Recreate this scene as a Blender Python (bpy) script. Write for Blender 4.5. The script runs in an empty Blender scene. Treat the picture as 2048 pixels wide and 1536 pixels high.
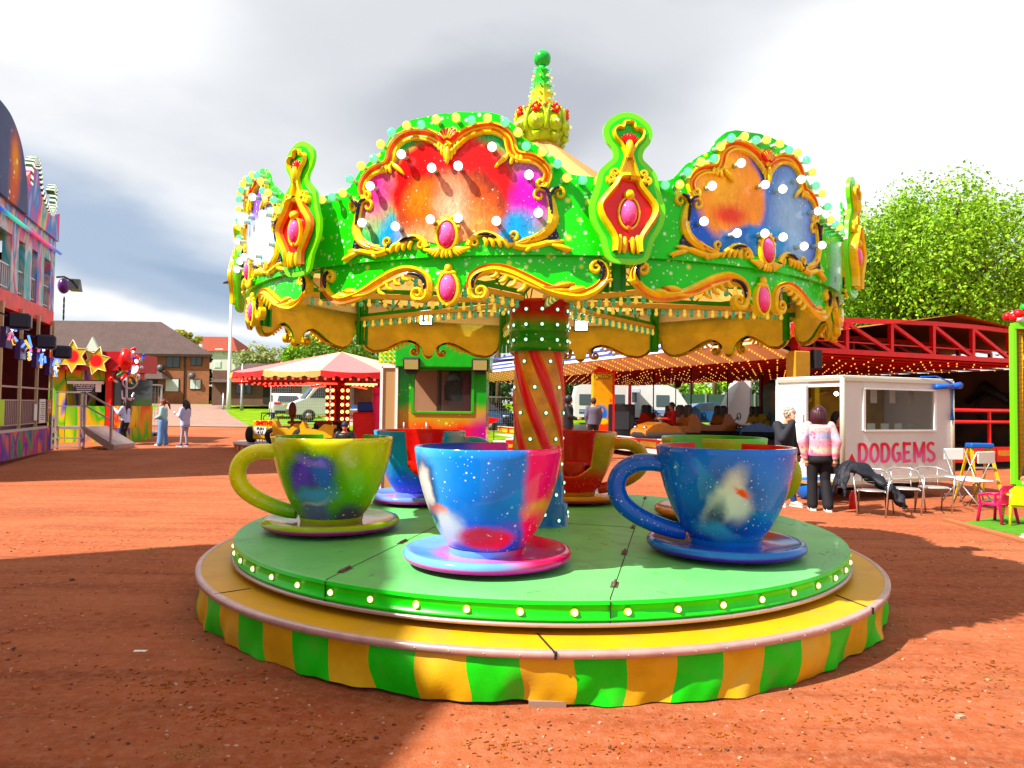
import bpy, math, random
from mathutils import Vector, Matrix, Euler
R_ = math.radians
PI = math.pi
scene = bpy.context.scene
COL = scene.collection
random.seed(7)

# ---------------------------------------------------------------- camera
F_PX, PITCH, ROLL, EYE = 1415.15, 0.0326, 0.0124, 1.6
cam_d = bpy.data.cameras.new('camera'); cam = bpy.data.objects.new('camera', cam_d); COL.objects.link(cam)
cam_d.sensor_width = 36.0; cam_d.lens = 36.0 * F_PX / 2048.0
cam_d.clip_start = 0.05; cam_d.clip_end = 3000
cam.location = (0, 0, EYE)
cam.rotation_euler = (Euler((PI / 2 + PITCH, 0, 0)).to_matrix() @ Matrix.Rotation(ROLL, 3, 'Z')).to_euler()
scene.camera = cam
scene.render.resolution_x = 1024; scene.render.resolution_y = 768

# ---------------------------------------------------------------- sun direction, sky and exposure
SUN_TRAVEL = Vector((0.80, 0.42, -1.02)).normalized()
sun_d = bpy.data.lights.new('sun', 'SUN'); sun_d.energy = 4.6; sun_d.angle = R_(0.6); sun_d.color = (1.0, 0.94, 0.84)
sun = bpy.data.objects.new('sun', sun_d); COL.objects.link(sun)
sun.rotation_euler = SUN_TRAVEL.to_track_quat('-Z', 'Y').to_euler(); sun.location = (-20, -10, 30)
scene.view_settings.view_transform = 'Standard'; scene.view_settings.look = 'None'
scene.view_settings.exposure = 1.22; scene.view_settings.gamma = 1.0
scene.cycles.max_bounces = 6; scene.cycles.diffuse_bounces = 3; scene.cycles.glossy_bounces = 3
scene.cycles.transmission_bounces = 4; scene.cycles.transparent_max_bounces = 8

world = bpy.data.worlds.new('World'); scene.world = world; world.use_nodes = True
def build_world():
    nt = world.node_tree; N = nt.nodes; L = nt.links; N.clear()
    out = N.new('ShaderNodeOutputWorld'); bg = N.new('ShaderNodeBackground'); bg.inputs[1].default_value = 0.1
    sky = N.new('ShaderNodeTexSky'); sky.sky_type = 'NISHITA'; sky.sun_disc = False
    sd = -SUN_TRAVEL
    sky.sun_elevation = math.asin(sd.z); sky.sun_rotation = math.atan2(sd.x, sd.y)
    tc = N.new('ShaderNodeTexCoord')
    n1 = N.new('ShaderNodeTexNoise'); n1.inputs['Scale'].default_value = 2.2; n1.inputs['Detail'].default_value = 5; n1.inputs['Roughness'].default_value = 0.5
    mp = N.new('ShaderNodeMapping'); mp.inputs['Scale'].default_value = (1, 1, 2.6)
    L.new(tc.outputs['Generated'], mp.inputs[0]); L.new(mp.outputs[0], n1.inputs['Vector'])
    # wobble the lookup direction so cloud banks have soft broken edges
    wob = N.new('ShaderNodeVectorMath'); wob.operation = 'SUBTRACT'; L.new(n1.outputs['Color'], wob.inputs[0]); wob.inputs[1].default_value = (.5, .5, .5)
    sc = N.new('ShaderNodeVectorMath'); sc.operation = 'SCALE'; L.new(wob.outputs[0], sc.inputs[0]); sc.inputs['Scale'].default_value = 0.22
    ad = N.new('ShaderNodeVectorMath'); ad.operation = 'ADD'; L.new(tc.outputs['Generated'], ad.inputs[0]); L.new(sc.outputs[0], ad.inputs[1])
    def bank(c, r, ang):
        m = N.new('ShaderNodeMapping'); m.vector_type = 'TEXTURE'
        m.inputs['Location'].default_value = (c[0], 0.85, c[1]); m.inputs['Rotation'].default_value = (0, R_(ang), 0); m.inputs['Scale'].default_value = (r[0], 3.0, r[1])
        L.new(ad.outputs[0], m.inputs[0])
        ln = N.new('ShaderNodeVectorMath'); ln.operation = 'LENGTH'; L.new(m.outputs[0], ln.inputs[0])
        mr = N.new('ShaderNodeMapRange'); mr.interpolation_type = 'SMOOTHSTEP'; mr.inputs[1].default_value = 1.0; mr.inputs[2].default_value = 0.35
        L.new(ln.outputs['Value'], mr.inputs[0]); return mr.outputs[0]
    def mix(fac, a, b, f=None):
        x = N.new('ShaderNodeMix'); x.data_type = 'RGBA'
        if f is not None:
            k = N.new('ShaderNodeMath'); k.operation = 'MULTIPLY'; L.new(fac, k.inputs[0]); k.inputs[1].default_value = f; fac = k.outputs[0]
        L.new(fac, x.inputs['Factor'])
        for s, v in ((6, a), (7, b)):
            if isinstance(v, tuple): x.inputs[s].default_value = (*v, 1)
            else: L.new(v, x.inputs[s])
        return x.outputs[2]
    cloudf = N.new('ShaderNodeMapRange'); cloudf.inputs[1].default_value = 0.30; cloudf.inputs[2].default_value = 0.52; L.new(n1.outputs['Fac'], cloudf.inputs[0])
    c = mix(cloudf.outputs[0], (3.3, 3.35, 3.5), (4.4, 4.4, 4.4))
    for (cc, rr, ang, col, f) in SKY_BANKS:
        c = mix(bank(cc, rr, ang), c, col, f)
    c = mix(cloudf.outputs[0], sky.outputs[0], c) if False else c
    fin = N.new('ShaderNodeMix'); fin.data_type = 'RGBA'; fin.inputs['Factor'].default_value = 0.93
    L.new(sky.outputs[0], fin.inputs[6]); L.new(c, fin.inputs[7])
    L.new(fin.outputs[2], bg.inputs[0]); L.new(bg.outputs[0], out.inputs[0])
SKY_BANKS = [
    ((0.02, 0.42), (0.62, 0.22), 4, (2.8, 2.9, 3.05), .65),
    ((-0.02, 0.36), (0.30, 0.10), -10, (2.1, 2.2, 2.45), .75),
    ((-0.47, 0.19), (0.36, 0.10), 11, (1.9, 2.35, 3.05), 1.0),
    ((-0.36, 0.17), (0.16, 0.03), 12, (1.45, 1.9, 2.6), .8),
    ((-0.52, 0.10), (0.5, 0.035), 8, (4.8, 4.8, 4.8), .7),
    ((-0.40, 0.052), (0.30, 0.035), 4, (2.6, 3.05, 3.7), .75),
    ((-0.58, 0.46), (0.32, 0.16), 0, (5.6, 5.6, 5.6), 1.0),
    ((0.52, 0.36), (0.32, 0.26), 0, (5.6, 5.6, 5.6), 1.0),
]
build_world()

# ---------------------------------------------------------------- picture to place helpers
_cp, _sp, _cr, _sr = math.cos(PITCH), math.sin(PITCH), math.cos(ROLL), math.sin(ROLL)
def ray(px, py):
    x, y = px - 1024, py - 768
    x, y = x * _cr + y * _sr, -x * _sr + y * _cr
    X, v = x / F_PX, -y / F_PX
    return Vector((X, _cp - v * _sp, _sp + v * _cp))
def at(px, py, Y):
    r = ray(px, py); return Vector((0, 0, EYE)) + r * (Y / r.y)
TER = [(-60, 0), (14, 0), (25, .2), (35, .42), (50, .75), (70, 1.3), (78, 1.7), (120, 2.2), (400, 3.0), (2000, 6)]
def T(Y):
    for (a, za), (b, zb) in zip(TER, TER[1:]):
        if Y <= b: return za + (zb - za) * max(0, (Y - a)) / (b - a)
    return TER[-1][1]
def gx(px, Y):                      # point on the ground at depth Y under picture column px
    p = at(px, 820, Y); return Vector((p.x, Y, T(Y)))
def ztop(py, Y, px=1024): return at(px, py, Y).z

# ---------------------------------------------------------------- object helpers
def tag(o, label=None, cat=None, group=None, kind=None):
    if label: o['label'] = label
    if cat: o['category'] = cat
    if group: o['group'] = group
    if kind: o['kind'] = kind
    return o
def empty(name, loc=(0, 0, 0), rz=0, parent=None):
    o = bpy.data.objects.new(name, None); COL.objects.link(o); o.location = loc; o.rotation_euler = (0, 0, rz); o.empty_display_size = .1
    if parent: o.parent = parent
    return o
def thing(name, label, cat, loc=(0, 0, 0), rz=0, group=None):
    return tag(empty(name, loc, rz), label, cat, group)
def dup(src, parent=None, loc=None, rz=None):
    o = src.copy(); COL.objects.link(o)
    if parent is not None: o.parent = parent
    if loc is not None: o.location = loc
    if rz is not None: o.rotation_euler = (0, 0, rz)
    return o
def children(o): return [c for c in bpy.data.objects if c.parent == o]
def copy_tree(o, parent=None):
    c = o.copy(); COL.objects.link(c); c.parent = parent
    for ch in children(o): copy_tree(ch, c)
    return c

class MB:
    """collects shapes; build() links them as one mesh object"""
    def __init__(s): s.v = []; s.f = []; s.m = []; s.s = []; s.X = None
    def add(s, vs, fs, mat=0, smooth=False):
        b = len(s.v)
        if s.X is not None: vs = [s.X @ Vector(v) for v in vs]
        s.v += [tuple(v) for v in vs]
        s.f += [tuple(b + i for i in f) for f in fs]
        s.m += [mat] * len(fs); s.s += [smooth] * len(fs)
        return s
    def box(s, c, d, rz=0, mat=0, rot=None, bev=0.0):
        x, y, z = d[0] / 2, d[1] / 2, d[2] / 2
        M = rot if rot is not None else Matrix.Rotation(rz, 3, 'Z')
        c = Vector(c)
        if bev:
            e = min(bev, x * .9, y * .9, z * .9); vs = []; 
            for sx in (-1, 1):
                for sy in (-1, 1):
                    for sz in (-1, 1):
                        vs += [(sx * (x - e), sy * (y - e), sz * z), (sx * (x - e), sy * y, sz * (z - e)), (sx * x, sy * (y - e), sz * (z - e))]
            def ix(a, b, cc, k): return ((a * 2 + b) * 2 + cc) * 3 + k
            fs = []
            for a in (0, 1):
                q = [ix(a, 0, 0, 2), ix(a, 1, 0, 2), ix(a, 1, 1, 2), ix(a, 0, 1, 2)]; fs.append(q if a else q[::-1])
                q = [ix(0, a, 0, 1), ix(0, a, 1, 1), ix(1, a, 1, 1), ix(1, a, 0, 1)]; fs.append(q if a else q[::-1])
                q = [ix(0, 0, a, 0), ix(1, 0, a, 0), ix(1, 1, a, 0), ix(0, 1, a, 0)]; fs.append(q if a else q[::-1])
            for a in (0, 1):
                for b in (0, 1):
                    q = [ix(0, a, b, 1), ix(1, a, b, 1), ix(1, a, b, 0), ix(0, a, b, 0)]; fs.append(q if (a ^ b) == 0 else q[::-1])
                    q = [ix(a, 0, b, 2), ix(a, 1, b, 2), ix(a, 1, b, 0), ix(a, 0, b, 0)]; fs.append(q if (a ^ b) else q[::-1])
                    q = [ix(a, b, 0, 1), ix(a, b, 1, 1), ix(a, b, 1, 2), ix(a, b, 0, 2)]; fs.append(q if (a ^ b) == 0 else q[::-1])
            for a in (0, 1):
                for b in (0, 1):
                    for cc in (0, 1): 
                        q = [ix(a, b, cc, 0), ix(a, b, cc, 1), ix(a, b, cc, 2)]; fs.append(q if (a ^ b ^ cc) == 0 else q[::-1])
            return s.add([c + M @ Vector(v) for v in vs], fs, mat)
        vs = [(sx * x, sy * y, sz * z) for sz in (-1, 1) for sy in (-1, 1) for sx in (-1, 1)]
        return s.add([c + M @ Vector(v) for v in vs], [(0, 2, 3, 1), (4, 5, 7, 6), (0, 1, 5, 4), (2, 6, 7, 3), (0, 4, 6, 2), (1, 3, 7, 5)], mat)
    def bar(s, a, b, w, h=None, mat=0):
        a, b = Vector(a), Vector(b); h = h or w; d = b - a; L_ = d.length
        if L_ < 1e-6: return s
        z = d / L_; up = Vector((0, 0, 1)) if abs(z.z) < .95 else Vector((0, 1, 0))
        x = z.cross(up).normalized(); y = x.cross(z)
        M = Matrix((x, y, z)).transposed()
        return s.box((a + b) / 2, (w, h, L_), mat=mat, rot=M)
    def tube(s, pts, rad, n=8, mat=0, closed=False, cap=True, smooth=True, sx=1.0):
        pts = [Vector(p) for p in pts]; k = len(pts)
        if not hasattr(rad, '__len__'): rad = [rad] * k
        vs = []; prev = None
        for i, p in enumerate(pts):
            if closed: t = pts[(i + 1) % k] - pts[i - 1]
            else: t = pts[min(i + 1, k - 1)] - pts[max(i - 1, 0)]
            t = t.normalized() if t.length > 1e-9 else Vector((0, 0, 1))
            if prev is None:
                ref = Vector((0, 0, 1)) if abs(t.z) < .9 else Vector((0, 1, 0))
                a = t.cross(ref).normalized()
            else:
                a = (prev - t * prev.dot(t)); a = a.normalized() if a.length > 1e-6 else t.orthogonal().normalized()
            prev = a; b = t.cross(a)
            for j in range(n):
                q = 2 * PI * j / n; vs.append(p + (a * math.cos(q) * sx + b * math.sin(q)) * rad[i])
        fs = []
        for i in range(k if closed else k - 1):
            i2 = (i + 1) % k
            for j in range(n):
                j2 = (j + 1) % n; fs.append((i * n + j, i * n + j2, i2 * n + j2, i2 * n + j))
        if cap and not closed: fs.append(tuple(range(n))[::-1]); fs.append(tuple((k - 1) * n + j for j in range(n)))
        return s.add(vs, fs, mat, smooth)
    def cyl(s, a, b, r, r2=None, n=16, mat=0, smooth=True):
        return s.tube([a, b], [r, r if r2 is None else r2], n, mat, smooth=smooth)
    def lathe(s, prof, n=48, mat=0, c=(0, 0, 0), smooth=True, a0=0, a1=2 * PI, sy=1.0):
        full = abs(a1 - a0 - 2 * PI) < 1e-6; m = n if full else n + 1
        vs = []; fs = []
        for (r, z) in prof:
            for j in range(m):
                q = a0 + (a1 - a0) * j / n; vs.append((c[0] + r * math.cos(q), c[1] + r * math.sin(q) * sy, c[2] + z))
        for i in range(len(prof) - 1):
            for j in range(n):
                j2 = (j + 1) % m; fs.append((i * m + j, i * m + j2, (i + 1) * m + j2, (i + 1) * m + j))
        return s.add(vs, fs, mat, smooth)
    def ball(s, c, r, n=12, k=8, mat=0, sc=(1, 1, 1), rot=None):
        c = Vector(c); vs = [Vector((0, 0, -r * sc[2]))]; fs = []
        for i in range(1, k):
            t = PI * i / k - PI / 2
            for j in range(n):
                q = 2 * PI * j / n; vs.append(Vector((r * sc[0] * math.cos(t) * math.cos(q), r * sc[1] * math.cos(t) * math.sin(q), r * sc[2] * math.sin(t))))
        vs.append(Vector((0, 0, r * sc[2])))
        for j in range(n): fs.append((0, 1 + (j + 1) % n, 1 + j))
        for i in range(k - 2):
            for j in range(n):
                a = 1 + i * n; fs.append((a + j, a + (j + 1) % n, a + n + (j + 1) % n, a + n + j))
        a = 1 + (k - 2) * n
        for j in range(n): fs.append((a + j, a + (j + 1) % n, len(vs) - 1))
        if rot is not None: vs = [rot @ v for v in vs]
        return s.add([c + v for v in vs], fs, mat, True)
    def prism(s, poly, o, ux, uy, t, mat=0, back=None, smooth=False):
        """polygon (u,v) in the plane o + u*ux + v*uy, thickened by t along ux x uy"""
        o, ux, uy = Vector(o), Vector(ux), Vector(uy); nz = ux.cross(uy).normalized()
        area = sum(poly[i - 1][0] * poly[i][1] - poly[i][0] * poly[i - 1][1] for i in range(len(poly)))
        if area < 0: poly = poly[::-1]
        n = len(poly); base = [o + ux * u + uy * v for u, v in poly]
        s.add([p + nz * t for p in base], [tuple(range(n))], mat, smooth)
        s.add(base, [tuple(range(n))[::-1]], mat if back is None else back)
        s.add(base + [p + nz * t for p in base], [(i, (i + 1) % n, n + (i + 1) % n, n + i) for i in range(n)], mat)
        return s
    def quad(s, a, b, c, d, mat=0): return s.add([a, b, c, d], [(0, 1, 2, 3)], mat)
    def build(s, name, mats, parent=None, loc=None, rz=None, bevel=0):
        me = bpy.data.meshes.new(name); me.from_pydata(s.v, [], s.f)
        if not isinstance(mats, (list, tuple)): mats = [mats]
        for m in mats: me.materials.append(m)
        me.polygons.foreach_set('material_index', s.m); me.polygons.foreach_set('use_smooth', s.s); me.update()
        o = bpy.data.objects.new(name, me); COL.objects.link(o)
        if parent is not None: o.parent = parent
        if loc is not None: o.location = loc
        if rz is not None: o.rotation_euler = (0, 0, rz)
        if bevel:
            b = o.modifiers.new('bevel', 'BEVEL'); b.width = bevel; b.segments = 2; b.limit_method = 'ANGLE'
        return o

def spline(pts, n=6):
    """Catmull-Rom through pts (any dimension)"""
    out = []; k = len(pts)
    for i in range(k - 1):
        p0, p1, p2, p3 = pts[max(i - 1, 0)], pts[i], pts[i + 1], pts[min(i + 2, k - 1)]
        for j in range(n):
            t = j / n
            out.append(tuple(.5 * ((2 * b) + (-a + c) * t + (2 * a - 5 * b + 4 * c - d) * t * t + (-a + 3 * b - 3 * c + d) * t ** 3) for a, b, c, d in zip(p0, p1, p2, p3)))
    out.append(tuple(pts[-1])); return out
def interp(tab, x):
    if x <= tab[0][0]: return tab[0][1]
    for (a, va), (b, vb) in zip(tab, tab[1:]):
        if x <= b: return va + (vb - va) * (x - a) / (b - a)
    return tab[-1][1]

def text(name, body, size, mat, parent=None, loc=(0, 0, 0), rot=(PI / 2, 0, 0), ext=.004, align='CENTER', sx=1.0, bold=0.0, shear=0, spacing=1.0):
    cu = bpy.data.curves.new(name, 'FONT'); cu.body = body; cu.size = size; cu.extrude = ext; cu.align_x = align; cu.align_y = 'CENTER'
    cu.offset = bold; cu.shear = shear; cu.space_character = spacing; cu.resolution_u = 4
    tmp = bpy.data.objects.new(name, cu); COL.objects.link(tmp); cu.materials.append(mat); dg = bpy.context.evaluated_depsgraph_get()
    me = bpy.data.meshes.new_from_object(tmp.evaluated_get(dg)); bpy.data.objects.remove(tmp); o = bpy.data.objects.new(name, me); COL.objects.link(o)
    o.location = loc; o.rotation_euler = rot; o.scale = (sx, 1, 1)
    if parent: o.parent = parent
    return o
# ---------------------------------------------------------------- materials
def sat(c, k=1.28, g=.84):
    """the showground colours are strong: push a base colour away from grey"""
    l = .3 * c[0] + .5 * c[1] + .2 * c[2]; return tuple(min(.9, max(.002, (l + (v - l) * k) * g)) for v in c)
def mat(name, col, rough=.5, metal=0.0, emit=None, es=1.0, var=0.0, vs=8.0, bump=0.0, bs=60.0, coat=0.0, spec=.5, alpha=1.0, trans=0.0, dirt=None, ds=2.0):
    col = sat(col)
    m = bpy.data.materials.new(name); m.use_nodes = True
    nt = m.node_tree; N = nt.nodes; L = nt.links; b = N['Principled BSDF']
    b.inputs['Base Color'].default_value = (*col, 1); b.inputs['Roughness'].default_value = rough; b.inputs['Metallic'].default_value = metal
    b.inputs['Specular IOR Level'].default_value = spec * .6; b.inputs['Coat Weight'].default_value = coat * .35; b.inputs['Coat Roughness'].default_value = .06
    b.inputs['Alpha'].default_value = alpha; b.inputs['Transmission Weight'].default_value = trans
    if emit: b.inputs['Emission Color'].default_value = (*emit, 1); b.inputs['Emission Strength'].default_value = es
    tc = None
    if var or bump or dirt:
        tc = N.new('ShaderNodeTexCoord')
    if var or dirt:
        n = N.new('ShaderNodeTexNoise'); n.inputs['Scale'].default_value = vs; n.inputs['Detail'].default_value = 6; n.inputs['Roughness'].default_value = .6
        L.new(tc.outputs['Object'], n.inputs['Vector'])
        r = N.new('ShaderNodeMapRange'); r.inputs[1].default_value = .3; r.inputs[2].default_value = .7
        r.inputs[3].default_value = 1 - var; r.inputs[4].default_value = 1 + var; L.new(n.outputs['Fac'], r.inputs[0])
        x = N.new('ShaderNodeVectorMath'); x.operation = 'SCALE'; x.inputs[0].default_value = col; L.new(r.outputs[0], x.inputs['Scale'])
        src = x.outputs[0]
        if dirt:
            n2 = N.new('ShaderNodeTexNoise'); n2.inputs['Scale'].default_value = ds; n2.inputs['Detail'].default_value = 8; L.new(tc.outputs['Object'], n2.inputs['Vector'])
            r2 = N.new('ShaderNodeMapRange'); r2.inputs[1].default_value = .52; r2.inputs[2].default_value = .75; r2.inputs[4].default_value = .7; L.new(n2.outputs['Fac'], r2.inputs[0])
            mx = N.new('ShaderNodeMix'); mx.data_type = 'RGBA'; L.new(r2.outputs[0], mx.inputs['Factor']); L.new(src, mx.inputs[6]); mx.inputs[7].default_value = (*dirt, 1); src = mx.outputs[2]
        L.new(src, b.inputs['Base Color'])
    if bump:
        n = N.new('ShaderNodeTexNoise'); n.inputs['Scale'].default_value = bs; n.inputs['Detail'].default_value = 4; L.new(tc.outputs['Object'], n.inputs['Vector'])
        bp = N.new('ShaderNodeBump'); bp.inputs['Strength'].default_value = bump; bp.inputs['Distance'].default_value = .02
        L.new(n.outputs['Fac'], bp.inputs['Height']); L.new(bp.outputs[0], b.inputs['Normal'])
    return m

def airbrush(name, base, blobs=(), dots=0.0, dot_scale=26.0, rough=.25, coat=.6, wob=.10, wscale=5.0, dotcols=((1, 1, 1), (.9, .9, .15)), base2=None, es=0.0, dot_r=1.0, cluster=True, fur=0.0):
    """sprayed paintwork: soft colour patches (centre, radii, colour, softness[, strength]) in object space, plus a dusting of sparkles"""
    base = sat(base); base2 = sat(base2) if base2 else None
    m = bpy.data.materials.new(name); m.use_nodes = True
    nt = m.node_tree; N = nt.nodes; L = nt.links; b = N['Principled BSDF']
    b.inputs['Roughness'].default_value = rough; b.inputs['Specular IOR Level'].default_value = .22; b.inputs['Coat Weight'].default_value = coat * .28; b.inputs['Coat Roughness'].default_value = .05
    tc = N.new('ShaderNodeTexCoord')
    n = N.new('ShaderNodeTexNoise'); n.inputs['Scale'].default_value = wscale; n.inputs['Detail'].default_value = 5; L.new(tc.outputs['Object'], n.inputs['Vector'])
    w = N.new('ShaderNodeVectorMath'); w.operation = 'SUBTRACT'; L.new(n.outputs['Color'], w.inputs[0]); w.inputs[1].default_value = (.5, .5, .5)
    w2 = N.new('ShaderNodeVectorMath'); w2.operation = 'SCALE'; L.new(w.outputs[0], w2.inputs[0]); w2.inputs['Scale'].default_value = wob
    p = N.new('ShaderNodeVectorMath'); p.operation = 'ADD'; L.new(tc.outputs['Object'], p.inputs[0]); L.new(w2.outputs[0], p.inputs[1])
    def mix(fac, a, c):
        x = N.new('ShaderNodeMix'); x.data_type = 'RGBA'; L.new(fac, x.inputs['Factor'])
        if isinstance(a, tuple): x.inputs[6].default_value = (*a, 1)
        else: L.new(a, x.inputs[6])
        if isinstance(c, tuple): x.inputs[7].default_value = (*c, 1)
        else: L.new(c, x.inputs[7])
        return x.outputs[2]
    r = N.new('ShaderNodeMapRange'); r.inputs[1].default_value = .35; r.inputs[2].default_value = .65; L.new(n.outputs['Fac'], r.inputs[0])
    c = mix(r.outputs[0], base, base2 or tuple(min(1, v * .8) for v in base))
    for bl in blobs:
        cen, rad, colr, soft = bl[:4]; colr = sat(colr); k = bl[4] if len(bl) > 4 else 1.0
        mp = N.new('ShaderNodeMapping'); mp.vector_type = 'TEXTURE'; mp.inputs['Location'].default_value = cen; mp.inputs['Scale'].default_value = rad
        if len(bl) > 5: mp.inputs['Rotation'].default_value = bl[5]
        L.new(p.outputs[0], mp.inputs[0])
        ln = N.new('ShaderNodeVectorMath'); ln.operation = 'LENGTH'; L.new(mp.outputs[0], ln.inputs[0])
        mr = N.new('ShaderNodeMapRange'); mr.interpolation_type = 'SMOOTHSTEP'; mr.inputs[1].default_value = 1 + soft; mr.inputs[2].default_value = 1 - soft; mr.inputs[4].default_value = k
        L.new(ln.outputs['Value'], mr.inputs[0]); c = mix(mr.outputs[0], c, colr)
    if fur:
        fm = N.new('ShaderNodeMapping'); fm.inputs['Scale'].default_value = (1.0, 1.0, .28); L.new(p.outputs[0], fm.inputs[0])
        fn = N.new('ShaderNodeTexNoise'); fn.inputs['Scale'].default_value = 46; fn.inputs['Detail'].default_value = 5; fn.inputs['Roughness'].default_value = .7; fn.inputs['Distortion'].default_value = .8; L.new(fm.outputs[0], fn.inputs['Vector'])
        fr = N.new('ShaderNodeMapRange'); fr.inputs[1].default_value = .32; fr.inputs[2].default_value = .68; fr.inputs[3].default_value = 1 - fur; fr.inputs[4].default_value = 1 + fur * .6; L.new(fn.outputs['Fac'], fr.inputs[0])
        fs = N.new('ShaderNodeVectorMath'); fs.operation = 'SCALE'; L.new(c, fs.inputs[0]); L.new(fr.outputs[0], fs.inputs['Scale']); c = fs.outputs[0]
    if dots:
        for q, (sc_, th, dc) in enumerate(((dot_scale, .13, dotcols[0]), (dot_scale * .55, .11, dotcols[1]), (dot_scale * 1.9, .12, dotcols[0]))):
            v = N.new('ShaderNodeTexVoronoi'); v.inputs['Scale'].default_value = sc_; L.new(tc.outputs['Object'], v.inputs['Vector'])
            mr = N.new('ShaderNodeMapRange'); mr.inputs[1].default_value = th * 1.5 * dot_r; mr.inputs[2].default_value = th * .35 * dot_r; L.new(v.outputs['Distance'], mr.inputs[0])
            g = N.new('ShaderNodeSeparateColor'); L.new(v.outputs['Color'], g.inputs[0])
            gt = N.new('ShaderNodeMath'); gt.operation = 'LESS_THAN'; gt.inputs[1].default_value = dots; L.new(g.outputs[0], gt.inputs[0])
            mu = N.new('ShaderNodeMath'); mu.operation = 'MULTIPLY'; L.new(mr.outputs[0], mu.inputs[0]); L.new(gt.outputs[0], mu.inputs[1])
            cn = N.new('ShaderNodeTexNoise'); cn.inputs['Scale'].default_value = sc_ * .13; cn.inputs['Detail'].default_value = 1; L.new(tc.outputs['Object'], cn.inputs['Vector'])
            cr = N.new('ShaderNodeMapRange'); cr.inputs[1].default_value = .42 if cluster else -1; cr.inputs[2].default_value = .60 if cluster else 0; L.new(cn.outputs['Fac'], cr.inputs[0])
            m2 = N.new('ShaderNodeMath'); m2.operation = 'MULTIPLY'; L.new(mu.outputs[0], m2.inputs[0]); L.new(cr.outputs[0], m2.inputs[1])
            c = mix(m2.outputs[0], c, dc)
    L.new(c, b.inputs['Base Color'])
    if es: L.new(c, b.inputs['Emission Color']); b.inputs['Emission Strength'].default_value = es
    return m

def bulb_mat(name, col, strength, core=None):
    """coloured lamp glass lit from inside: hot where the filament faces the eye, tinted at the rim"""
    m = bpy.data.materials.new(name); m.use_nodes = True
    nt = m.node_tree; N = nt.nodes; L = nt.links; b = N['Principled BSDF']
    b.inputs['Base Color'].default_value = (*col, 1); b.inputs['Roughness'].default_value = .08; b.inputs['Coat Weight'].default_value = 1
    lw = N.new('ShaderNodeLayerWeight'); lw.inputs[0].default_value = .35
    x = N.new('ShaderNodeMix'); x.data_type = 'RGBA'; L.new(lw.outputs['Facing'], x.inputs['Factor'])
    x.inputs[6].default_value = (*(core or col), 1); x.inputs[7].default_value = (*col, 1)
    L.new(x.outputs[2], b.inputs['Emission Color']); b.inputs['Emission Strength'].default_value = strength
    return m

M = {}
M['green'] = airbrush('green_sprayed_board', (.07, .78, .03), [((0, -2.6, 2.6), (.8, .7, .26), (.12, .86, .02), .7, .8)], dots=.8, dot_scale=17, base2=(.02, .58, .06), wscale=2.4, cluster=False, dot_r=1.3, coat=.35, dotcols=((.75, 1, .8), (.85, .95, .1)))
M['lime'] = mat('lime_shield_edge', (.25, .90, .03), .3, coat=.5, var=.12, vs=5)
M['lime2'] = mat('green_shield_face', (.06, .74, .05), .3, coat=.5, var=.25, vs=7)
M['ochre'] = mat('unpainted_fibreglass', (.84, .72, .20), .75, var=.22, vs=3.5, bump=.25, bs=90, dirt=(.55, .44, .10), ds=3)
M['gold'] = mat('yellow_moulding', (.86, .66, .03), .3, coat=.6, var=.22, vs=16)
M['goldred'] = mat('orange_red_moulding', (.80, .18, .01), .35, coat=.5, var=.35, vs=12)
M['bead'] = airbrush('black_beaded_strip', (.012, .010, .03), dots=.95, dot_scale=52, rough=.3, dotcols=((.9, .9, .95), (.9, .9, .9)))
M['gem'] = airbrush('pink_gem', (.85, .03, .20), [((0, 0, .03), (.05, .1, .07), (.95, .22, .48), .6)], dots=.7, dot_scale=60, rough=.1, coat=1, dotcols=((1, .8, .9), (1, .7, .85)))
M['red'] = mat('red_gloss', (.72, .018, .010), .28, coat=.6, var=.15)
M['shell'] = mat('red_shell', (.75, .06, .06), .35, coat=.5, var=.3, vs=20)
M['b_green'] = bulb_mat('green_bulb_glass', (.0, .45, .16), .42, (.25, 1.0, .5))
M['b_yellow'] = bulb_mat('yellow_bulb_glass', (.75, .50, .0), .45, (1.0, .85, .15))
M['b_white'] = bulb_mat('white_bulb_glass', (.8, .8, .95), 1.3, (1, 1, 1))
M['b_green2'] = bulb_mat('green_hanging_bulb', (.0, .30, .12), .10, (.05, .8, .4))
M['b_yellow2'] = bulb_mat('yellow_hanging_bulb', (.60, .42, .02), .25, (.9, .75, .1))
M['b_cap'] = bulb_mat('green_cap_lamp', (.02, .6, .25), .7, (.8, 1.0, .9))
M['b_yellowcap'] = bulb_mat('yellow_cap_lamp', (.70, .65, .02), .9, (1.0, 1.0, .55))
M['socket'] = mat('lamp_socket', (.55, .75, .6), .3, coat=.5)
M['chrome'] = mat('bright_metal', (.75, .76, .78), .22, 1.0)
M['alu'] = mat('brushed_aluminium', (.62, .58, .60), .38, .8, var=.1, vs=20)
M['steel'] = mat('galvanised_steel', (.42, .42, .43), .45, .7, var=.15)
M['black'] = mat('black_plastic', (.015, .015, .017), .4)
M['dark'] = mat('dark_void', (.02, .015, .012), .8)
M['rubber'] = mat('tyre_rubber', (.018, .018, .018), .85, bump=.2)
M['white'] = mat('white_paint', (.80, .80, .79), .4, coat=.2, var=.04, vs=3)
M['offwhite'] = mat('grubby_white_panel', (.72, .71, .70), .5, var=.05, vs=3, dirt=(.55, .50, .46), ds=1.5)
M['canvas'] = mat('cream_canvas', (.80, .62, .28), .8, var=.08, vs=3, bump=.15, bs=30)
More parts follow.
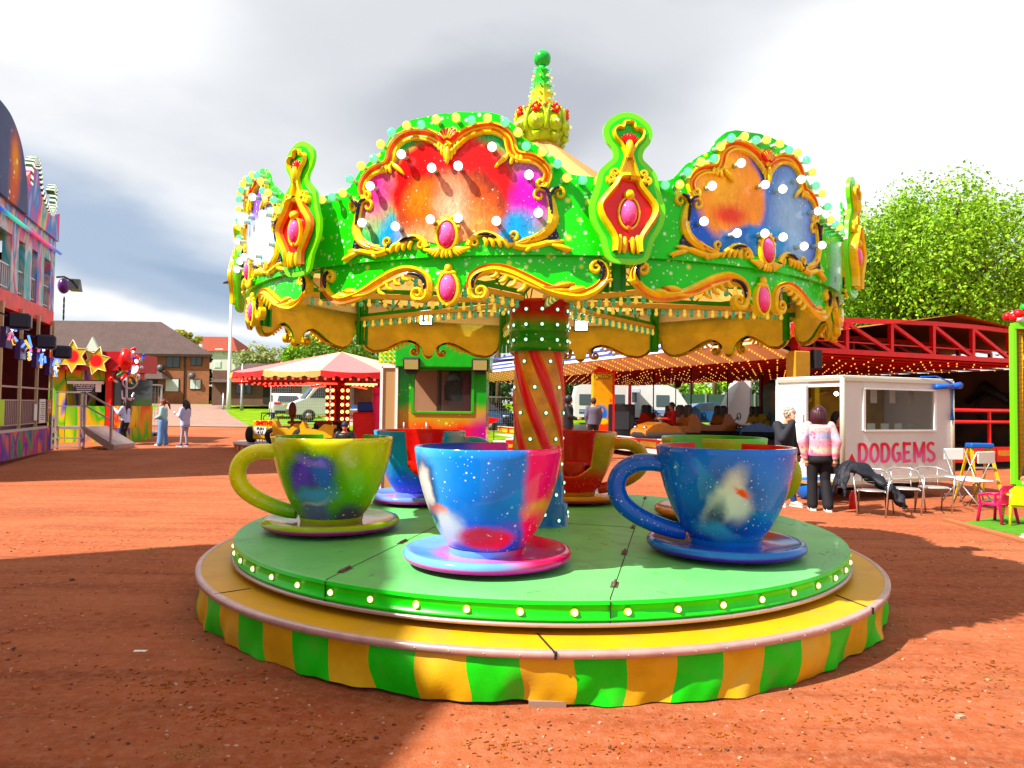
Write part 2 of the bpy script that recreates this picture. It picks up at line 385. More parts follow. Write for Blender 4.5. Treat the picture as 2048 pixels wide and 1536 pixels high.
def canvas(name, col, through):
    m = mat(name, col, .8, var=.08, vs=3); nt = m.node_tree; N = nt.nodes; L = nt.links; t = N.new('ShaderNodeBsdfTranslucent'); t.inputs[0].default_value = (*through, 1)
    x = N.new('ShaderNodeMixShader'); x.inputs[0].default_value = .45; L.new(N['Principled BSDF'].outputs[0], x.inputs[1]); L.new(t.outputs[0], x.inputs[2]); L.new(x.outputs[0], N['Material Output'].inputs[0]); return m
M['canvas_in'] = mat('orange_canvas_lining', (.62, .20, .03), .8, var=.2, vs=3, bump=.2, bs=20)
M['sky_leak_white'] = mat('white_for_sky_leak', (.85, .85, .83), .6)  # plain opaque white, stands in for sky light leaking in below the canvas
M['trussgreen'] = mat('green_painted_steel', (.04, .30, .03), .4, var=.2)
M['barcream'] = mat('cream_lamp_channel', (.60, .50, .18), .5, var=.1)
M['skin'] = mat('skin', (.62, .30, .20), .5, var=.06, vs=20)
M['yellow'] = mat('yellow_gloss', (.75, .42, .02), .35, coat=.4, var=.12)
M['glass'] = mat('window_glass', (.05, .06, .07), .05, spec=.8)
M['glassclear'] = mat('clear_glazing', (.10, .12, .12), .02, alpha=.10, spec=.3)
# ---------------------------------------------------------------- ground
def ground_mat():
    m = bpy.data.materials.new('red_blaes_ground'); m.use_nodes = True
    nt = m.node_tree; N = nt.nodes; L = nt.links; b = N['Principled BSDF']; b.inputs['Roughness'].default_value = .95; b.inputs['Specular IOR Level'].default_value = .15
    tc = N.new('ShaderNodeTexCoord')
    def noise(s, d=6, r=.6):
        n = N.new('ShaderNodeTexNoise'); n.inputs['Scale'].default_value = s; n.inputs['Detail'].default_value = d; n.inputs['Roughness'].default_value = r
        L.new(tc.outputs['Object'], n.inputs['Vector']); return n.outputs['Fac']
    def ramp(f, a, b_, lo=0, hi=1):
        r = N.new('ShaderNodeMapRange'); r.inputs[1].default_value = a; r.inputs[2].default_value = b_; r.inputs[3].default_value = lo; r.inputs[4].default_value = hi; L.new(f, r.inputs[0]); return r.outputs[0]
    def mix(f, a, c):
        x = N.new('ShaderNodeMix'); x.data_type = 'RGBA'; L.new(f, x.inputs['Factor'])
        for i, v in ((6, a), (7, c)):
            if isinstance(v, tuple): x.inputs[i].default_value = (*v, 1)
            else: L.new(v, x.inputs[i])
        return x.outputs[2]
    c = mix(ramp(noise(.55, 7), .42, .58), (.31, .068, .020), (.37, .100, .036))
    sm = N.new('ShaderNodeMapping'); sm.inputs['Scale'].default_value = (.22, 2.2, 1); sm.inputs['Rotation'].default_value = (0, 0, .12); L.new(tc.outputs['Object'], sm.inputs[0])
    sn = N.new('ShaderNodeTexNoise'); sn.inputs['Scale'].default_value = 1.6; sn.inputs['Detail'].default_value = 7; sn.inputs['Roughness'].default_value = .65; sn.inputs['Distortion'].default_value = .4; L.new(sm.outputs[0], sn.inputs['Vector'])
    c = mix(ramp(sn.outputs['Fac'], .50, .70, 0, .55), c, (.42, .13, .055)); c = mix(ramp(sn.outputs['Fac'], .48, .34, 0, .75), c, (.19, .045, .016))
    c = mix(ramp(noise(2.3, 8, .7), .5, .72, 0, .55), c, (.20, .050, .018))
    c = mix(ramp(noise(14, 8, .75), .45, .7, 0, .8), c, (.42, .16, .085))
    c = mix(ramp(noise(42, 6, .75), .56, .66, 0, .75), c, (.16, .06, .03))
    c = mix(ramp(noise(1.1, 6, .7), .60, .68, 0, .75), c, mix(ramp(noise(70, 3), .45, .6), (.13, .045, .012), (.40, .17, .04)))
    v = N.new('ShaderNodeTexVoronoi'); v.inputs['Scale'].default_value = 28; L.new(tc.outputs['Object'], v.inputs['Vector'])
    g = N.new('ShaderNodeSeparateColor'); L.new(v.outputs['Color'], g.inputs[0])
    lt = N.new('ShaderNodeMath'); lt.operation = 'LESS_THAN'; lt.inputs[1].default_value = .09; L.new(g.outputs[0], lt.inputs[0])
    k = N.new('ShaderNodeMath'); k.operation = 'MULTIPLY'; L.new(lt.outputs[0], k.inputs[0]); L.new(ramp(v.outputs['Distance'], .22, .12), k.inputs[1])
    c = mix(k.outputs[0], c, (.50, .28, .20))
    L.new(c, b.inputs['Base Color'])
    bp = N.new('ShaderNodeBump'); bp.inputs['Strength'].default_value = .7; bp.inputs['Distance'].default_value = .02
    ad = N.new('ShaderNodeMath'); ad.operation = 'ADD'; L.new(noise(60, 6, .7), ad.inputs[0]); L.new(noise(9, 6, .7), ad.inputs[1])
    L.new(ad.outputs[0], bp.inputs['Height']); L.new(bp.outputs[0], b.inputs['Normal'])
    return m
M['grass'] = mat('lawn', (.17, .28, .045), .9, var=.45, vs=1.3, bump=.8, bs=25, spec=.1)
M['tarmac'] = mat('pinkish_worn_tarmac', (.30, .20, .165), .9, var=.15, vs=1.2, bump=.3, bs=40)
YS = [-60, -5, 14, 25, 35, 36.5, 50, 60, 70, 78, 120, 400, 2000]
def draped(name, xl, xr, y0, y1, dz, m, kind='structure'):
    mb = MB(); ys = sorted(set([y0, y1] + [y for y in YS if y0 < y < y1]))
    def nz(): return dz
    vs = []; 
    for y in ys:
        a = xl(y) if callable(xl) else xl; b = xr(y) if callable(xr) else xr
        vs += [(a, y, T(y) + dz), (b, y, T(y) + dz)]
    mb.add(vs, [(2 * i, 2 * i + 1, 2 * i + 3, 2 * i + 2) for i in range(len(ys) - 1)])
    return tag(mb.build(name, m), kind=kind)
draped('ground', -1500, 1500, -60, 2000, 0, ground_mat())
draped('far_lawn', -1200, 1200, 36.5, 1500, .008, M['grass'])
X = lambda px, Y: at(px, 820, Y).x
draped('path', lambda y: interp([(35, X(262, 35)), (50, X(300, 50)), (70, X(318, 70))], y), lambda y: interp([(35, X(508, 35)), (42, X(470, 42)), (70, X(447, 70))], y), 35.2, 69, .03, M['tarmac'])
draped('cross_path', -60, X(440, 70), 69, 73, .026, M['tarmac'])
draped('side_lawn', X(425, 30) + 4.5, X(960, 30), 31.5, 38, .016, M['grass'])
draped('middle_lawn', X(950, 26), X(1400, 27), 26.5, 37, .016, M['grass'])

# small loose stones, wood chips and a scrap of paper
def scatter():
    rng = random.Random(3); mb = MB()
    for i in range(2200):
        y = rng.uniform(2.6, 9); x = rng.uniform(-.8 * y, .8 * y); s = rng.uniform(.003, .010) * (1 if rng.random() > .03 else 2.2)
        a = rng.uniform(0, 6.28); d = math.hypot(x - .253, y - 6.71)
        if d < 2.9: continue
        mb.box((x, y, s * .3), (s * 2, s * rng.uniform(1, 1.8), s), rz=a, mat=rng.choice([0, 0, 1, 2]))
    return tag(mb.build('gravel', [mat('red_stone', (.34, .12, .06), .9), mat('pale_stone', (.50, .30, .22), .9), mat('dark_stone', (.12, .05, .03), .9)]), kind='stuff', label='loose red and pale grit scattered on the red blaes ground')
scatter()
def chips():
    rng = random.Random(5); mb = MB()
    spots = [(1450, 1470, .30), (1690, 1440, .22), (1900, 1380, .35), (1985, 1335, .25), (440, 1430, .3), (330, 1370, .3), (1010, 1490, .15), (700, 1480, .25), (1230, 1500, .2), (1830, 1400, .2)]
    for px, py, r in spots:
        rr = ray(px, py); c = Vector((0, 0, EYE)) + rr * (-EYE / rr.z)
        for i in range(int(420 * r)):
            q = rng.uniform(0, 6.28); d = abs(rng.gauss(0, 1.0)) * r; x, y = c.x + math.cos(q) * d * 1.8, c.y + math.sin(q) * d
            if math.hypot(x - .253, y - 6.71) < 2.95: continue
            s = rng.uniform(.006, .016)
            mb.box((x, y, .003), (s * 1.6, s * .5, .004), rz=rng.uniform(0, 6.28), mat=rng.choice([0, 1]))
    tag(mb.build('litter', [mat('wood_chip', (.34, .12, .035), .9), mat('dark_wood_chip', (.20, .06, .018), .9)]), kind='stuff', label='orange brown wood chips strewn in patches on the ground')
chips()
def scrap():
    p = ray(280, 1303); c = Vector((0, 0, EYE)) + p * (-EYE / p.z)
    mb = MB(); mb.prism([(-.04, -.008), (.035, -.012), (.045, .006), (-.035, .012)], (0, 0, .004), (1, .15, 0), (-.15, 1, .25), .0015)
    tag(mb.build('paper_scrap', M['white'], loc=(c.x, c.y, 0)), 'small white paper strip lying alone on the dark red ground', 'litter')
scrap()
# ================================================================ the teacup ride
CX, CY = .253, 6.71
TH0 = -14.24                        # heading of the board that faces the camera, degrees from -Y towards +X
ride = thing('teacup_ride', 'big green and yellow fairground teacup roundabout with lit carved canopy in the middle', 'fairground ride', (CX, CY, 0))
RB = 2.62
def CP(u, z, w=0.0, R=RB):
    a = u / RB; return Vector(((R + w) * math.sin(a), -(R + w) * math.cos(a), z))
def strips(mb, us, top, bot, w0, w1, mf=0, mk=1, R=RB, midz=None, mk2=None):
    """curved board between two (u)->z outlines, front at w1, back at w0"""
    vs = []; n = len(us)
    for u in us:
        t, b = top(u), bot(u); mid = midz or (t + b) / 2
        for w in (w1, w0):
            for z in (t, mid, b): vs.append(CP(u, z, w, R))
    fs = []; 
    for i in range(n - 1):
        a, b = i * 6, (i + 1) * 6
        for j in (0, 1): fs.append(((a + j, a + j + 1, b + j + 1, b + j), mf)); fs.append(((a + 3 + j, b + 3 + j, b + 4 + j, a + 4 + j), mk if (j == 0 or mk2 is None) else mk2))
        fs.append(((a, b, b + 3, a + 3), mf)); fs.append(((a + 2, a + 5, b + 5, b + 2), mf))
    for a in (0, (n - 1) * 6): fs.append(((a, a + 3, a + 4, a + 1), mf)); fs.append(((a + 1, a + 4, a + 5, a + 2), mf))
    for f, m in fs: mb.add([vs[i] for i in f], [(0, 1, 2, 3)], m)
def mould(mb, path, prof, wid=None, closed=False, P=CP, R=None):
    """sweep a relief section [(offset, height, material)] along a path in the (u,z) plane"""
    k = len(path); n = len(prof); vs = []
    for i, (u, z) in enumerate(path):
        a = path[i - 1] if (i > 0 or closed) else path[i]; b = path[(i + 1) % k] if (i < k - 1 or closed) else path[i]
        t = Vector((b[0] - a[0], b[1] - a[1])); t = t.normalized() if t.length else Vector((1, 0)); nn = Vector((-t.y, t.x))
        s = wid(i / max(1, k - 1)) if wid else 1
        for (o, h, m) in prof: vs.append(P(u + nn.x * o * s, z + nn.y * o * s, h * (.5 + .5 * s) if h > .001 else h))
    for j in range(n - 1):
        fs = []
        for i in range(k if closed else k - 1):
            i2 = (i + 1) % k; fs.append((i * n + j, i2 * n + j, i2 * n + j + 1, i * n + j + 1))
        # separate vertex copies per band keep hard paint edges
        mb.add(vs, fs, prof[j][2], True)
def spiral(c, r, a0, turns, n=22, shrink=.78):
    return [(c[0] + r * (1 - shrink * i / n) * math.cos(a0 + turns * 2 * PI * i / n), c[1] + r * (1 - shrink * i / n) * math.sin(a0 + turns * 2 * PI * i / n)) for i in range(n + 1)]
def tubeP(mb, path, r, m=0, P=CP, w=.02, n=6, taper=True):
    k = len(path); rr = [r * (1 - .55 * abs(2 * i / (k - 1) - 1) ** 2) if taper else r for i in range(k)]
    mb.tube([P(u, z, w) for u, z in path], rr, n, m)
def leaf(mb, a, b, r, m=0, P=CP, bend=.0, w=.02):
    d = (b[0] - a[0], b[1] - a[1]); mid = ((a[0] + b[0]) / 2 - d[1] * bend, (a[1] + b[1]) / 2 + d[0] * bend)
    path = spline([a, mid, b], 4); k = len(path)
    mb.tube([P(u, z, w) for u, z in path], [r * math.sin(PI * (.12 + .80 * i / (k - 1))) ** .8 for i in range(k)], 6, m)
GF = [(-.038, 0, 0), (-.038, .028, 0), (-.028, .036, 0), (-.018, .024, 1), (.0, .010, 0), (.012, .014, 1), (.022, .030, 0), (.034, .030, 0), (.038, 0, 0)]
GS = [(-.020, 0, 0), (-.018, .020, 0), (-.006, .030, 0), (.006, .030, 0), (.018, .020, 0), (.020, 0, 0)]
def sym(path): return [(-u, z) for u, z in path[::-1]]
def gem_mesh(mb, c, rx, rz, P, w=.02, m=0):
    C = P(c[0], c[1], w); o = P(c[0], c[1], w + 1) - C; ux = o.normalized().cross(Vector((0, 0, 1))).normalized()
    rot = Matrix((ux, o.normalized(), Vector((0, 0, 1)))).transposed()
    mb.ball((0, 0, 0), 1, 16, 12, m, (rx, .038, rz), rot); return C
bulb_meshes = {}
def lamp_mesh(key, m, r=.029, neck=.045):
    """globe lamp screwed into a socket, pointing to -Y"""
    mb = MB(); mb.ball((0, -neck - r * .8, 0), r, 12, 8, 0)
    mb.tube([(0, 0, 0), (0, -neck * .7, 0), (0, -neck - r * .15, 0)], [r * .55, r * .5, r * .75], 8, 1)
    me = mb.build(key, [m, M['socket']]); bulb_meshes[key] = me.data; bpy.data.objects.remove(me)
for k, m in (('green_bulb', 'b_green'), ('yellow_bulb', 'b_yellow'), ('white_bulb', 'b_white')): lamp_mesh(k, M[m], .027)
def lamp(key, parent, loc, rz=0, tilt=0, name=None, s=1):
    o = bpy.data.objects.new(name or key, bulb_meshes[key]); COL.objects.link(o); o.parent = parent; o.location = loc
    o.rotation_euler = (tilt, 0, rz); o.scale = (s, s, s); return o

# ---- rounding boards (the eight big arched boards)
TOPO = [(0, 3.345), (.03, 3.355), (.13, 3.345), (.25, 3.337), (.33, 3.31), (.40, 3.25), (.44, 3.18), (.515, 3.14), (.62, 3.07), (.67, 3.01), (.72, 2.965), (.78, 2.955), (1.10, 2.95)]
FRAME = spline([(0, 3.125), (.045, 3.165), (.10, 3.207), (.17, 3.232), (.255, 3.238), (.32, 3.215), (.365, 3.17), (.385, 3.10), (.42, 3.065), (.50, 3.052), (.56, 3.015), (.592, 2.96), (.58, 2.905)], 4)
INTOP = [(0, 3.125), (.045, 3.165), (.10, 3.207), (.17, 3.232), (.255, 3.238), (.32, 3.215), (.365, 3.17), (.39, 3.09), (.42, 3.065), (.50, 3.052), (.56, 3.015), (.595, 2.96), (.61, 2.85)]
INBOT = [(0, 2.55), (.2, 2.60), (.3, 2.59), (.4, 2.55), (.5, 2.57), (.58, 2.62), (.61, 2.70)]
WB = [(.275, 3.103), (.08, 3.002), (.485, 2.935), (.54, 2.715), (.305, 2.67), (.083, 2.696)]
RIM = [(.06, 3.29), (.152, 3.268), (.245, 3.274), (.345, 3.246), (.42, 3.184), (.467, 3.103), (.558, 3.07), (.645, 3.0), (.697, 2.92), (.787, 2.908), (.875, 2.905), (.965, 2.905)]
US = [i / 48 * 1.028 for i in range(-48, 49)]
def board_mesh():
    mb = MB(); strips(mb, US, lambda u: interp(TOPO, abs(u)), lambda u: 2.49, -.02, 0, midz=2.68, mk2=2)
    return mb.build('rounding_board', [M['green'], M['sky_leak_white'], M['ochre']])  # upper backs painted white to imitate the bright gap under the canopy
def frame_mesh():
    mb = MB()
    for s in (1, -1):
        q = lambda p: [(s * u, z) for u, z in p]
        mould(mb, q(FRAME), GF, wid=lambda t: 1 - .35 * t ** 3)
        mould(mb, q(spiral((.555, 2.905), .034, 0, -1.3)), GS, wid=lambda t: .8 - .4 * t)
        # feathered leaves under the notches
        for i in range(4): leaf(mb, (s * (.375 - .01 * i), 3.085 - .006 * i), (s * (.33 - .022 * i + .02), 3.045 - .016 * i + .02 * (i == 0)), .013); 
        for i in range(3): leaf(mb, (s * (.39 + .02 * i), 3.07), (s * (.375 + .035 * i), 3.015 + .008 * i), .013)
        for i in range(3): leaf(mb, (s * (.025 + .018 * i), 3.13 + .02 * i), (s * (.018 + .02 * i), 3.06 + .03 * i), .012)
        # side stems with forked curls
        stem = spline([(.60, 2.84), (.617, 2.79), (.625, 2.74), (.628, 2.69), (.60, 2.63), (.54, 2.588), (.45, 2.563)], 5)
        mould(mb, q(stem), [(-.026, 0, 0), (-.024, .02, 0), (-.008, .034, 0), (.010, .026, 0), (.024, .014, 1), (.026, 0, 1)], wid=lambda t: .7 + .5 * math.sin(PI * t))
        mould(mb, q(spline([(.60, 2.83), (.59, 2.862), (.555, 2.872)], 4) + spiral((.545, 2.835), .037, PI / 2, .9)), GS, wid=lambda t: .65 - .3 * t)
        mould(mb, q(spline([(.602, 2.83), (.62, 2.865), (.65, 2.878)], 4) + spiral((.66, 2.845), .034, PI / 2, -.9)), GS, wid=lambda t: .65 - .3 * t)
        tubeP(mb, q(spline([(.55, 2.875), (.585, 2.862), (.603, 2.82), (.612, 2.76), (.618, 2.72)], 5)), .012, 2, w=.034)
        tubeP(mb, q(spline([(.66, 2.878), (.625, 2.862), (.607, 2.82)], 5)), .011, 2, w=.034)
        # beaded wedge and foot scroll
        tri = q([(.632, 2.66), (.66, 2.56), (.60, 2.545), (.545, 2.575), (.60, 2.61)])
        strips(mb, [s * x for x in ((.56, .585, .61, .635, .66) if s > 0 else (.66, .635, .61, .585, .56))], lambda u: interp([(.56, 2.59), (.60, 2.62), (.64, 2.665), (.66, 2.60)], abs(u)), lambda u: 2.545, 0, .012, 2, 2)
        mould(mb, q(spline([(.40, 2.545), (.46, 2.532), (.53, 2.54), (.60, 2.556), (.66, 2.54), (.72, 2.505)], 5)), GS, wid=lambda t: 1.1 - .5 * t)
        leaf(mb, (s * .60, 2.555), (s * .69, 2.565), .016); leaf(mb, (s * .62, 2.545), (s * .735, 2.512), .018); leaf(mb, (s * .50, 2.53), (s * .47, 2.503), .014)
        for i in range(3): tubeP(mb, q(spline([(.60 - .02 * i, 2.655 - .02 * i), (.55 - .02 * i, 2.60 - .006 * i), (.47, 2.572 - .008 * i), (.41, 2.55)], 4)), .010, i % 2, w=.026)
        # lower wave with curls
        mould(mb, q(spline([(.13, 2.545), (.15, 2.585), (.20, 2.612), (.26, 2.612), (.315, 2.585), (.36, 2.548), (.42, 2.548)], 5)), GS, wid=lambda t: .9 - .3 * t)
        mould(mb, q(spiral((.165, 2.56), .028, PI, -1.2)), GS, wid=lambda t: .6 - .3 * t)
        mould(mb, q(spiral((.395, 2.60), .030, -PI / 2, 1.1)), GS, wid=lambda t: .6 - .3 * t)
        tubeP(mb, q(spline([(.19, 2.606), (.25, 2.606), (.30, 2.586)], 4)), .010, 2, w=.034)
        for i in range(4): leaf(mb, (s * (.22 + .03 * i), 2.59 - .004 * i), (s * (.235 + .045 * i), 2.535 - .004 * i), .016, bend=.2 * s)
        for i in range(5): leaf(mb, (s * (.045 + .008 * i), 2.545 - .002 * i), (s * (.075 + .018 * i), 2.485 + .012 * i), .013, bend=-.15 * s)
    for i in range(-1, 2): leaf(mb, (i * .018, 2.53), (i * .03, 2.475), .013)
    leaf(mb, (0, 3.135), (0, 3.03), .018, w=.035)
    # crown round the gem
    ring = [(.062 * math.cos(a), 2.612 + .092 * math.sin(a)) for a in [2 * PI * i / 24 for i in range(24)]]
    mould(mb, ring, [(-.012, 0, 0), (-.008, .03, 0), (.006, .034, 0), (.014, .0, 0)], closed=True)
    for i in range(7):
        a = PI / 2 + (i - 3) * .38; leaf(mb, (.064 * math.cos(a), 2.612 + .094 * math.sin(a)), (.088 * math.cos(a), 2.612 + .122 * math.sin(a)), .012)
    return mb.build('carved_frame', [M['gold'], M['goldred'], M['bead']])
def shell_mesh():
    mb = MB()
    for i in range(7):
        a = PI / 2 + (i - 3) * .30; leaf(mb, (.015 * math.cos(a), 3.165 + .01 * math.sin(a)), (.085 * math.cos(a), 3.165 + .088 * math.sin(a)), .014, m=0, w=.03)
        if i < 6:
            b = a + .15; leaf(mb, (.02 * math.cos(b), 3.165 + .02 * math.sin(b)), (.075 * math.cos(b), 3.165 + .078 * math.sin(b)), .006, m=1, w=.038)
    return mb.build('red_shell', [M['shell'], M['gold']])
def picture(name, m):
    mb = MB(); us = [i / 30 * .61 for i in range(-30, 31)]
    strips(mb, us, lambda u: interp(INTOP, abs(u)), lambda u: interp(INBOT, abs(u)), .0, .006, 0, 0)
    return mb.build(name, m)
P_ = lambda u, z: tuple(CP(u, z))
SK = ((1, 1, 1), (1, .9, .95))
pic_a = airbrush('warm_airbrushed_artwork', (.02, .55, .16), [
    (P_(-.5, 2.95), (.14, .5, .22), (.75, .10, .30), .7), (P_(.47, 2.85), (.17, .5, .20), (.62, .05, .55), .6), (P_(.38, 2.62), (.12, .5, .12), (.05, .35, .75), .6), (P_(-.36, 2.62), (.10, .5, .1), (.05, .30, .70), .6),
    (P_(.0, 2.92), (.40, .6, .31), (.72, .02, .01), .12), (P_(.02, 2.76), (.33, .6, .24), (.10, .02, .02), .12), (P_(.02, 2.74), (.30, .6, .24), (.62, .13, .02), .25),
    (P_(-.16, 2.84), (.10, .5, .10), (.70, .24, .06), .8), (P_(.18, 2.66), (.10, .5, .12), (.78, .34, .14), .8), (P_(.04, 2.78), (.09, .5, .15), (.80, .50, .34), .8), (P_(-.10, 2.62), (.16, .5, .07), (.80, .42, .22), .9)],
    dots=.30, dot_scale=34, wob=.16, wscale=6, dotcols=SK, fur=.45)
pic_b = airbrush('blue_airbrushed_artwork', (.02, .16, .72), [
    (P_(.25, 2.80), (.20, .6, .34), (.35, .62, .92), .8), (P_(-.28, 2.92), (.26, .6, .30), (.92, .42, .02), .14, 1, (0, .35, 0)), (P_(-.36, 3.0), (.13, .5, .16), (.98, .62, .06), .8), (P_(-.10, 2.62), (.34, .6, .13), (.01, .20, .62), .2),
    (P_(.05, 2.66), (.16, .5, .10), (.05, .35, .80), .6), (P_(-.30, 2.80), (.12, .5, .05), (.75, .10, .01), .7)], dots=.3, dot_scale=30, wob=.14, dotcols=SK, fur=.22)
pic_c = airbrush('icy_airbrushed_artwork', (.35, .60, .92), [
    (P_(.1, 2.75), (.25, .6, .25), (.82, .90, .98), .8), (P_(.2, 3.1), (.25, .6, .12), (.25, .12, .75), .6), (P_(-.35, 2.8), (.14, .5, .35), (.80, .22, .12), .4), (P_(-.45, 3.0), (.1, .5, .15), (.85, .70, .62), .6), (P_(.45, 2.75), (.12, .5, .2), (.55, .78, .98), .6)],
    dots=.5, dot_scale=26, wob=.16, dotcols=SK, fur=.3)
brd0, frm0, shl0 = board_mesh(), frame_mesh(), shell_mesh()
pics = [picture('airbrushed_artwork', m) for m in (pic_a, pic_b, pic_c)]
gm = MB(); gemC = gem_mesh(gm, (0, 2.612), .05, .078, CP); gem0 = gm.build('gem', M['gem'])
VBOT = [(0, 2.23), (.055, 2.235), (.085, 2.31), (.11, 2.35), (.14, 2.37), (.19, 2.40), (.28, 2.422), (.37, 2.404), (.47, 2.36), (.59, 2.30), (.69, 2.272), (.79, 2.262), (.87, 2.285), (.93, 2.34), (.955, 2.39), (.96, 2.44), (.97, 2.485), (1.1, 2.487)]
VR = RB - .035
def valance_mesh():
    mb = MB(); strips(mb, [i / 64 * 1.028 for i in range(-64, 65)], lambda u: 2.505, lambda u: interp(VBOT, abs(u)), -.02, 0, 0, 1, VR)
    return mb.build('valance', [M['green'], M['ochre']])
PV = lambda u, z, w=0: CP(u, z, w, VR)
def scroll_mesh():
    mb = MB()
    for s in (1, -1):
        q = lambda p: [(s * u, z) for u, z in p]
        main = spline([(.135, 2.29), (.132, 2.335), (.15, 2.375), (.20, 2.405), (.28, 2.42), (.37, 2.402), (.47, 2.358), (.59, 2.30), (.69, 2.272), (.79, 2.264), (.875, 2.295), (.93, 2.35), (.945, 2.40), (.925, 2.445)], 4)
        mould(mb, q(main), [(-.030, -.02, 0), (-.028, .022, 0), (-.012, .036, 0), (.006, .020, 1), (.020, .026, 0), (.026, .0, 0)], wid=lambda t: .75 + .45 * math.sin(PI * t), P=PV)
        mould(mb, q(spline([(.135, 2.30), (.138, 2.265), (.165, 2.24), (.20, 2.24)], 4) + spiral((.20, 2.278), .040, -PI / 2, 1.25)), [(-.018, -.02, 0), (-.016, .024, 0), (0, .034, 0), (.016, .024, 0), (.018, -.02, 0)], wid=lambda t: 1 - .5 * t, P=PV)
        mould(mb, q(spline([(.93, 2.44), (.91, 2.458), (.885, 2.46)], 4) + spiral((.887, 2.425), .036, PI / 2, 1.15)), GS, wid=lambda t: .9 - .4 * t, P=PV)
        tubeP(mb, q(spline([(.155, 2.30), (.152, 2.34), (.175, 2.378), (.22, 2.398), (.27, 2.40)], 5)), .014, 2, PV, .022)
        tubeP(mb, q(spline([(.885, 2.46), (.918, 2.44), (.925, 2.39), (.91, 2.35)], 5)), .014, 2, PV, .026)
        for i in range(2): tubeP(mb, q(spline([(.30 + .05 * i, 2.392 - .012 * i), (.42 + .03 * i, 2.35 - .01 * i), (.55 + .02 * i, 2.295), (.68, 2.285 + .022 * i), (.76, 2.292 + .03 * i)], 5)), .016, i, PV, .02)
        leaf(mb, (s * .64, 2.31), (s * .74, 2.325), .020, P=PV); leaf(mb, (s * .72, 2.285), (s * .82, 2.30), .022, P=PV)
        for i in range(4): leaf(mb, (s * (.30 + .055 * i), 2.40 - .02 * i), (s * (.255 + .055 * i), 2.362 - .028 * i), .015, P=PV, bend=.3 * s)
        leaf(mb, (s * .915, 2.34), (s * .985, 2.355), .016, P=PV)
    # gem holder
    mould(mb, [(.062 * math.cos(a), 2.303 + .095 * math.sin(a)) for a in [2 * PI * i / 24 for i in range(24)]], [(-.012, -.02, 0), (-.008, .03, 0), (.006, .034, 0), (.014, -.02, 0)], closed=True, P=PV)
    leaf(mb, (-.05, 2.392), (.05, 2.392), .022, P=PV); leaf(mb, (0, 2.39), (0, 2.452), .026, P=PV); leaf(mb, (0, 2.215), (0, 2.185), .016, P=PV)
    return mb.build('gold_scrollwork', [M['gold'], M['goldred'], M['bead']])
val0, scr0 = valance_mesh(), scroll_mesh()
gm = MB(); vgC = gem_mesh(gm, (0, 2.303), .052, .082, PV); vgem0 = gm.build('gem', M['gem'])
# ---- corner shields
SH = [(0, 3.294), (.045, 3.286), (.09, 3.262), (.13, 3.225), (.145, 3.175), (.128, 3.12), (.094, 3.075), (.088, 3.03), (.125, 2.992), (.168, 2.945), (.183, 2.88), (.20, 2.82), (.222, 2.75), (.215, 2.67), (.188, 2.61), (.155, 2.555), (.14, 2.50), (.118, 2.447), (.07, 2.424), (0, 2.42)]
SHR = 2.745
PS = lambda u, z, w=0: Vector((u, -SHR - w, z))
half = spline(SH, 4); shp = half + [(-u, z) for u, z in half[::-1]][1:-1]
def inset(poly, d):
    out = []; n = len(poly)
    for i in range(n):
        a, b = Vector(poly[i - 1]), Vector(poly[(i + 1) % n]); t = (b - a).normalized(); nn = Vector((t.y, -t.x)); p = Vector(poly[i]); out.append((p.x + nn.x * d, p.y + nn.y * d))
    return out
mb = MB(); mb.prism(shp, (0, -SHR + .025, 0), (1, 0, 0), (0, 0, 1), .025, 0, 1); shd0 = mb.build('corner_shield', [M['lime'], M['ochre']])
mb = MB(); mb.prism(inset(shp, .032), (0, -SHR + .004, 0), (1, 0, 0), (0, 0, 1), .008, 0); shf0 = mb.build('painted_face', [M['lime2']])
